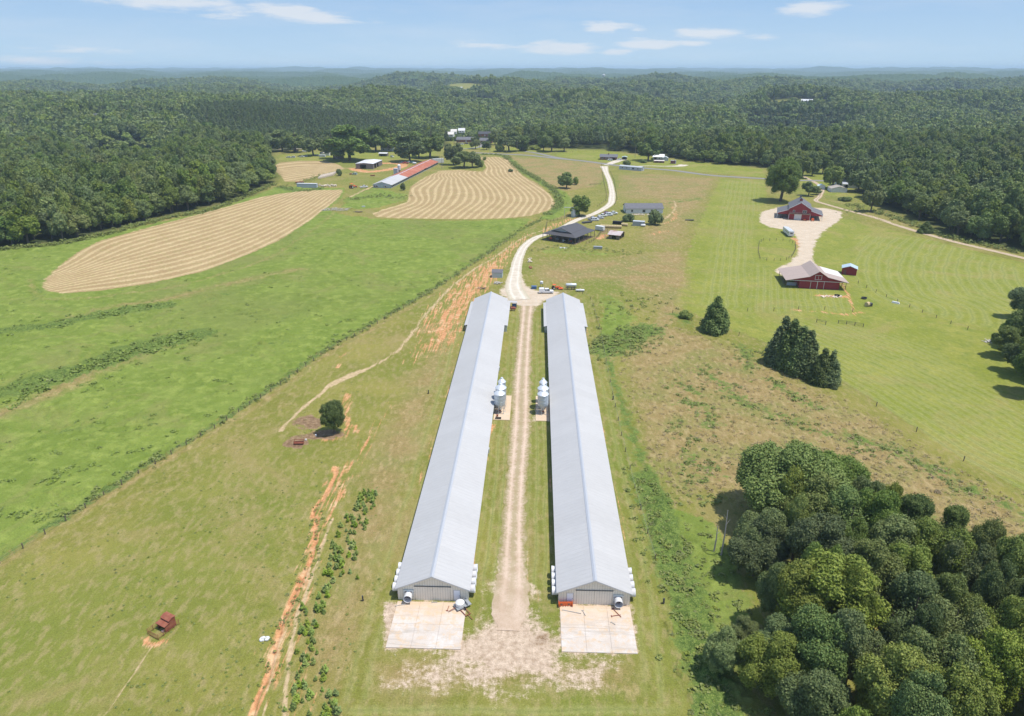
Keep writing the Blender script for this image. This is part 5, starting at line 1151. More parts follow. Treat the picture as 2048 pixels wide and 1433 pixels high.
def tank(name, label, px, py, rot, L, r0, z, mat, stand=None, cat='tank'):
    x, y = U(px, py); o = thing(name, label, cat, x, y, R(rot)); m = MB(); m.lathe([(r0*.35, -L/2), (r0*.8, -L/2+.12), (r0, -L/2+.35), (r0, L/2-.35), (r0*.8, L/2-.12), (r0*.35, L/2)], 16, (0, 0, z), 'X'); m.build('tank_body', mat, o, smooth=True)
    for xx in (-L*.3, L*.3): m = MB(); m.box(xx-.08, xx+.08, -r0*.7, r0*.7, 0, z-r0*.6); m.build('saddle', stand or M_DKMET, o)
    m = MB(); m.lathe([(.16, z+r0-.05), (.16, z+r0+.16)], 10); m.build('valve_cover', mat, o); return o

# ---- by the gable ends
x, y = -10.75, 83.2
t = thing('tank_trailer', 'small trailer with a white round tank at the right corner of the left poultry house', 'trailer', x, y, R(35)); m = MB(); m.lathe([(.5, .55), (.72, .6), (.72, 1.15), (.45, 1.35), (.2, 1.4)], 18, (-.35, 0, 0)); m.build('tank', M_WHITE_P, t, smooth=True)
m = MB(); m.box(-1.2, 1.3, -.75, .75, .42, .54).box(.6, .66, -.75, .75, .54, .95); m.build('deck', M_TINY, t); m = MB(); m.tube((-1.2, 0, .45), (-2.4, 0, .35), .06); m.build('drawbar', M_RUSTP, t); wheel(t, -.0, -.8, .3); wheel(t, .0, .8, .3)
t = thing('tilted_trailer_frame', 'rusty trailer frame leaning against the white tank trailer', 'frame', -10.6, 81.9, R(-50)); m = MB(); m.box(-1.1, 1.1, -.05, .05, .2, .3).box(-1.1, 1.1, .75, .85, .2, .3).box(-1.1, -1, .05, .75, .2, .3).box(1, 1.1, .05, .75, .2, .3); m.build('frame', M_RUSTP, t); m = MB(); m.tube((1.1, .4, .25), (2.2, .4, .15), .05); m.build('drawbar', M_RUSTP, t)
t = thing('scraper_implement', 'orange steel implement at the left corner of the right poultry house', 'farm implement', 5.5, 83.9, R(4)); m = MB(); m.box(-1.05, 1.05, -.06, 0, .12, .78).box(-1.1, -1.05, -.35, .45, .05, .8).box(1.05, 1.1, -.35, .45, .05, .8).box(-1.05, 1.05, .35, .42, .25, .55); m.build('frame', M_ORNG, t)
for xx in (-.65, .5): m = MB(); m.box(xx-.16, xx+.16, -.075, -.06, .32, .62); m.build('slot_plate', M_FANIN, t)
m = MB(); 
for k in range(5): m.box(-.8+k*.38, -.72+k*.38, -.22, -.12, .0, .45)
m.build('tines', M_RUSTP, t)
for (xx, yy, rt, ln, lb) in ((6.4, 82.6, -14, 3.0, 'long bent pipe lying on the pad before the orange implement'), (8.3, 82.4, -72, 1.2, 'short upright angle iron left of the sliding doors'), (13.4, 82.6, -58, 2.1, 'rusty bar leaning over the pad below the gable fan'), (13.2, 82.0, 12, 1.5, 'rusty crossbar on the pad below the gable fan'), (12.6, 80.4, -40, .8, 'short pale board lying on the right pad'), (-12.9, 82.6, 80, 1.1, 'short brown post standing on the left pad'), (-20.4, 83.1, 14, 1.6, 'pale board beside the gable fan of the left house'), (-15.2, 83.9, 2, .9, 'small pale step below the sliding doors of the left house')):
    t = thing('metal_bar', lb, 'scrap'.replace('scrap', 'metal bar'), xx, yy, R(rt), z=.12); m = MB(); m.tube((-ln/2, 0, .06), (ln/2, 0, .10), .055, n=6); m.box(-ln/2, -ln/2+.1, -.18, .18, 0, .12); m.build('bar', M_RUSTP if 'rusty' in lb or 'brown' in lb else M_JUNK, t)
for px, py, lb in ((726,1203,'dark stump post standing left of the left poultry house'), (1327,1208,'dark stump post standing right of the right poultry house'), (1226,800,'grey meter post on the grass right of the right poultry house'), (857,788,'dark post on the grass left of the left poultry house')):
    x, y = U(px, py); t = thing('yard_post', lb, 'post', x, y, .3); m = MB(); m.box(-.12, .12, -.09, .09, -.2, 1.1); m.build('post', M_DKMET, t); m = MB(); m.box(-.2, .2, -.02, .02, .2, .3).box(-.28, .1, .1, .13, 0, .2); m.build('brace', M_POST, t)
t = thing('red_valve_box', 'small red box on the left bin pad', 'box', -8.7, 146.9, z=.14); MB().box(-.2, .2, -.2, .2, 0, .4).box(-.23, .23, -.23, .23, .4, .46).build('box', M_RUSTP, t)
t = thing('wire_crate', 'low dark crate at the near edge of the left bin pad', 'crate', -8.4, 145.7, z=.14); MB().box(-.7, .7, -.25, -.2, 0, .35).box(-.7, .7, .2, .25, 0, .35).box(-.7, -.65, -.2, .2, 0, .35).box(.65, .7, -.2, .2, 0, .35).build('crate', M_DKMET, t)

# ---- red calf shed with its rail pen, left foreground
x, y = U(298.8, 1270.3); t = thing('calf_shed', 'rusty red two tier calf shed with a small pen in front', 'livestock shed', x, y, R(-26)); t.scale = (.88, .88, .88); wS, dS = 2.1, 3.7
m = MB(); m.box(0, .06, 1.7, dS, 0, 1.25).box(wS-.06, wS, 1.7, dS, 0, 1.25).box(.06, wS-.06, dS-.06, dS, 0, 1.8).hexa([(0,2.6,1.25),(.06,2.6,1.25),(.06,dS,1.25),(0,dS,1.25),(0,2.6,1.62),(.06,2.6,1.62),(.06,dS,1.95),(0,dS,1.95)]).hexa([(wS-.06,2.6,1.25),(wS,2.6,1.25),(wS,dS,1.25),(wS-.06,dS,1.25),(wS-.06,2.6,1.62),(wS,2.6,1.62),(wS,dS,1.95),(wS-.06,dS,1.95)]); m.build('wall', M_RUSTP, t)
m = MB(); m.hexa([(-.08,1.5,1.22),(wS+.08,1.5,1.22),(wS+.08,2.62,1.40),(-.08,2.62,1.40),(-.08,1.5,1.28),(wS+.08,1.5,1.28),(wS+.08,2.62,1.46),(-.08,2.62,1.46)]); m.build('lower_roof', M_RUSTP, t)
m = MB(); m.hexa([(-.08,2.45,1.72),(wS+.08,2.45,1.72),(wS+.08,dS-.5,2.02),(-.08,dS-.5,2.02),(-.08,2.45,1.78),(wS+.08,2.45,1.78),(wS+.08,dS-.5,2.08),(-.08,dS-.5,2.08)]).hexa([(-.08,dS-.5,2.02),(wS+.08,dS-.5,2.02),(wS+.08,dS+.15,1.88),(-.08,dS+.15,1.88),(-.08,dS-.5,2.08),(wS+.08,dS-.5,2.08),(wS+.08,dS+.15,1.94),(-.08,dS+.15,1.94)]).box(0, wS, 2.56, 2.60, 1.40, 1.72); m.build('upper_roof', M_RUSTP, t)
m = MB()
for k in range(9): xx = wS*k/8; m.box(xx-.02, xx+.02, -.02, .02, 0, 1.0)
m.box(-.03, wS+.03, -.025, .025, .95, 1.02).box(0, wS, -.02, .02, .1, .15); m.build('front_gate', M_RUSTP, t)
for sx in (-.32, wS+.32):
    m = MB()
    for z in (.35, .62, .9, 1.12): m.tube((sx*.98, 0, z), (sx, dS+.3, z), .026, n=5)
    for k in range(5): m.box(sx-.03, sx+.03, k*(dS+.3)/4-.03, k*(dS+.3)/4+.03, 0, 1.2)
    m.build('side_rails', M_RUSTP, t)
m = MB(); m.lathe([(.16, .0), (.2, .35), (.17, .36)], 12, (wS-.55, 1.5, 0)); m.build('bucket', M_CAP, t)
# hay feeder and the white sack
x, y = U(598, 889); t = thing('hay_feeder', 'small rusty hay feeder on a ring of brown mud', 'feeder', x, y, R(5)); m = MB(); m.box(-1.1, 1.1, -.4, -.34, .25, .5).box(-1.1, 1.1, .34, .4, .25, .5).box(-1.1, -1.04, -.34, .34, .25, .5).box(1.04, 1.1, -.34, .34, .25, .5).box(-1.04, 1.04, -.34, .34, .25, .30); m.build('trough', M_RUSTP, t)
m = MB(); 
for sx in (-1, 1):
    for sy in (-.35, .35): m.box(sx-.04, sx+.04, sy-.04, sy+.04, 0, 1.0)
m.box(-1.1, 1.1, -.4, -.32, .95, 1.02).box(-1.1, 1.1, .32, .4, .95, 1.02); m.build('rack', M_RUSTP, t)
x, y = U(528, 1279); t = thing('white_sack', 'white crumpled sack lying at the edge of the red gully', 'sack', x, y, R(20)); C_, r__ = round_puffs(3, 9, .7, .2, .25, (.35, .5)); V_ = (CSV[None]*np.array([.35, .3, .2])[None, None]*1.0+C_[:, None]*np.array([1, .6, .6])).reshape(-1, 3); F_ = (CSF[None]+len(CSV)*np.arange(len(C_))[:, None, None]).reshape(-1, 4); link('sack', np_mesh('sack', V_, F_, M_WHITE_P, True), t)
for px, py, lb in ((612,881,'small white salt lump on the brown mud ring'), (632,872,'small white salt lump on the reddish earth')):
    x, y = U(px, py); t = thing('salt_block', lb, 'salt block', x, y); MB().box(-.18, .18, -.18, .18, 0, .3).box(-.12, .12, -.12, .12, .3, .34).build('block', M_WHITE_P, t)

# ---- the yard beyond the poultry houses
on('storage_shed', 'small grey storage shed beside the gravel lane', 'shed', (984,556), -2, 4.2, 3.6, 2.1, 3.0, 'x', M_TEAL, M_SLATE, ov=.15, ops=[('F', .4, 3.4, .05, 1.95, 'garage', M_TEAL)], trim=None)
car((4.3, 246.6), 0, -88, 'cap', (.80,.80,.82), 'white pickup with a boxy bed cap on the gravel yard')
boxthing('blue_skip', 'blue steel box left of the white pickup', 'skip', 1063, 579, 0, 1.9, 1.4, 1.0, M_BLUE)
x, y = U(1083, 575); t = thing('tank_on_stand', 'white round tank on a dark stand behind the white pickup', 'tank', x, y); m = MB(); m.lathe([(.3, 1.5), (.62, 1.6), (.62, 2.3), (.3, 2.5)], 16); m.build('tank', M_WHITE_P, t, smooth=True); m = MB()
for sx in (-.45, .45):
    for sy in (-.4, .4): m.box(sx-.05, sx+.05, sy-.05, sy+.05, 0, 1.5)
m.box(-.5, .5, -.45, .45, 1.42, 1.5); m.build('stand', M_DKMET, t)
def tractor(px, py, rot, mat, label, s=1.0, loader=True):
    x, y = U(px, py); t = thing('tractor', label, 'tractor', x, y, R(rot)); t.scale = (s, s, s)
    m = MB(); m.box(-.38, .38, .2, 1.7, .75, 1.35).box(-.3, .3, -1.1, .2, .6, 1.0); m.build('hood', mat, t); m = MB(); m.box(-.25, .25, -.75, -.3, 1.0, 1.2).box(-.25, .25, -.85, -.75, 1.2, 1.6); m.build('seat', M_BLACK, t)
    m = MB()
    for sx in (-.55, .55): m.box(sx-.04, sx+.04, -1.05, -.97, 1.0, 2.2).box(sx-.04, sx+.04, .1, .18, 1.0, 2.2)
    m.box(-.7, .7, -1.15, .3, 2.2, 2.3); m.build('canopy', mat, t)
    for sx in (-.78, .78): wheel(t, sx, -.7, .72, .40); wheel(t, sx*.9, 1.3, .42, .24)
    if loader: m = MB(); m.box(-.6, -.5, .2, 2.4, .9, 1.0).box(.5, .6, .2, 2.4, .9, 1.0).box(-.9, .9, 2.4, 2.9, .3, .36).box(-.9, .9, 2.4, 2.45, .36, .95); m.build('loader', mat, t)
    return t
tractor(1110, 579, -75, M_ORNG, 'orange tractor with a loader behind the right poultry house', .85); 
x, y = U(1121, 579); t = thing('rotary_cutter', 'orange mower deck beside the orange tractor', 'mower', x, y, R(15)); m = MB(); m.box(-.9, .9, -.8, .8, .25, .5).box(-.2, .2, -.3, .3, .5, .8); m.build('deck', M_ORNG, t); m = MB(); m.tube((-.4, .8, .5), (0, 1.9, 1.0), .05).tube((.4, .8, .5), (0, 1.9, 1.0), .05); m.build('hitch', M_ORNG, t); wheel(t, 0, -1.0, .25, .14)
t = tank('tank_wagon', 'long silver tank on a dark wheeled frame', 1142, 579, 2, 4.2, .62, 1.75, M_CAP); 
for sx in (.3, 1.2): wheel(t, sx, -.5, .42); wheel(t, sx, .5, .42)
MB().box(-2.1, 2.1, -.4, .4, .75, .88).build('frame', M_DKMET, t)
tank('propane_tank', 'white propane tank lying in the grass behind the right poultry house', 1160, 584, 0, 3.4, .42, .62, M_WHITE_P)
t = thing('lean_to_awning', 'small white roofed awning against the left poultry house', 'awning', -7.4, 229.5); m = MB(); m.hexa([(-2.1,-.9,2.15),(1.2,-.9,1.95),(1.2,1.1,1.95),(-2.1,1.1,2.15),(-2.1,-.9,2.22),(1.2,-.9,2.02),(1.2,1.1,2.02),(-2.1,1.1,2.22)]); m.build('awning_roof', M_ROOF, t)
for yy in (-.8, 1.0): MB().box(1.0, 1.08, yy-.04, yy+.04, 0, 1.96).build('post', M_DKMET, t)
MB().box(-.6, .9, -.3, .6, 0, 1.3).build('blue_cabinet', M_BLUE, t)
tank('fuel_tank', 'rusty red fuel tank in front of the white awning', 1026, 622, 0, 2.0, .5, .95, M_RUSTP)
def pile(name, label, cat, px, py, n, sx, sy, mat, seed, ln=(.6, 2.2), th=.08, hz=.5):
    x, y = U(px, py); t = thing(name, label, cat, x, y); rd = random.Random(seed); m = MB()
    for i in range(n):
        l = rd.uniform(*ln)/2; a = rd.uniform(0, 3.14); cx_, cy_, z = rd.uniform(-sx, sx), rd.uniform(-sy, sy), rd.uniform(.02, hz); w_ = th*rd.uniform(1, 3); c_, s_ = math.cos(a), math.sin(a); q = [(cx_+u*c_-v*s_, cy_+u*s_+v*c_) for u, v in ((-l, -w_), (l, -w_), (l, w_), (-l, w_))]
        k1, k2 = rd.uniform(0, .25), rd.uniform(0, .25); m.hexa([(*q[0], z), (*q[1], z+k1), (*q[2], z+k1), (*q[3], z)]+[(*q[0], z+th), (*q[1], z+k1+th), (*q[2], z+k1+th), (*q[3], z+th)])
    m.build('scraps', mat, t); return t
pile('scrap_pile', 'grey scrap boards in the grass below the small storage shed', 'scrap pile', 992, 568, 16, 2.2, 1.0, M_JUNK, 3); pile('brush_pile', 'dark pile of branches beside the left poultry house far end', 'brush pile', 964, 578, 14, 1.4, .9, M_POST, 4, th=.05)
pile('rock_pile', 'row of pink rubble on the verge right of the gravel lane', 'rubble', 1060, 522, 18, .7, 3.0, M_WRAP, 5, (.4, .9), .14); pile('rock_pile', 'reddish rubble at the lower end of the lane verge', 'rubble', 1061, 537, 10, .6, 2.0, M_RUSTP, 6, (.3, .8), .10)

# ---- open sided cattle barn, animal shelter and things round it
x, y = 3.2, 333.0; t = thing('pole_barn', 'big open sided barn with a dark metal hipped roof', 'barn', x, y, R(-31)); Wp, Dp, e0, e1, e2, ins = 18.6, 21.0, 3.3, 4.75, 6.5, 4.2
m = MB(); o_ = .0; th = .12
def quadslab(m, P): m.hexa([(a, b, c-th) for a, b, c in P]+list(P))
A_, B_, C_, D_ = (0, 0, e0), (Wp, 0, e0), (Wp, Dp, e0), (0, Dp, e0); a_, b_, c_, d_ = (ins, ins*.8, e1), (Wp-ins, ins*.8, e1), (Wp-ins, Dp-ins*.8, e1), (ins, Dp-ins*.8, e1)
for P_ in ([A_, B_, b_, a_], [B_, C_, c_, b_], [C_, D_, d_, c_], [D_, A_, a_, d_]): quadslab(m, P_)
rf = m.build('hip_roof', M_DKROOF, t); m = MB(); xm = Wp/2; z1_ = e1+.06
for P_ in ([(ins-.5, ins*.8-.9, z1_-.16), (xm, ins*.8-.9, e2), (xm, Dp-ins*.8+.9, e2), (ins-.5, Dp-ins*.8+.9, z1_-.16)][::-1], [(xm, ins*.8-.9, e2), (Wp-ins+.5, ins*.8-.9, z1_-.16), (Wp-ins+.5, Dp-ins*.8+.9, z1_-.16), (xm, Dp-ins*.8+.9, e2)][::-1]): quadslab(m, P_[::-1])
m.build('gable_roof', M_DKROOF, t); m = MB(); m.extrude_y([(ins, e1), (Wp-ins, e1), (xm, e2-.2)], ins*.8-.1, ins*.8+.0); m.build('gable_panel', M_GSID, t)
for i in range(6):
    for j in range(6):
        if 0 < i < 5 and 0 < j < 5: continue
        MB().box(i*(Wp-.6)/5+.2, i*(Wp-.6)/5+.4, j*(Dp-.6)/5+.2, j*(Dp-.6)/5+.4, -.2, e0-.14).build('post', M_POST, t)
m = MB()
for z in (.5, .9, 1.3): m.box(Wp-.16, Wp-.10, 3, Dp-1, z, z+.07)
m.build('rail', M_POST, t); m = MB(); m.box(4.0, Wp-3.5, 9.0, 9.15, 0, 2.6).box(4.0, 4.15, 9.15, Dp-3, 0, 2.6); m.build('inner_wall', M_WOOD, t); MB().box(.3, Wp-.3, .3, Dp-.3, -.1, .03).build('dirt_floor', simple('barn_dirt', (.20,.15,.10), .95, .05, var=.3), t)
for k, (xx, yy, mt, lb) in enumerate(((3.2, 3.0, M_ORNG, 'orange implement under the left side of the open barn'), (6.5, 3.2, M_TINY, 'grey implement under the front of the open barn'), (10.5, 2.5, M_WHITE_P, 'pale implement under the front of the open barn'), (14.5, 3.0, M_RUSTP, 'rusty implement under the front corner of the open barn'), (12.5, 5.5, M_BLUE, 'blue implement under the middle of the open barn'))):
    a = R(-31); wx, wy = x+xx*math.cos(a)-yy*math.sin(a), y+xx*math.sin(a)+yy*math.cos(a); q = thing('farm_implement', lb, 'implement', wx, wy, a+k); m = MB(); m.box(-.9, .9, -.5, .5, .4, .8).box(-.3, .3, -1.3, -.5, .5, .6).box(-.5, .5, -.1, .1, .8, 1.3); m.build('frame', mt, q); wheel(q, -1.0, 0, .35); wheel(q, 1.0, 0, .35)
on('animal_shelter', 'low animal shelter with a patchy rusty and silver roof', 'shelter', (1217,478), -24, 5.6, 8.0, 2.3, 3.4, 'x', M_WOOD, simple('patchy_rust_roof', (.52,.45,.44), .7, .3, var=.1, scale=.4, dirt=(.34,.13,.10), dirtamt=.95, ribs=('X', .8, .2)), ov=.6, ops=[('R', .6, 3.0, 0, 1.9, 'open'), ('R', 4.2, 3.0, 0, 1.9, 'open'), ('F', 1.6, 2.2, 0, 1.8, 'open')])
xb, yb = U(1214, 456)
for k in range(8):
    a = R(-8); bale(xb-3+k*1.42*math.cos(a), yb+k*1.42*math.sin(a), a, 'tan round bale in the row behind the patchy roofed shelter', 'row of bales behind the shelter', .85, 1.35, M_HAYB)
for k in range(3): bale(*U(1245+k*4, 452+k*.5), R(-20), 'tan round bale right of the bale row, beside the shelter', 'loose bales right of the row', .75, 1.25, M_HAYB)
for px, py, rt, kd, col, lb in ((1185,440,-60,'pickup',(.35,.36,.38),'grey pickup at the lower end of the car row by the lane'), (1190,442,-78,'suv',(.75,.76,.78),'white car second from the lower end of the row by the lane'), (1200,438,-70,'sedan',(.55,.57,.60),'silver car in the middle of the row by the lane'), (1205,434,-66,'pickup',(.80,.80,.80),'white pickup in the middle of the row by the lane'),
        (1218,432,-80,'suv',(.70,.72,.74),'pale car near the upper end of the row by the lane'), (1226,429,-84,'pickup',(.82,.82,.82),'white pickup at the upper end of the row by the lane'), (1214,428,-70,'sedan',(.30,.10,.12),'dark red car behind the pale ones by the lane')):
    car(px, py, rt, kd, col, lb, 'cars parked beside the gravel lane')
boxthing('flatbed_trailer', 'dark flatbed trailer beside the lane above the open barn', 'trailer', 1167, 448, 28, 5.5, 2.0, .7, M_DKMET, legs=True)
boxthing('horse_trailer', 'white livestock trailer between the open barn and the shelter', 'trailer', 1190, 461, -35, 4.6, 2.3, 2.3, M_WHITE_P, legs=True)
boxthing('dump_trailer', 'black dump trailer below the long white building', 'trailer', 1225, 449, -20, 5.0, 2.2, 1.5, M_BLACK, legs=True)
boxthing('storage_container', 'grey storage container left of the round bush', 'container', 1265, 452, -14, 6.2, 2.6, 2.4, M_TINY, M_CAP); tank('water_tank', 'white tank at the right end of the grey container', 1286, 454, 0, 2.6, .62, .8, M_WHITE_P)
boxthing('feed_trough', 'dark grey tub in the grass in front of the shelter', 'trough', 1187, 498, -8, 4.0, 1.5, .95, M_TINY); pile('tarp_heap', 'pale tarpaulin heap in front of the open barn', 'tarpaulin', 1127, 497, 12, 1.6, .6, M_WHITE_P, 9, (1.2, 2.6), .06, .3)
boxthing('round_feeder', 'flat dark feed bunk alone in the brown field', 'trough', 1371, 442, 0, 4.5, .9, .5, M_DKMET)
x, y = U(1147, 434); t = thing('grain_bin', 'small galvanised grain bin with an auger beside the lane', 'grain bin', x, y); m = MB(); m.lathe([(1.5, 0), (1.5, 1.6), (1.47, 1.62), (1.5, 1.64), (1.5, 4.4)], 24); m.build('bin_body', M_GALV, t, smooth=True); m = MB(); m.lathe([(1.62, 4.36), (.3, 5.2), (.25, 5.35)], 24); m.build('roof_cone', M_CAP, t, smooth=True); m = MB(); m.tube((-5.5, -1.5, 5.6), (0, 0, 5.25), .16).tube((-5.2, -1.4, 0), (-5.2, -1.4, 5.6), .09); m.build('auger', M_TRIM, t)
b_ = on('long_white_building', 'long white building with a dark grey roof in the field', 'building', (1252,427.5), 2.5, 21.5, 11, 2.9, 4.9, 'x', M_WSID, M_SLATE, ov=.45, ops=[('F', 3.0, .9, 1.0, 2.1, 'window', M_DKMET), ('F', 5.6, 1.6, .05, 2.2, 'door'), ('F', 9.6, 1.6, .6, 2.2, 'window'), ('F', 14.6, .8, .9, 2.1, 'window', M_DKMET), ('F', 17.0, .8, .9, 2.1, 'window', M_DKMET), ('L', 7.5, 1.8, 0, 2.1, 'open')])
pile('stone_rubble', 'pale rubble along the front of the long white building', 'rubble', 1281, 430.5, 34, 6.5, .7, M_WRAP, 12, (.4, 1.0), .16, .4); pile('stone_rubble', 'pale rubble at the right end of the long white building', 'rubble', 1306, 424, 16, 3.0, .7, M_WRAP, 13, (.3, .9), .16, .4)

# ---- houses along the asphalt road
on('mobile_home', 'long pale grey mobile home beside the asphalt road', 'mobile home', (1238,339), -33, 20.5, 5.2, 2.75, 3.35, 'x', M_GSID, simple('pale_roof', (.42,.45,.47), .6, .3), ov=.2, ops=[('F', 2.5, 1.1, 1.2, 2.1, 'window'), ('F', 6.4, 1.1, 1.2, 2.1, 'window'), ('F', 10.2, .95, .5, 2.4, 'door'), ('F', 12.0, 1.6, 1.1, 2.1, 'window', M_DKMET), ('F', 16.5, 1.1, 1.2, 2.1, 'window'), ('R', 1.2, .9, .5, 2.4, 'door', M_DKMET)])
on('brick_house', 'low brick house with a dark roof beside the asphalt road', 'house', (1200,320), -8, 15.5, 9, 2.7, 4.6, 'x', M_BRICK, M_SLATE, ov=.6, ops=[('F', 1.6, 1.3, 1, 2.1, 'window'), ('F', 5.2, 1.3, 1, 2.1, 'window'), ('F', 7.6, 1.0, .1, 2.15, 'door'), ('F', 10.4, 3.6, 0, 2.2, 'open')], chim=(7.2, 3.6, .8, 5.6)); on('carport', 'pale green roofed carport at the right end of the brick house', 'carport', (1244,320), -10, 4.2, 6, 2.3, 2.8, 'y', M_DKMET, simple('green_roof', (.36,.44,.42), .6, .3), ops=[('F', .3, 3.6, 0, 2.1, 'open')])
car(1220, 322, 80, 'suv', (.82,.82,.82), 'white car parked in front of the brick house, left one', 'white cars at the brick house'); car(1238, 321, 78, 'suv', (.82,.82,.82), 'white car parked nearest the carport of the brick house', 'white cars at the brick house')
on('white_garage', 'garage with a bright white roof right of the shade tree', 'garage', (1306,320), -10, 9.5, 13, 2.7, 4.4, 'x', M_GSID, simple('bright_white_roof', (.80,.80,.80), .5, .4, var=.03), ov=.7, ops=[('F', 1.0, 2.2, 0, 2.3, 'open'), ('F', 5.2, 1.1, .9, 2.1, 'window')]); on('metal_shed', 'small curved grey shed right of the white roofed garage', 'shed', (1325,322), -10, 5, 6, 2.3, 3.6, 'y', M_GSID, simple('grey_roof', (.50,.53,.55), .5, .4), ov=.15)
on('red_low_shed', 'low reddish shed in front of the white roofed garage', 'shed', (1308,326), -6, 9.0, 3.5, 1.6, 2.1, 'x', M_MAROON, simple('faded_roof', (.62,.56,.52), .7, .2), ov=.2, ops=[('F', 1, 2.4, 0, 1.3, 'open'), ('F', 4.8, 2.6, 0, 1.3, 'open')]); boxthing('camper_trailer', 'maroon and white camper at the end of the driveway', 'camper', 1341, 328, -8, 4.0, 2.4, 2.8, M_MAROON, M_WHITE_P, legs=True); boxthing('white_booth', 'small white booth right of the maroon camper', 'booth', 1348.5, 328, -8, 1.6, 2.0, 2.8, M_WHITE_P)

# ---- tall red barn
x0, y0, a = 141.4, 388.2, R(-18); t = thing('tall_red_barn', 'tall red barn with open lean-to wings on both sides', 'barn', x0, y0, a); Wb, Db, eh, ph_ = 11.2, 19, 6.2, 9.6
m = MB(); top = [(0, eh), (Wb/2, ph_), (Wb, eh)]; wall_panels(m, (0, 0), (Wb, 0), top, [(3.0, 3.8, 0, 3.2), (2.0, .95, 4.1, 5.2), (7.1, 1.9, 3.9, 5.4)], .15); m.build('gable_wall', M_RED, t); m = MB(); wall_panels(m, (Wb, Db), (0, Db), top, [], .15); m.build('gable_wall', M_RED, t)
m = MB(); m.box(0, .15, .15, Db-.15, -.1, eh).box(Wb-.15, Wb, .15, Db-.15, -.1, eh); m.build('side_wall', M_REDS, t)
fitting(t, (0, 0), (Wb, 0), (3.0, 3.8, 0, 3.2), .15, 'garage', M_WHITE_P); fitting(t, (0, 0), (Wb, 0), (2.0, .95, 4.1, 5.2), .15, 'window', None); fitting(t, (0, 0), (Wb, 0), (7.1, 1.9, 3.9, 5.4), .15, 'window', None)
for xx in (.9, 7.1): MB().box(xx, xx+1.9, -.08, -.01, .05, 2.9).build('red_door', M_RED, t)
m = MB(); s_ = (ph_-eh)/(Wb/2); 
for q in ([(-.5, eh-.5*s_+.03), (Wb/2, ph_+.03), (Wb/2, ph_+.15), (-.5, eh-.5*s_+.15)], [(Wb/2, ph_+.03), (Wb+.5, eh-.5*s_+.03), (Wb+.5, eh-.5*s_+.15), (Wb/2, ph_+.15)]): m.extrude_y(q, -.7, Db+.5)
rf = m.build('roof', M_SLATE, t); m = MB()
for q in ([(-.5, eh-.5*s_-.1), (Wb/2, ph_-.1), (Wb/2, ph_+.2), (-.5, eh-.5*s_+.2)], [(Wb/2, ph_-.1), (Wb+.5, eh-.5*s_-.1), (Wb+.5, eh-.5*s_+.2), (Wb/2, ph_+.2)]): m.extrude_y(q, -.76, -.7)
m.build('roof_trim', M_WHITE_P, t); m = MB(); m.box(Wb/2-.7, Wb/2+.7, 5.5, 6.9, ph_-.4, ph_+1.0); cu = m.build('cupola', M_RED, t); m = MB(); m.extrude_y([(Wb/2-.95, ph_+1.0), (Wb/2+.95, ph_+1.0), (Wb/2, ph_+1.65)], 5.3, 7.1); m.build('cupola_roof', M_SLATE, cu)
m = MB(); m.box(Wb/2-.45, Wb/2+.45, Db-3, Db-2.1, ph_-.4, ph_+.8); m.extrude_y([(Wb/2-.6, ph_+.8), (Wb/2+.6, ph_+.8), (Wb/2, ph_+1.5)], Db-3.1, Db-2.0); m.build('cupola', M_SLATE, t)
m = MB(); m.box(0, Wb, -1.6, -.02, 3.35, 3.5); dk = m.build('balcony', M_WOOD, t); m = MB(); m.box(0, Wb, -1.6, -1.54, 4.3, 4.38)
for k in range(16): m.box(k*(Wb-.06)/15, k*(Wb-.06)/15+.06, -1.59, -1.55, 3.5, 4.3)
m.build('railing', M_TANROOF, dk); 
for xx in (.05, Wb*.5, Wb-.2): MB().box(xx, xx+.15, -1.55, -1.4, 0, 3.35).build('post', M_WHITE_P, t)
for k, xa, xb_ in ((-1, -.1, -6.2), (1, Wb+.1, Wb+6.6)):
    y1_, y2_ = (1.5, 16.5) if k < 0 else (1.0, 15.0); m = MB(); q = [(xa, 5.2), (xb_, 3.1), (xb_, 3.22), (xa, 5.32)]; m.extrude_y(q if k > 0 else q[::-1], y1_-.4, y2_); m.build('wing_roof', M_SLATE, t)
    m = MB(); q = [(xa, 5.05), (xb_, 2.95), (xb_, 3.26), (xa, 5.36)]; m.extrude_y(q if k > 0 else q[::-1], y1_-.46, y1_-.4); m.build('wing_trim', M_WHITE_P, t)
    m = MB(); q = [(xa, 5.05), (xb_+.2*-k, 3.0), (xb_+.2*-k, 2.5), (xa, 2.5)]; m.extrude_y(q if k > 0 else q[::-1], y1_, y1_+.1); m.build('wing_gable', M_RED, t)
    for yy in (y1_, (y1_+y2_)/2, y2_-.4): MB().box(xb_-k*.3-.1, xb_-k*.3+.1, yy, yy+.2, -.1, 2.95).build('post', M_WHITE_P, t)
    m = MB(); m.box(*sorted((xa, xb_-k*.3)), y2_-.2, y2_-.1, -.1, 3.0); m.build('wing_back_wall', M_WOOD, t)
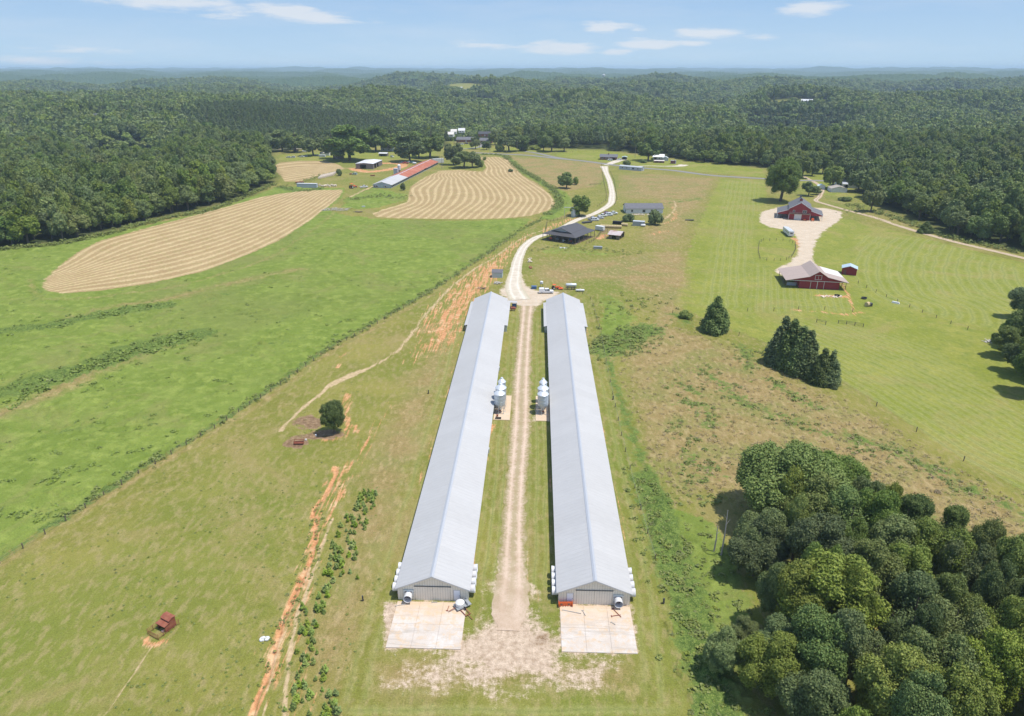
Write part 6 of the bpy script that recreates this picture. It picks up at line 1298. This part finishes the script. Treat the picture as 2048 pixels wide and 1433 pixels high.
for k, (xx, yy, mt, lb, h_) in enumerate(((-3.5, 3, M_DKMET, 'dark machine under the left wing of the tall red barn', 1.3), (14.0, 3, M_DKMET, 'dark machine under the right wing of the tall red barn', 1.5), (8.6, -1.2, M_ORNG, 'small red cart in front of the tall red barn', .7), (12.7, -1.0, M_ORNG, 'orange stand at the front of the right wing', 1.4))):
    wx, wy = x0+xx*math.cos(a)-yy*math.sin(a), y0+xx*math.sin(a)+yy*math.cos(a); q = thing('farm_machine', lb, 'machine', wx, wy, a+.3); m = MB(); m.box(-.7, .7, -.4, .4, .35, h_).box(-.15, .15, .4, 1.0, .4, .5).box(-.4, .4, -.2, .2, h_, h_+.25); m.build('body', mt, q); wheel(q, -.75, 0, .33, .16); wheel(q, .75, 0, .33, .16)
x, y = U(1577, 475); t = thing('stock_trailer', 'white horse trailer on orange earth below the tall red barn', 'trailer', x, y, R(-4)); m = MB(); m.box(0, 2.4, 0, 11.5, .55, 2.85); m.hexa([(0,11.5,1.4),(2.4,11.5,1.4),(2.0,13.6,1.4),(.4,13.6,1.4),(0,11.5,2.85),(2.4,11.5,2.85),(2.0,13.6,2.6),(.4,13.6,2.6)]); m.build('body', M_WHITE_P, t); m = MB(); m.box(-.04, 2.44, -.04, 11.54, 2.85, 2.96); m.build('roof', M_CAP, t)
m = MB(); m.box(.12, 2.18, -.03, 0, .6, 2.6); o = m.build('rear_door', M_CAP, t); MB().box(.5, 1.8, -.05, -.03, 1.7, 2.3).build('pane', M_GLASS, o)
for sx in (0, 2.3):
    for yy in (4.6, 5.6): wheel(t, sx, yy, .4, .24)
m = MB(); 
for yy in (1.0, 2.6, 4.2, 5.8): m.box(-.02, 0, yy, yy+1.0, 1.75, 2.2).box(2.4, 2.42, yy, yy+1.0, 1.75, 2.2)
m.build('side_windows', M_GLASS, t)

# ---- low red barn with broad wings
x0, y0, a = 96.8, 257.2, R(-8); t = thing('low_red_barn', 'low wide red barn with a tan roof and white trimmed doors', 'barn', x0, y0, a); Wb, Db = 22.0, 15.5; prof = [(0, 3.0), (8.1, 4.75), (11.4, 6.9), (14.7, 4.75), (22.0, 3.0)]
m = MB(); wall_panels(m, (4.9, 0), (19.4, 0), [(u-4.9, z) for u, z in [(4.9, 4.06), (8.1, 4.75), (11.4, 6.9), (14.7, 4.75), (19.4, 3.62)]], [], .15); m.hexa([(.2,0,3.0),(4.9,0,3.0),(4.9,.15,3.0),(.2,.15,3.0),(.2,0,3.04),(4.9,0,4.06),(4.9,.15,4.06),(.2,.15,3.04)]).hexa([(19.4,0,3.0),(21.8,0,3.0),(21.8,.15,3.0),(19.4,.15,3.0),(19.4,0,3.62),(21.8,0,3.04),(21.8,.15,3.04),(19.4,.15,3.62)]); m.build('gable_wall', M_RED, t)
m = MB(); m.box(4.9, 5.05, .15, Db, -.1, 3.9).box(19.25, 19.4, .15, Db, -.1, 3.5).box(5.05, 19.25, Db-.15, Db, -.1, 3.5); m.build('side_wall', M_REDS, t)
for i in range(4):
    (xa, za), (xb_, zb) = prof[i], prof[i+1]
    if i == 0: xa -= .4; za -= .09
    if i == 3: xb_ += .5; zb -= .11
    q = [(xa, za+.04), (xb_, zb+.04), (xb_, zb+.16), (xa, za+.16)]; MB().extrude_y(q, -.8, Db+.5).build('roof', M_TANROOF, t)
    if i == 3: MB().extrude_y([(xa+1.0, za-.12), (xb_-.1, zb+.165), (xb_-.1, zb+.19), (xa+1.0, za+.0)], 6.5, Db+.5)
(xa, za), (xb_, zb) = prof[3], prof[4]; s_ = (zb-za)/(xb_-xa); f_ = lambda u: za+s_*(u-xa)+.165
MB().extrude_y([(15.2, f_(15.2)), (22.4, f_(22.4)), (22.4, f_(22.4)+.03), (15.2, f_(15.2)+.03)], 6.6, Db+.55).build('cream_roof_panel', M_CREAM, t)
m = MB(); m.box(-.2, 22.3, -.12, -.01, 2.92, 3.12); m.build('fascia', M_WHITE_P, t)
m = MB()
for (za, zb, xa, xb_) in ((3.75, 5.3, 10.3, 12.5),): m.box(xa-.12, xb_+.12, -.08, -.005, zb, zb+.14).box(xa-.12, xb_+.12, -.08, -.005, za-.14, za).box(xa-.12, xa, -.08, -.005, za, zb).box(xb_, xb_+.12, -.08, -.005, za, zb).box(11.36, 11.44, -.07, -.005, za, zb)
lw = m.build('loft_door', M_WHITE_P, t); m = MB().box(10.3, 11.355, -.045, -.004, 3.75, 5.3).box(11.445, 12.5, -.045, -.004, 3.75, 5.3); m.build('loft_panel', M_RED, lw)
for xa in (9.0, 11.42): MB().box(xa, xa+2.36, -.06, -.004, .03, 2.85).build('sliding_door', M_RED, t)
m = MB(); m.box(8.9, 9.04, -.10, -.062, .03, 2.88).box(11.30, 11.50, -.10, -.062, .03, 2.88).box(13.74, 13.88, -.10, -.062, .03, 2.88); m.build('door_trim', M_WHITE_P, t)
for xx, yy in ((.2, .1), (.2, 5), (.2, 10), (.2, 15), (21.7, .1), (21.7, 5), (21.7, 10), (21.7, 15)): MB().box(xx, xx+.15, yy, yy+.15, -.1, 3.0).build('post', M_POST, t)
m = MB(); m.box(1.0, 4.5, 3.0, 3.1, 0, 1.3); m.build('stall_panel', M_GSID, t); m = MB()
for z in (.4, .8, 1.2): m.box(.2, .26, .3, 15, z, z+.08).box(21.75, 21.8, .3, 15, z, z+.08)
m.build('rail', M_POST, t)
x, y = U(1683, 549); bldg('red_shed', 'small red shed with a pale blue roof beside the low red barn', 'shed', x, y, R(-22), 5.4, 4.5, 2.7, 3.7, 'y', M_RED, simple('pale_blue_roof', (.42,.52,.60), .5, .4, var=.04), ov=.35, ops=[('F', .5, 1.1, .05, 2.1, 'door', M_MAROON)], trim=M_WHITE_P)
pile('sand_bed', 'pale stone patch with scraps in front of the low red barn', 'stone patch', 1664, 594, 26, 3.8, 1.0, M_WRAP, 31, (.4, 1.2), .12, .1)
for px, py, lb, mt in ((1674, 593, 'black tub on the pale stone patch', M_BLACK), (1728, 598, 'dark round trough on the lawn right of the low red barn', M_DKMET)):
    x, y = U(px, py); t = thing('trough', lb, 'trough', x, y); m = MB(); m.lathe([(.9, 0), (1.0, .55), (.9, .56), (.84, .12)], 18); m.build('tub', mt, t, smooth=True)
bale(*U(1734, 613), R(30), 'tan round bale on the lawn right of the low red barn', None, .8, 1.3, M_HAYB); boxthing('hay_ring', 'dark slatted feeder beside the tan bale on the lawn', 'feeder', 1736, 614, 10, 1.6, 1.2, 1.1, M_DKMET)
x, y = U(1791, 607); t = thing('water_trough', 'white upturned trough on the lawn by the fence', 'trough', x, y, R(-40)); m = MB(); m.hexa([(-1.3,-.5,0),(1.3,-.5,0),(1.3,.5,0),(-1.3,.5,0),(-1.1,-.35,.6),(1.1,-.35,.6),(1.1,.35,.6),(-1.1,.35,.6)]); m.build('shell', M_WHITE_P, t)
pile('board_pile', 'small pile of pale boards at the edge of the right copse', 'board pile', 1975, 684, 8, 1.2, .5, M_JUNK, 33)
fence('pen_fence', 'oval wire pen fence on the grass left of the white trailer', [(1518,487),(1526,482),(1560,482),(1580,484),(1590,490),(1591,500),(1584,514),(1572,521),(1545,523),(1520,520),(1516,505)], 3.2, 1.3, 2, closed=True)
fence('lawn_fence', 'long post and wire fence crossing the lawn below the low red barn', [(1690,565),(1712,565),(1740,580),(1790,603),(1850,628),(1900,648),(1935,660)], 5.5, 1.2, 2)
fence('paddock_fence', 'sparse wire fence along the foot of the barn paddock', [(1495,623),(1541,623),(1591,620),(1640,620),(1665,620),(1705,624)], 9, 1.3, 2)
fence('field_fence', 'sparse wire fence along the lower edge of the mown lawn', [(1345,628),(1430,655),(1530,690),(1660,757),(1780,830),(1900,908),(2048,990)], 12, 1.3, 2); fence('meadow_fence', 'wire fence along the hedgerow of the bright meadow', [(0,1128),(130,1044),(270,954),(430,858),(560,772),(650,706),(740,657),(870,581),(960,521),(1030,474)], 4.2, 1.2, 3)
fence('wooden_rail_fence', 'short dark board fence below the pale scraped earth', [(1676,648),(1700,650),(1726,655)], 2.4, 1.3, 3, wire=.05, mat=M_DKMET); fence('wooden_rail_fence', 'two small dark gate panels left of the board fence', [(1633,645),(1651,650)], 3, 1.3, 2, wire=.05, mat=M_DKMET)
fence('lane_fence', 'post fence along the left side of the upper gravel lane', [(1203,330),(1205,350),(1209,372),(1213,390),(1212,402),(1195,414)], 5, 1.2, 2); fence('lane_fence', 'post fence along the right side of the upper gravel lane', [(1221,345),(1228,362),(1232,385),(1234,400),(1229,411)], 5, 1.2, 2)
fence('corral_fence', 'dark pipe corral beside the grain bin', [(1092,461),(1094,446),(1110,442),(1130,438),(1140,432)], 3, 1.4, 3, wire=.04); fence('corral_fence', 'pipe corral between the open barn and the shelter', [(1172,489),(1182,486),(1195,476),(1202,465),(1215,464)], 2.6, 1.4, 3, wire=.04)
fence('horse_fence', 'light post fence round the pasture behind the brick house', [(1133,306),(1160,304),(1200,304),(1240,305),(1290,308)], 7, 1.3, 2); fence('verge_fence', 'wire fence right of the mown strip by the right poultry house', [(1165,588),(1182,600),(1200,660),(1215,740),(1240,860),(1270,980),(1310,1120)], 7, 1.1, 2)
fence('plank_gate', 'small gate across the farm track in the brown field', [(1180,371),(1190,370),(1202,370)], 3, 1.3, 3, wire=.05)

# ---- old farmstead on the left
x0, y0, a = -115.6, 489.0, R(-6.8); t = thing('old_poultry_house', 'long old poultry house with a red rusty roof, white at its near end', 'poultry house', x0, y0, a); Wb, L_, he, hr = 13.4, 131, 2.3, 4.1
m = MB(); top = [(0, he), (Wb/2, hr), (Wb, he)]; wall_panels(m, (0, 0), (Wb, 0), top, [], .15); m.build('gable_wall', M_GSID, t); m = MB(); wall_panels(m, (Wb, L_), (0, L_), top, [], .15); m.build('gable_wall', M_GSID, t)
MB().box(0, .15, .15, L_-.15, -.1, he).build('side_wall', M_WALLSIDE, t); m = MB().box(Wb-.15, Wb, .15, L_-.15, -.1, .8).box(Wb-.15, Wb, .15, L_-.15, 1.9, he)
for k in range(27): m.box(Wb-.15, Wb, k*4.85+.3, k*4.85+.5, .8, 1.9)
m.build('side_wall', M_WALLSIDE, t); s_ = (hr-he)/(Wb/2)
for nm, mt, ya, yb in (('white_roof', M_ROOF, -.4, 38), ('rusty_roof', M_RUST, 38.02, 92), ('rusty_roof', M_RUST, 92.1, L_+.4)):
    m = MB()
    for q in ([(-.6, he-.6*s_+.03), (Wb/2, hr+.03), (Wb/2, hr+.12), (-.6, he-.6*s_+.12)], [(Wb/2, hr+.03), (Wb+.6, he-.6*s_+.03), (Wb+.6, he-.6*s_+.12), (Wb/2, hr+.12)]): m.extrude_y(q, ya, yb)
    m.build(nm, mt, t)
MB().extrude_y([(Wb/2-.3, hr+.06), (Wb/2, hr+.16), (Wb/2+.3, hr+.06), (Wb/2, hr+.22)], -.4, L_+.4).build('ridge_cap', M_CAP, t); m = MB(); m.box(Wb+.1, Wb+.6, .2, 84, 1.85, 2.0).box(Wb+.1, Wb+.6, 92, L_, 1.85, 2.0); m.build('eave_curtain', M_WHITE_P, t)
for xx in (1.3, 3.0, 9.2): fan(t, xx, -.02, 1.15, (0, -1), .72, .7)
MB().box(6.0, 7.1, -.06, -.01, .05, 2.1).build('door', M_TEAL, t)
x, y = U(799, 349); t = thing('feed_bin', 'old feed bin beside the rusty roofed poultry house', 'feed bin', x, y); m = MB(); m.lathe([(1.3, 3.4), (1.3, 7.0)], 18); m.build('bin_body', M_CAP, t, smooth=True); m = MB(); m.lathe([(1.4, 6.95), (.3, 7.9)], 18); m.build('roof_cone', M_WHITE_P, t, smooth=True); m = MB(); m.lathe([(.25, 1.6), (1.28, 3.4)], 16); m.build('hopper', M_GALV, t, smooth=True)
for k in range(4): c_, s_ = math.cos(k*1.571+.7)*1.25, math.sin(k*1.571+.7)*1.25; MB().tube((c_, s_, 0), (c_, s_, 4), .07, n=5).build('leg', M_RUSTP, t)
boxthing('upright_box', 'upright blue grey bin box left of the old feed bin', 'bin', 787.5, 351, -6, 3.2, 3.0, 5.0, M_GSID, M_CAP); boxthing('box_trailer', 'white box trailer at the far end of the rusty roofed house', 'trailer', 866, 328, 30, 10.5, 3.0, 3.9, M_WHITE_P, legs=True)
on('steel_building', 'brown steel building with a white roof on orange earth', 'building', (712,338.3), -5, 15.0, 26, 4.3, 4.9, 'y', M_BRN, simple('white_roof_sheet', (.68,.68,.70), .45, .4, var=.03), ov=.35, ops=[('F', 3.8, 5.2, 0, 3.6, 'open'), ('R', 3.5, 5.0, 0, 3.6, 'open'), ('R', 11.0, 4.0, 0, 3.6, 'open')])
boxthing('white_container', 'long white box container at the wood edge above the long hay field', 'container', 594, 376, -4, 14.5, 2.6, 2.9, M_GSID, M_WHITE_P); boxthing('rusty_wagon', 'flat rusty wagon behind the long white container', 'wagon', 591, 367, 14, 6.0, 2.2, .8, M_RUSTP, legs=True)
tractor(705, 377, -30, M_ORNG, 'red tractor left of the old poultry house', 1.45); car(728, 376, -60, 'pickup', (.72,.70,.70), 'pale pickup between the red tractor and the old poultry house'); car(709, 350, 70, 'suv', (.45,.55,.52), 'pale green car on the grass below the orange earth'); boxthing('old_wagon', 'small rusty wagon left of the pale green car', 'wagon', 699, 350, 0, 2.4, 1.4, .9, M_RUSTP, legs=True); boxthing('rusty_cart', 'rusty cart left of the old feed bin', 'cart', 741, 353, 10, 3.4, 1.6, .8, M_RUSTP, legs=True)
rd = random.Random(8)
for i in range(10):
    for j in range(4): px, py = 638+i*3.1+j*1.8, 358.5-i*.75-j*1.5; bale(*U(px, py), R(-62), 'pale round bale in the big block of bales', 'block of round bales by the small hay field', .78, 1.4)
for i in range(9): bale(*U(640+i*4.0+rd.uniform(-.8, .8), 374.5-rd.uniform(0, 2.2)), R(rd.uniform(-90, 90)), 'pale round bale in the loose line right of the white container', 'line of bales by the white container', .72, 1.3)
pile('sheet_pile', 'spread of pale grey boards and sheets at the corner of the long hay field', 'board pile', 672, 420, 80, 7.0, 4.0, M_JUNK, 14, (2.0, 5.0), .05, .35)
pile('log_pile', 'dark logs right of the pale board spread', 'log pile', 716, 425, 9, 2.4, .4, M_POST, 15, (1.5, 3.5), .12, .3); boxthing('white_block', 'small white block in the weeds below the old poultry house', 'box', 724, 415, 0, 1.8, .8, .6, M_WHITE_P)
on('farmhouse', 'old wooden house with a brown roof among the farmstead trees', 'house', (647,305), -10, 9.2, 8, 3.0, 6.2, 'x', M_WOOD, M_BROOF, ov=.5, ops=[('F', 1.5, 1.1, 1, 2.2, 'window'), ('F', 6.2, 1.1, 1, 2.2, 'window'), ('F', 3.9, 1, .1, 2.2, 'door')]); on('white_trailer_house', 'long white shed in front of the old wooden house', 'shed', (640,311.5), -8, 9.5, 4, 2.4, 3.2, 'x', M_WSID, simple('beige_roof', (.60,.55,.48), .7, .2), ov=.2, ops=[('F', 5, 1, 0, 2, 'door')])
boxthing('white_stock_box', 'small white box trailer beside the long white shed', 'trailer', 638, 315, -6, 6.0, 2.4, 2.2, M_WHITE_P, legs=True); on('red_gable_shed', 'red roofed shed partly hidden by the huge dark tree', 'shed', (669,318), -50, 6, 7, 2.0, 4.0, 'x', M_BRN, simple('faded_red_roof', (.36,.20,.19), .7, .2, var=.15), ov=.3)
on('open_shed', 'small white roofed open shed on the farmstead lawn', 'shed', (758,313), -6, 8.0, 5, 2.6, 3.3, 'x', M_BRN, M_WHITE_P, ov=.4, ops=[('F', 1.4, 5.2, 0, 2.1, 'open')]); on('white_farmhouse', 'pale house behind the open shed under the trees', 'house', (762,302), -6, 12, 8, 2.8, 5.0, 'x', M_WSID, simple('tan_roof', (.45,.38,.33), .8, .1), ov=.5, ops=[('F', 2, 1.1, 1, 2.2, 'window'), ('F', 8, 1.1, 1, 2.2, 'window')])
for px, py, rt, kd, col, lb in ((604,315,80,'sedan',(.80,.80,.80),'white car left of the shade tree at the farmstead'), (611,314,75,'suv',(.60,.62,.64),'silver car under the shade tree at the farmstead'), (632,313,80,'suv',(.05,.07,.10),'dark car right of the shade tree trunk'), (577,316,80,'sedan',(.62,.68,.70),'pale car at the left end of the farmstead grass'), (586,316,82,'suv',(.80,.80,.80),'white car second from the left on the farmstead grass'),
        (803,327,80,'suv',(.25,.34,.36),'grey green car at the left end of the row under the big trees'), (811,328,84,'pickup',(.50,.06,.06),'red pickup under the big trees'), (818,326,82,'sedan',(.75,.76,.78),'white car in the row under the big trees'), (824,327,78,'suv',(.12,.25,.27),'teal car at the right end of the row under the big trees'), (784,315,40,'pickup',(.80,.80,.80),'white pickup on the lawn right of the open shed')):
    car(px, py, rt, kd, col, lb)
tractor(591, 303, -40, M_ORNG, 'orange tractor by the farm lane', 1.3); tank('propane_tank', 'white gas tank on the grass right of the orange tractor', 610, 305, 10, 5.0, .9, 1.1, M_WHITE_P); tank('propane_tank', 'white round tank beside the row of cars under the big trees', 829, 329, 0, 3.4, .8, 1.0, M_WHITE_P); tractor(537, 331, 60, M_RUSTP, 'red machine half hidden at the tip of the wood', 1.6)
# ---- suburb houses above the striped field
for px, py, rt, w_, d_, wm, rm, lb in ((913,285,-4,21,11,M_BRICK,M_SLATE,'wide suburb house with a dark hipped roof'), (959,287,-8,13,10,M_BRICK,M_SLATE,'brick suburb house at the right with a grey roof'), (957,273,-6,15,10,M_BRICK,M_SHING,'suburb house behind on the right with a dark roof'), (889,274,-4,11,9,M_WSID,M_CREAM,'pale roofed suburb house at the left'), (917,266,0,8,7,M_WSID,M_WHITE_P,'small white suburb house at the back'), (902,268,0,7,6,M_WSID,M_CREAM,'second small pale suburb house at the back')):
    on('suburb_house', lb, 'house', (px, py), rt, w_, d_, 3.0, 5.4, 'x', wm, rm, ov=.6, ops=[('F', 1.6, 1.4, 1, 2.2, 'window'), ('F', w_-3.4, 1.6, 1, 2.2, 'window'), ('F', w_/2, 1.1, .1, 2.2, 'door')])
for px, py, col, lb in ((932,289,(.10,.06,.13),'dark purple car before the wide suburb house'), (923,290,(.8,.8,.8),'white car before the wide suburb house'), (903,272,(.7,.7,.7),'pale car between the back suburb houses')): car(px, py, 80, 'suv', col, lb)
# ---- white house at the edge of the right wood
on('white_house', 'white house with a tan roof under the tall dark tree', 'house', (1672,373), -14, 12, 9, 3.2, 5.2, 'x', M_WSID, simple('tan_shingle', (.52,.47,.40), .8, .1), ov=.5, ops=[('F', 2.4, 1.3, 1, 2.3, 'window', M_DKMET), ('F', 6.4, 1.1, .1, 2.2, 'door', M_MAROON)]); on('house_wing', 'flat grey roofed wing of buildings right of the white house', 'outbuilding', (1685,376), -14, 10, 7, 2.6, 3.6, 'x', M_WSID, M_GSID, ov=.4, ops=[('F', 1, 2.5, 0, 2.1, 'open')])
on('white_outbuilding', 'white gabled garage in front of the white house', 'garage', (1662,385), -6, 10.2, 9, 2.5, 3.9, 'y', M_WSID, simple('dull_tan_roof', (.40,.36,.32), .8, .1), ov=.35); on('garden_shed', 'little white roofed shed right of the small dark tree', 'shed', (1636,379), -10, 4.4, 4, 2.3, 3.2, 'y', M_WSID, simple('mint_roof', (.62,.74,.74), .6, .2), ov=.4)
on('white_roof_cabin', 'white roofed cabin showing between the trees behind the barn', 'cabin', (1578,332), -14, 12, 8, 3, 4.6, 'x', M_MAROON, M_WHITE_P, ov=.5); car(1668,376, 75, 'suv', (.8,.8,.8), 'white car between the white house and the garage')
# ---- utility poles
for px, py, h_, lb in ((884,338,10.5,'utility pole at the left corner of the striped hay field'), (959,297,11,'utility pole beside the suburb houses'), (980,306,10,'utility pole on the verge before the suburb'), (1013,307,11,'utility pole left of the crossroads'), (1034,305,11,'utility pole under the roadside tree'), (1270,316,12,'utility pole behind the brick house'), (1069,286,12,'tall pale pole against the far wood'), (1648,322,12,'utility pole in the gap of the right wood')):
    x, y = U(px, py); t = thing('utility_pole', lb, 'utility pole', x, y, .2); MB().tube((0, 0, -.3), (0, 0, h_), .19, .12, 8).build('pole', simple('pole_wood', (.30,.27,.24), .9, .1), t); MB().box(-1.1, 1.1, -.06, .06, h_-.9, h_-.75).build('crossarm', M_POST, t)
    MB().lathe([(.05, h_-.75), (.07, h_-.55)], 8, (-.9, 0, 0)).lathe([(.05, h_-.75), (.07, h_-.55)], 8, (.9, 0, 0)).build('insulators', M_CAP, t)

# ---- far off: white barns in a clearing, factories, town, water tower, bridge
def far_b(px, py, w_, d_, h_, lb, name='far_building', wm=None, rm=None, cat='building', rot=-12):
    x, y = UT(px, max(py, 183) if py < 195 else py); r = bldg(name, lb, cat, x, y, R(rot), w_, d_, h_*.7, h_, 'x', wm or M_WSID, rm or M_WHITE_P, ov=1.0); r.location.z = terr(x, y); return r
far_b(1603, 208, 32, 14, 8, 'larger white barn in the far clearing on the right', 'white_barn'); far_b(1632, 209, 20, 10, 6, 'smaller white barn in the far clearing on the right', 'white_barn')
x, y = UT(1630, 213); tree('mid', x, y, h=15, w=15, name='broadleaf_tree', label='lone round tree before the far white barns', idx=1)
for px, py, w_, h_, lb in ((108,136,150,13,'leftmost white factory on the hazy horizon'), (152,136,90,11,'middle white factory on the hazy horizon'), (170,134,170,14,'long white factory on the hazy horizon'), (96,150,30,9,'small white plant building on the left horizon')):
    x, y = UT(px, 152); k = 6500/math.hypot(x, y); x, y = x*k, y*k; r = bldg('factory', lb, 'factory', x, y, 0, w_, 60, h_*.9, h_, 'x', M_WSID, M_WHITE_P, ov=2); r.location.z = terr(x, y)+12
for i, (px, py, w_) in enumerate(((880,181,22),(893,183,16),(918,186,18),(940,184,16),(905,181,26),(960,185,14),(975,182,20),(1150,178,22),(1160,176,16),(1172,179,26),(1185,176,14),(870,183,14))):
    far_b(px, py+2, w_, 12, 11, 'white roofed building number %s of the hazy town in the forest' % ('one two three four five six seven eight nine ten eleven twelve'.split()[i]), 'town_building'); bpy.data.objects[-1] if False else None
x, y = UT(1206, 178); k = 3200/math.hypot(x, y); x, y = x*k, y*k; t = thing('water_tower', 'pale water tower standing above the far woods', 'water tower', x, y, z=terr(x, y)); m = MB(); m.lathe([(1, 30), (6.5, 33), (7.5, 36.5), (6.5, 40), (1, 42)], 18); m.build('tank', M_WHITE_P, t, smooth=True)
for k in range(5): c_, s_ = math.cos(k*1.257), math.sin(k*1.257); MB().tube((c_*7, s_*7, 0), (c_*5.5, s_*5.5, 34), .45, n=6).build('leg', M_WHITE_P, t)
x, y = UT(178, 243); t = thing('highway_bridge', 'flat concrete road bridge in the woods on the left', 'bridge', x, y, R(-4), z=terr(x, y)); m = MB().box(0, 62, 0, 12, 7.2, 8.4).box(0, 62, -.3, 0, 8.0, 9.2).box(0, 62, 12, 12.3, 8.0, 9.2); m.build('deck', simple('bridge_concrete', (.42,.41,.39), .8, .1), t)
for xx in (24, 44): MB().box(xx, xx+1.4, 1, 11, -2, 7.2).build('pier', M_JUNK, t)
# ================================================================ AIR
hz = MB().box(-26000, 26000, -3000, 26000, -70, 118).build('haze', None); tag(hz, 'thin summer haze over the whole landscape', 'haze', kind='stuff')
m = bpy.data.materials.new('air'); m.use_nodes = True; nd = m.node_tree.nodes; nd.clear(); v = nd.new('ShaderNodeVolumePrincipled'); o = nd.new('ShaderNodeOutputMaterial')
v.inputs['Color'].default_value = (.62, .79, 1.0, 1); v.inputs['Density'].default_value = 1.05e-4; v.inputs['Anisotropy'].default_value = 0.0
m.node_tree.links.new(v.outputs[0], o.inputs['Volume']); hz.data.materials.append(m)
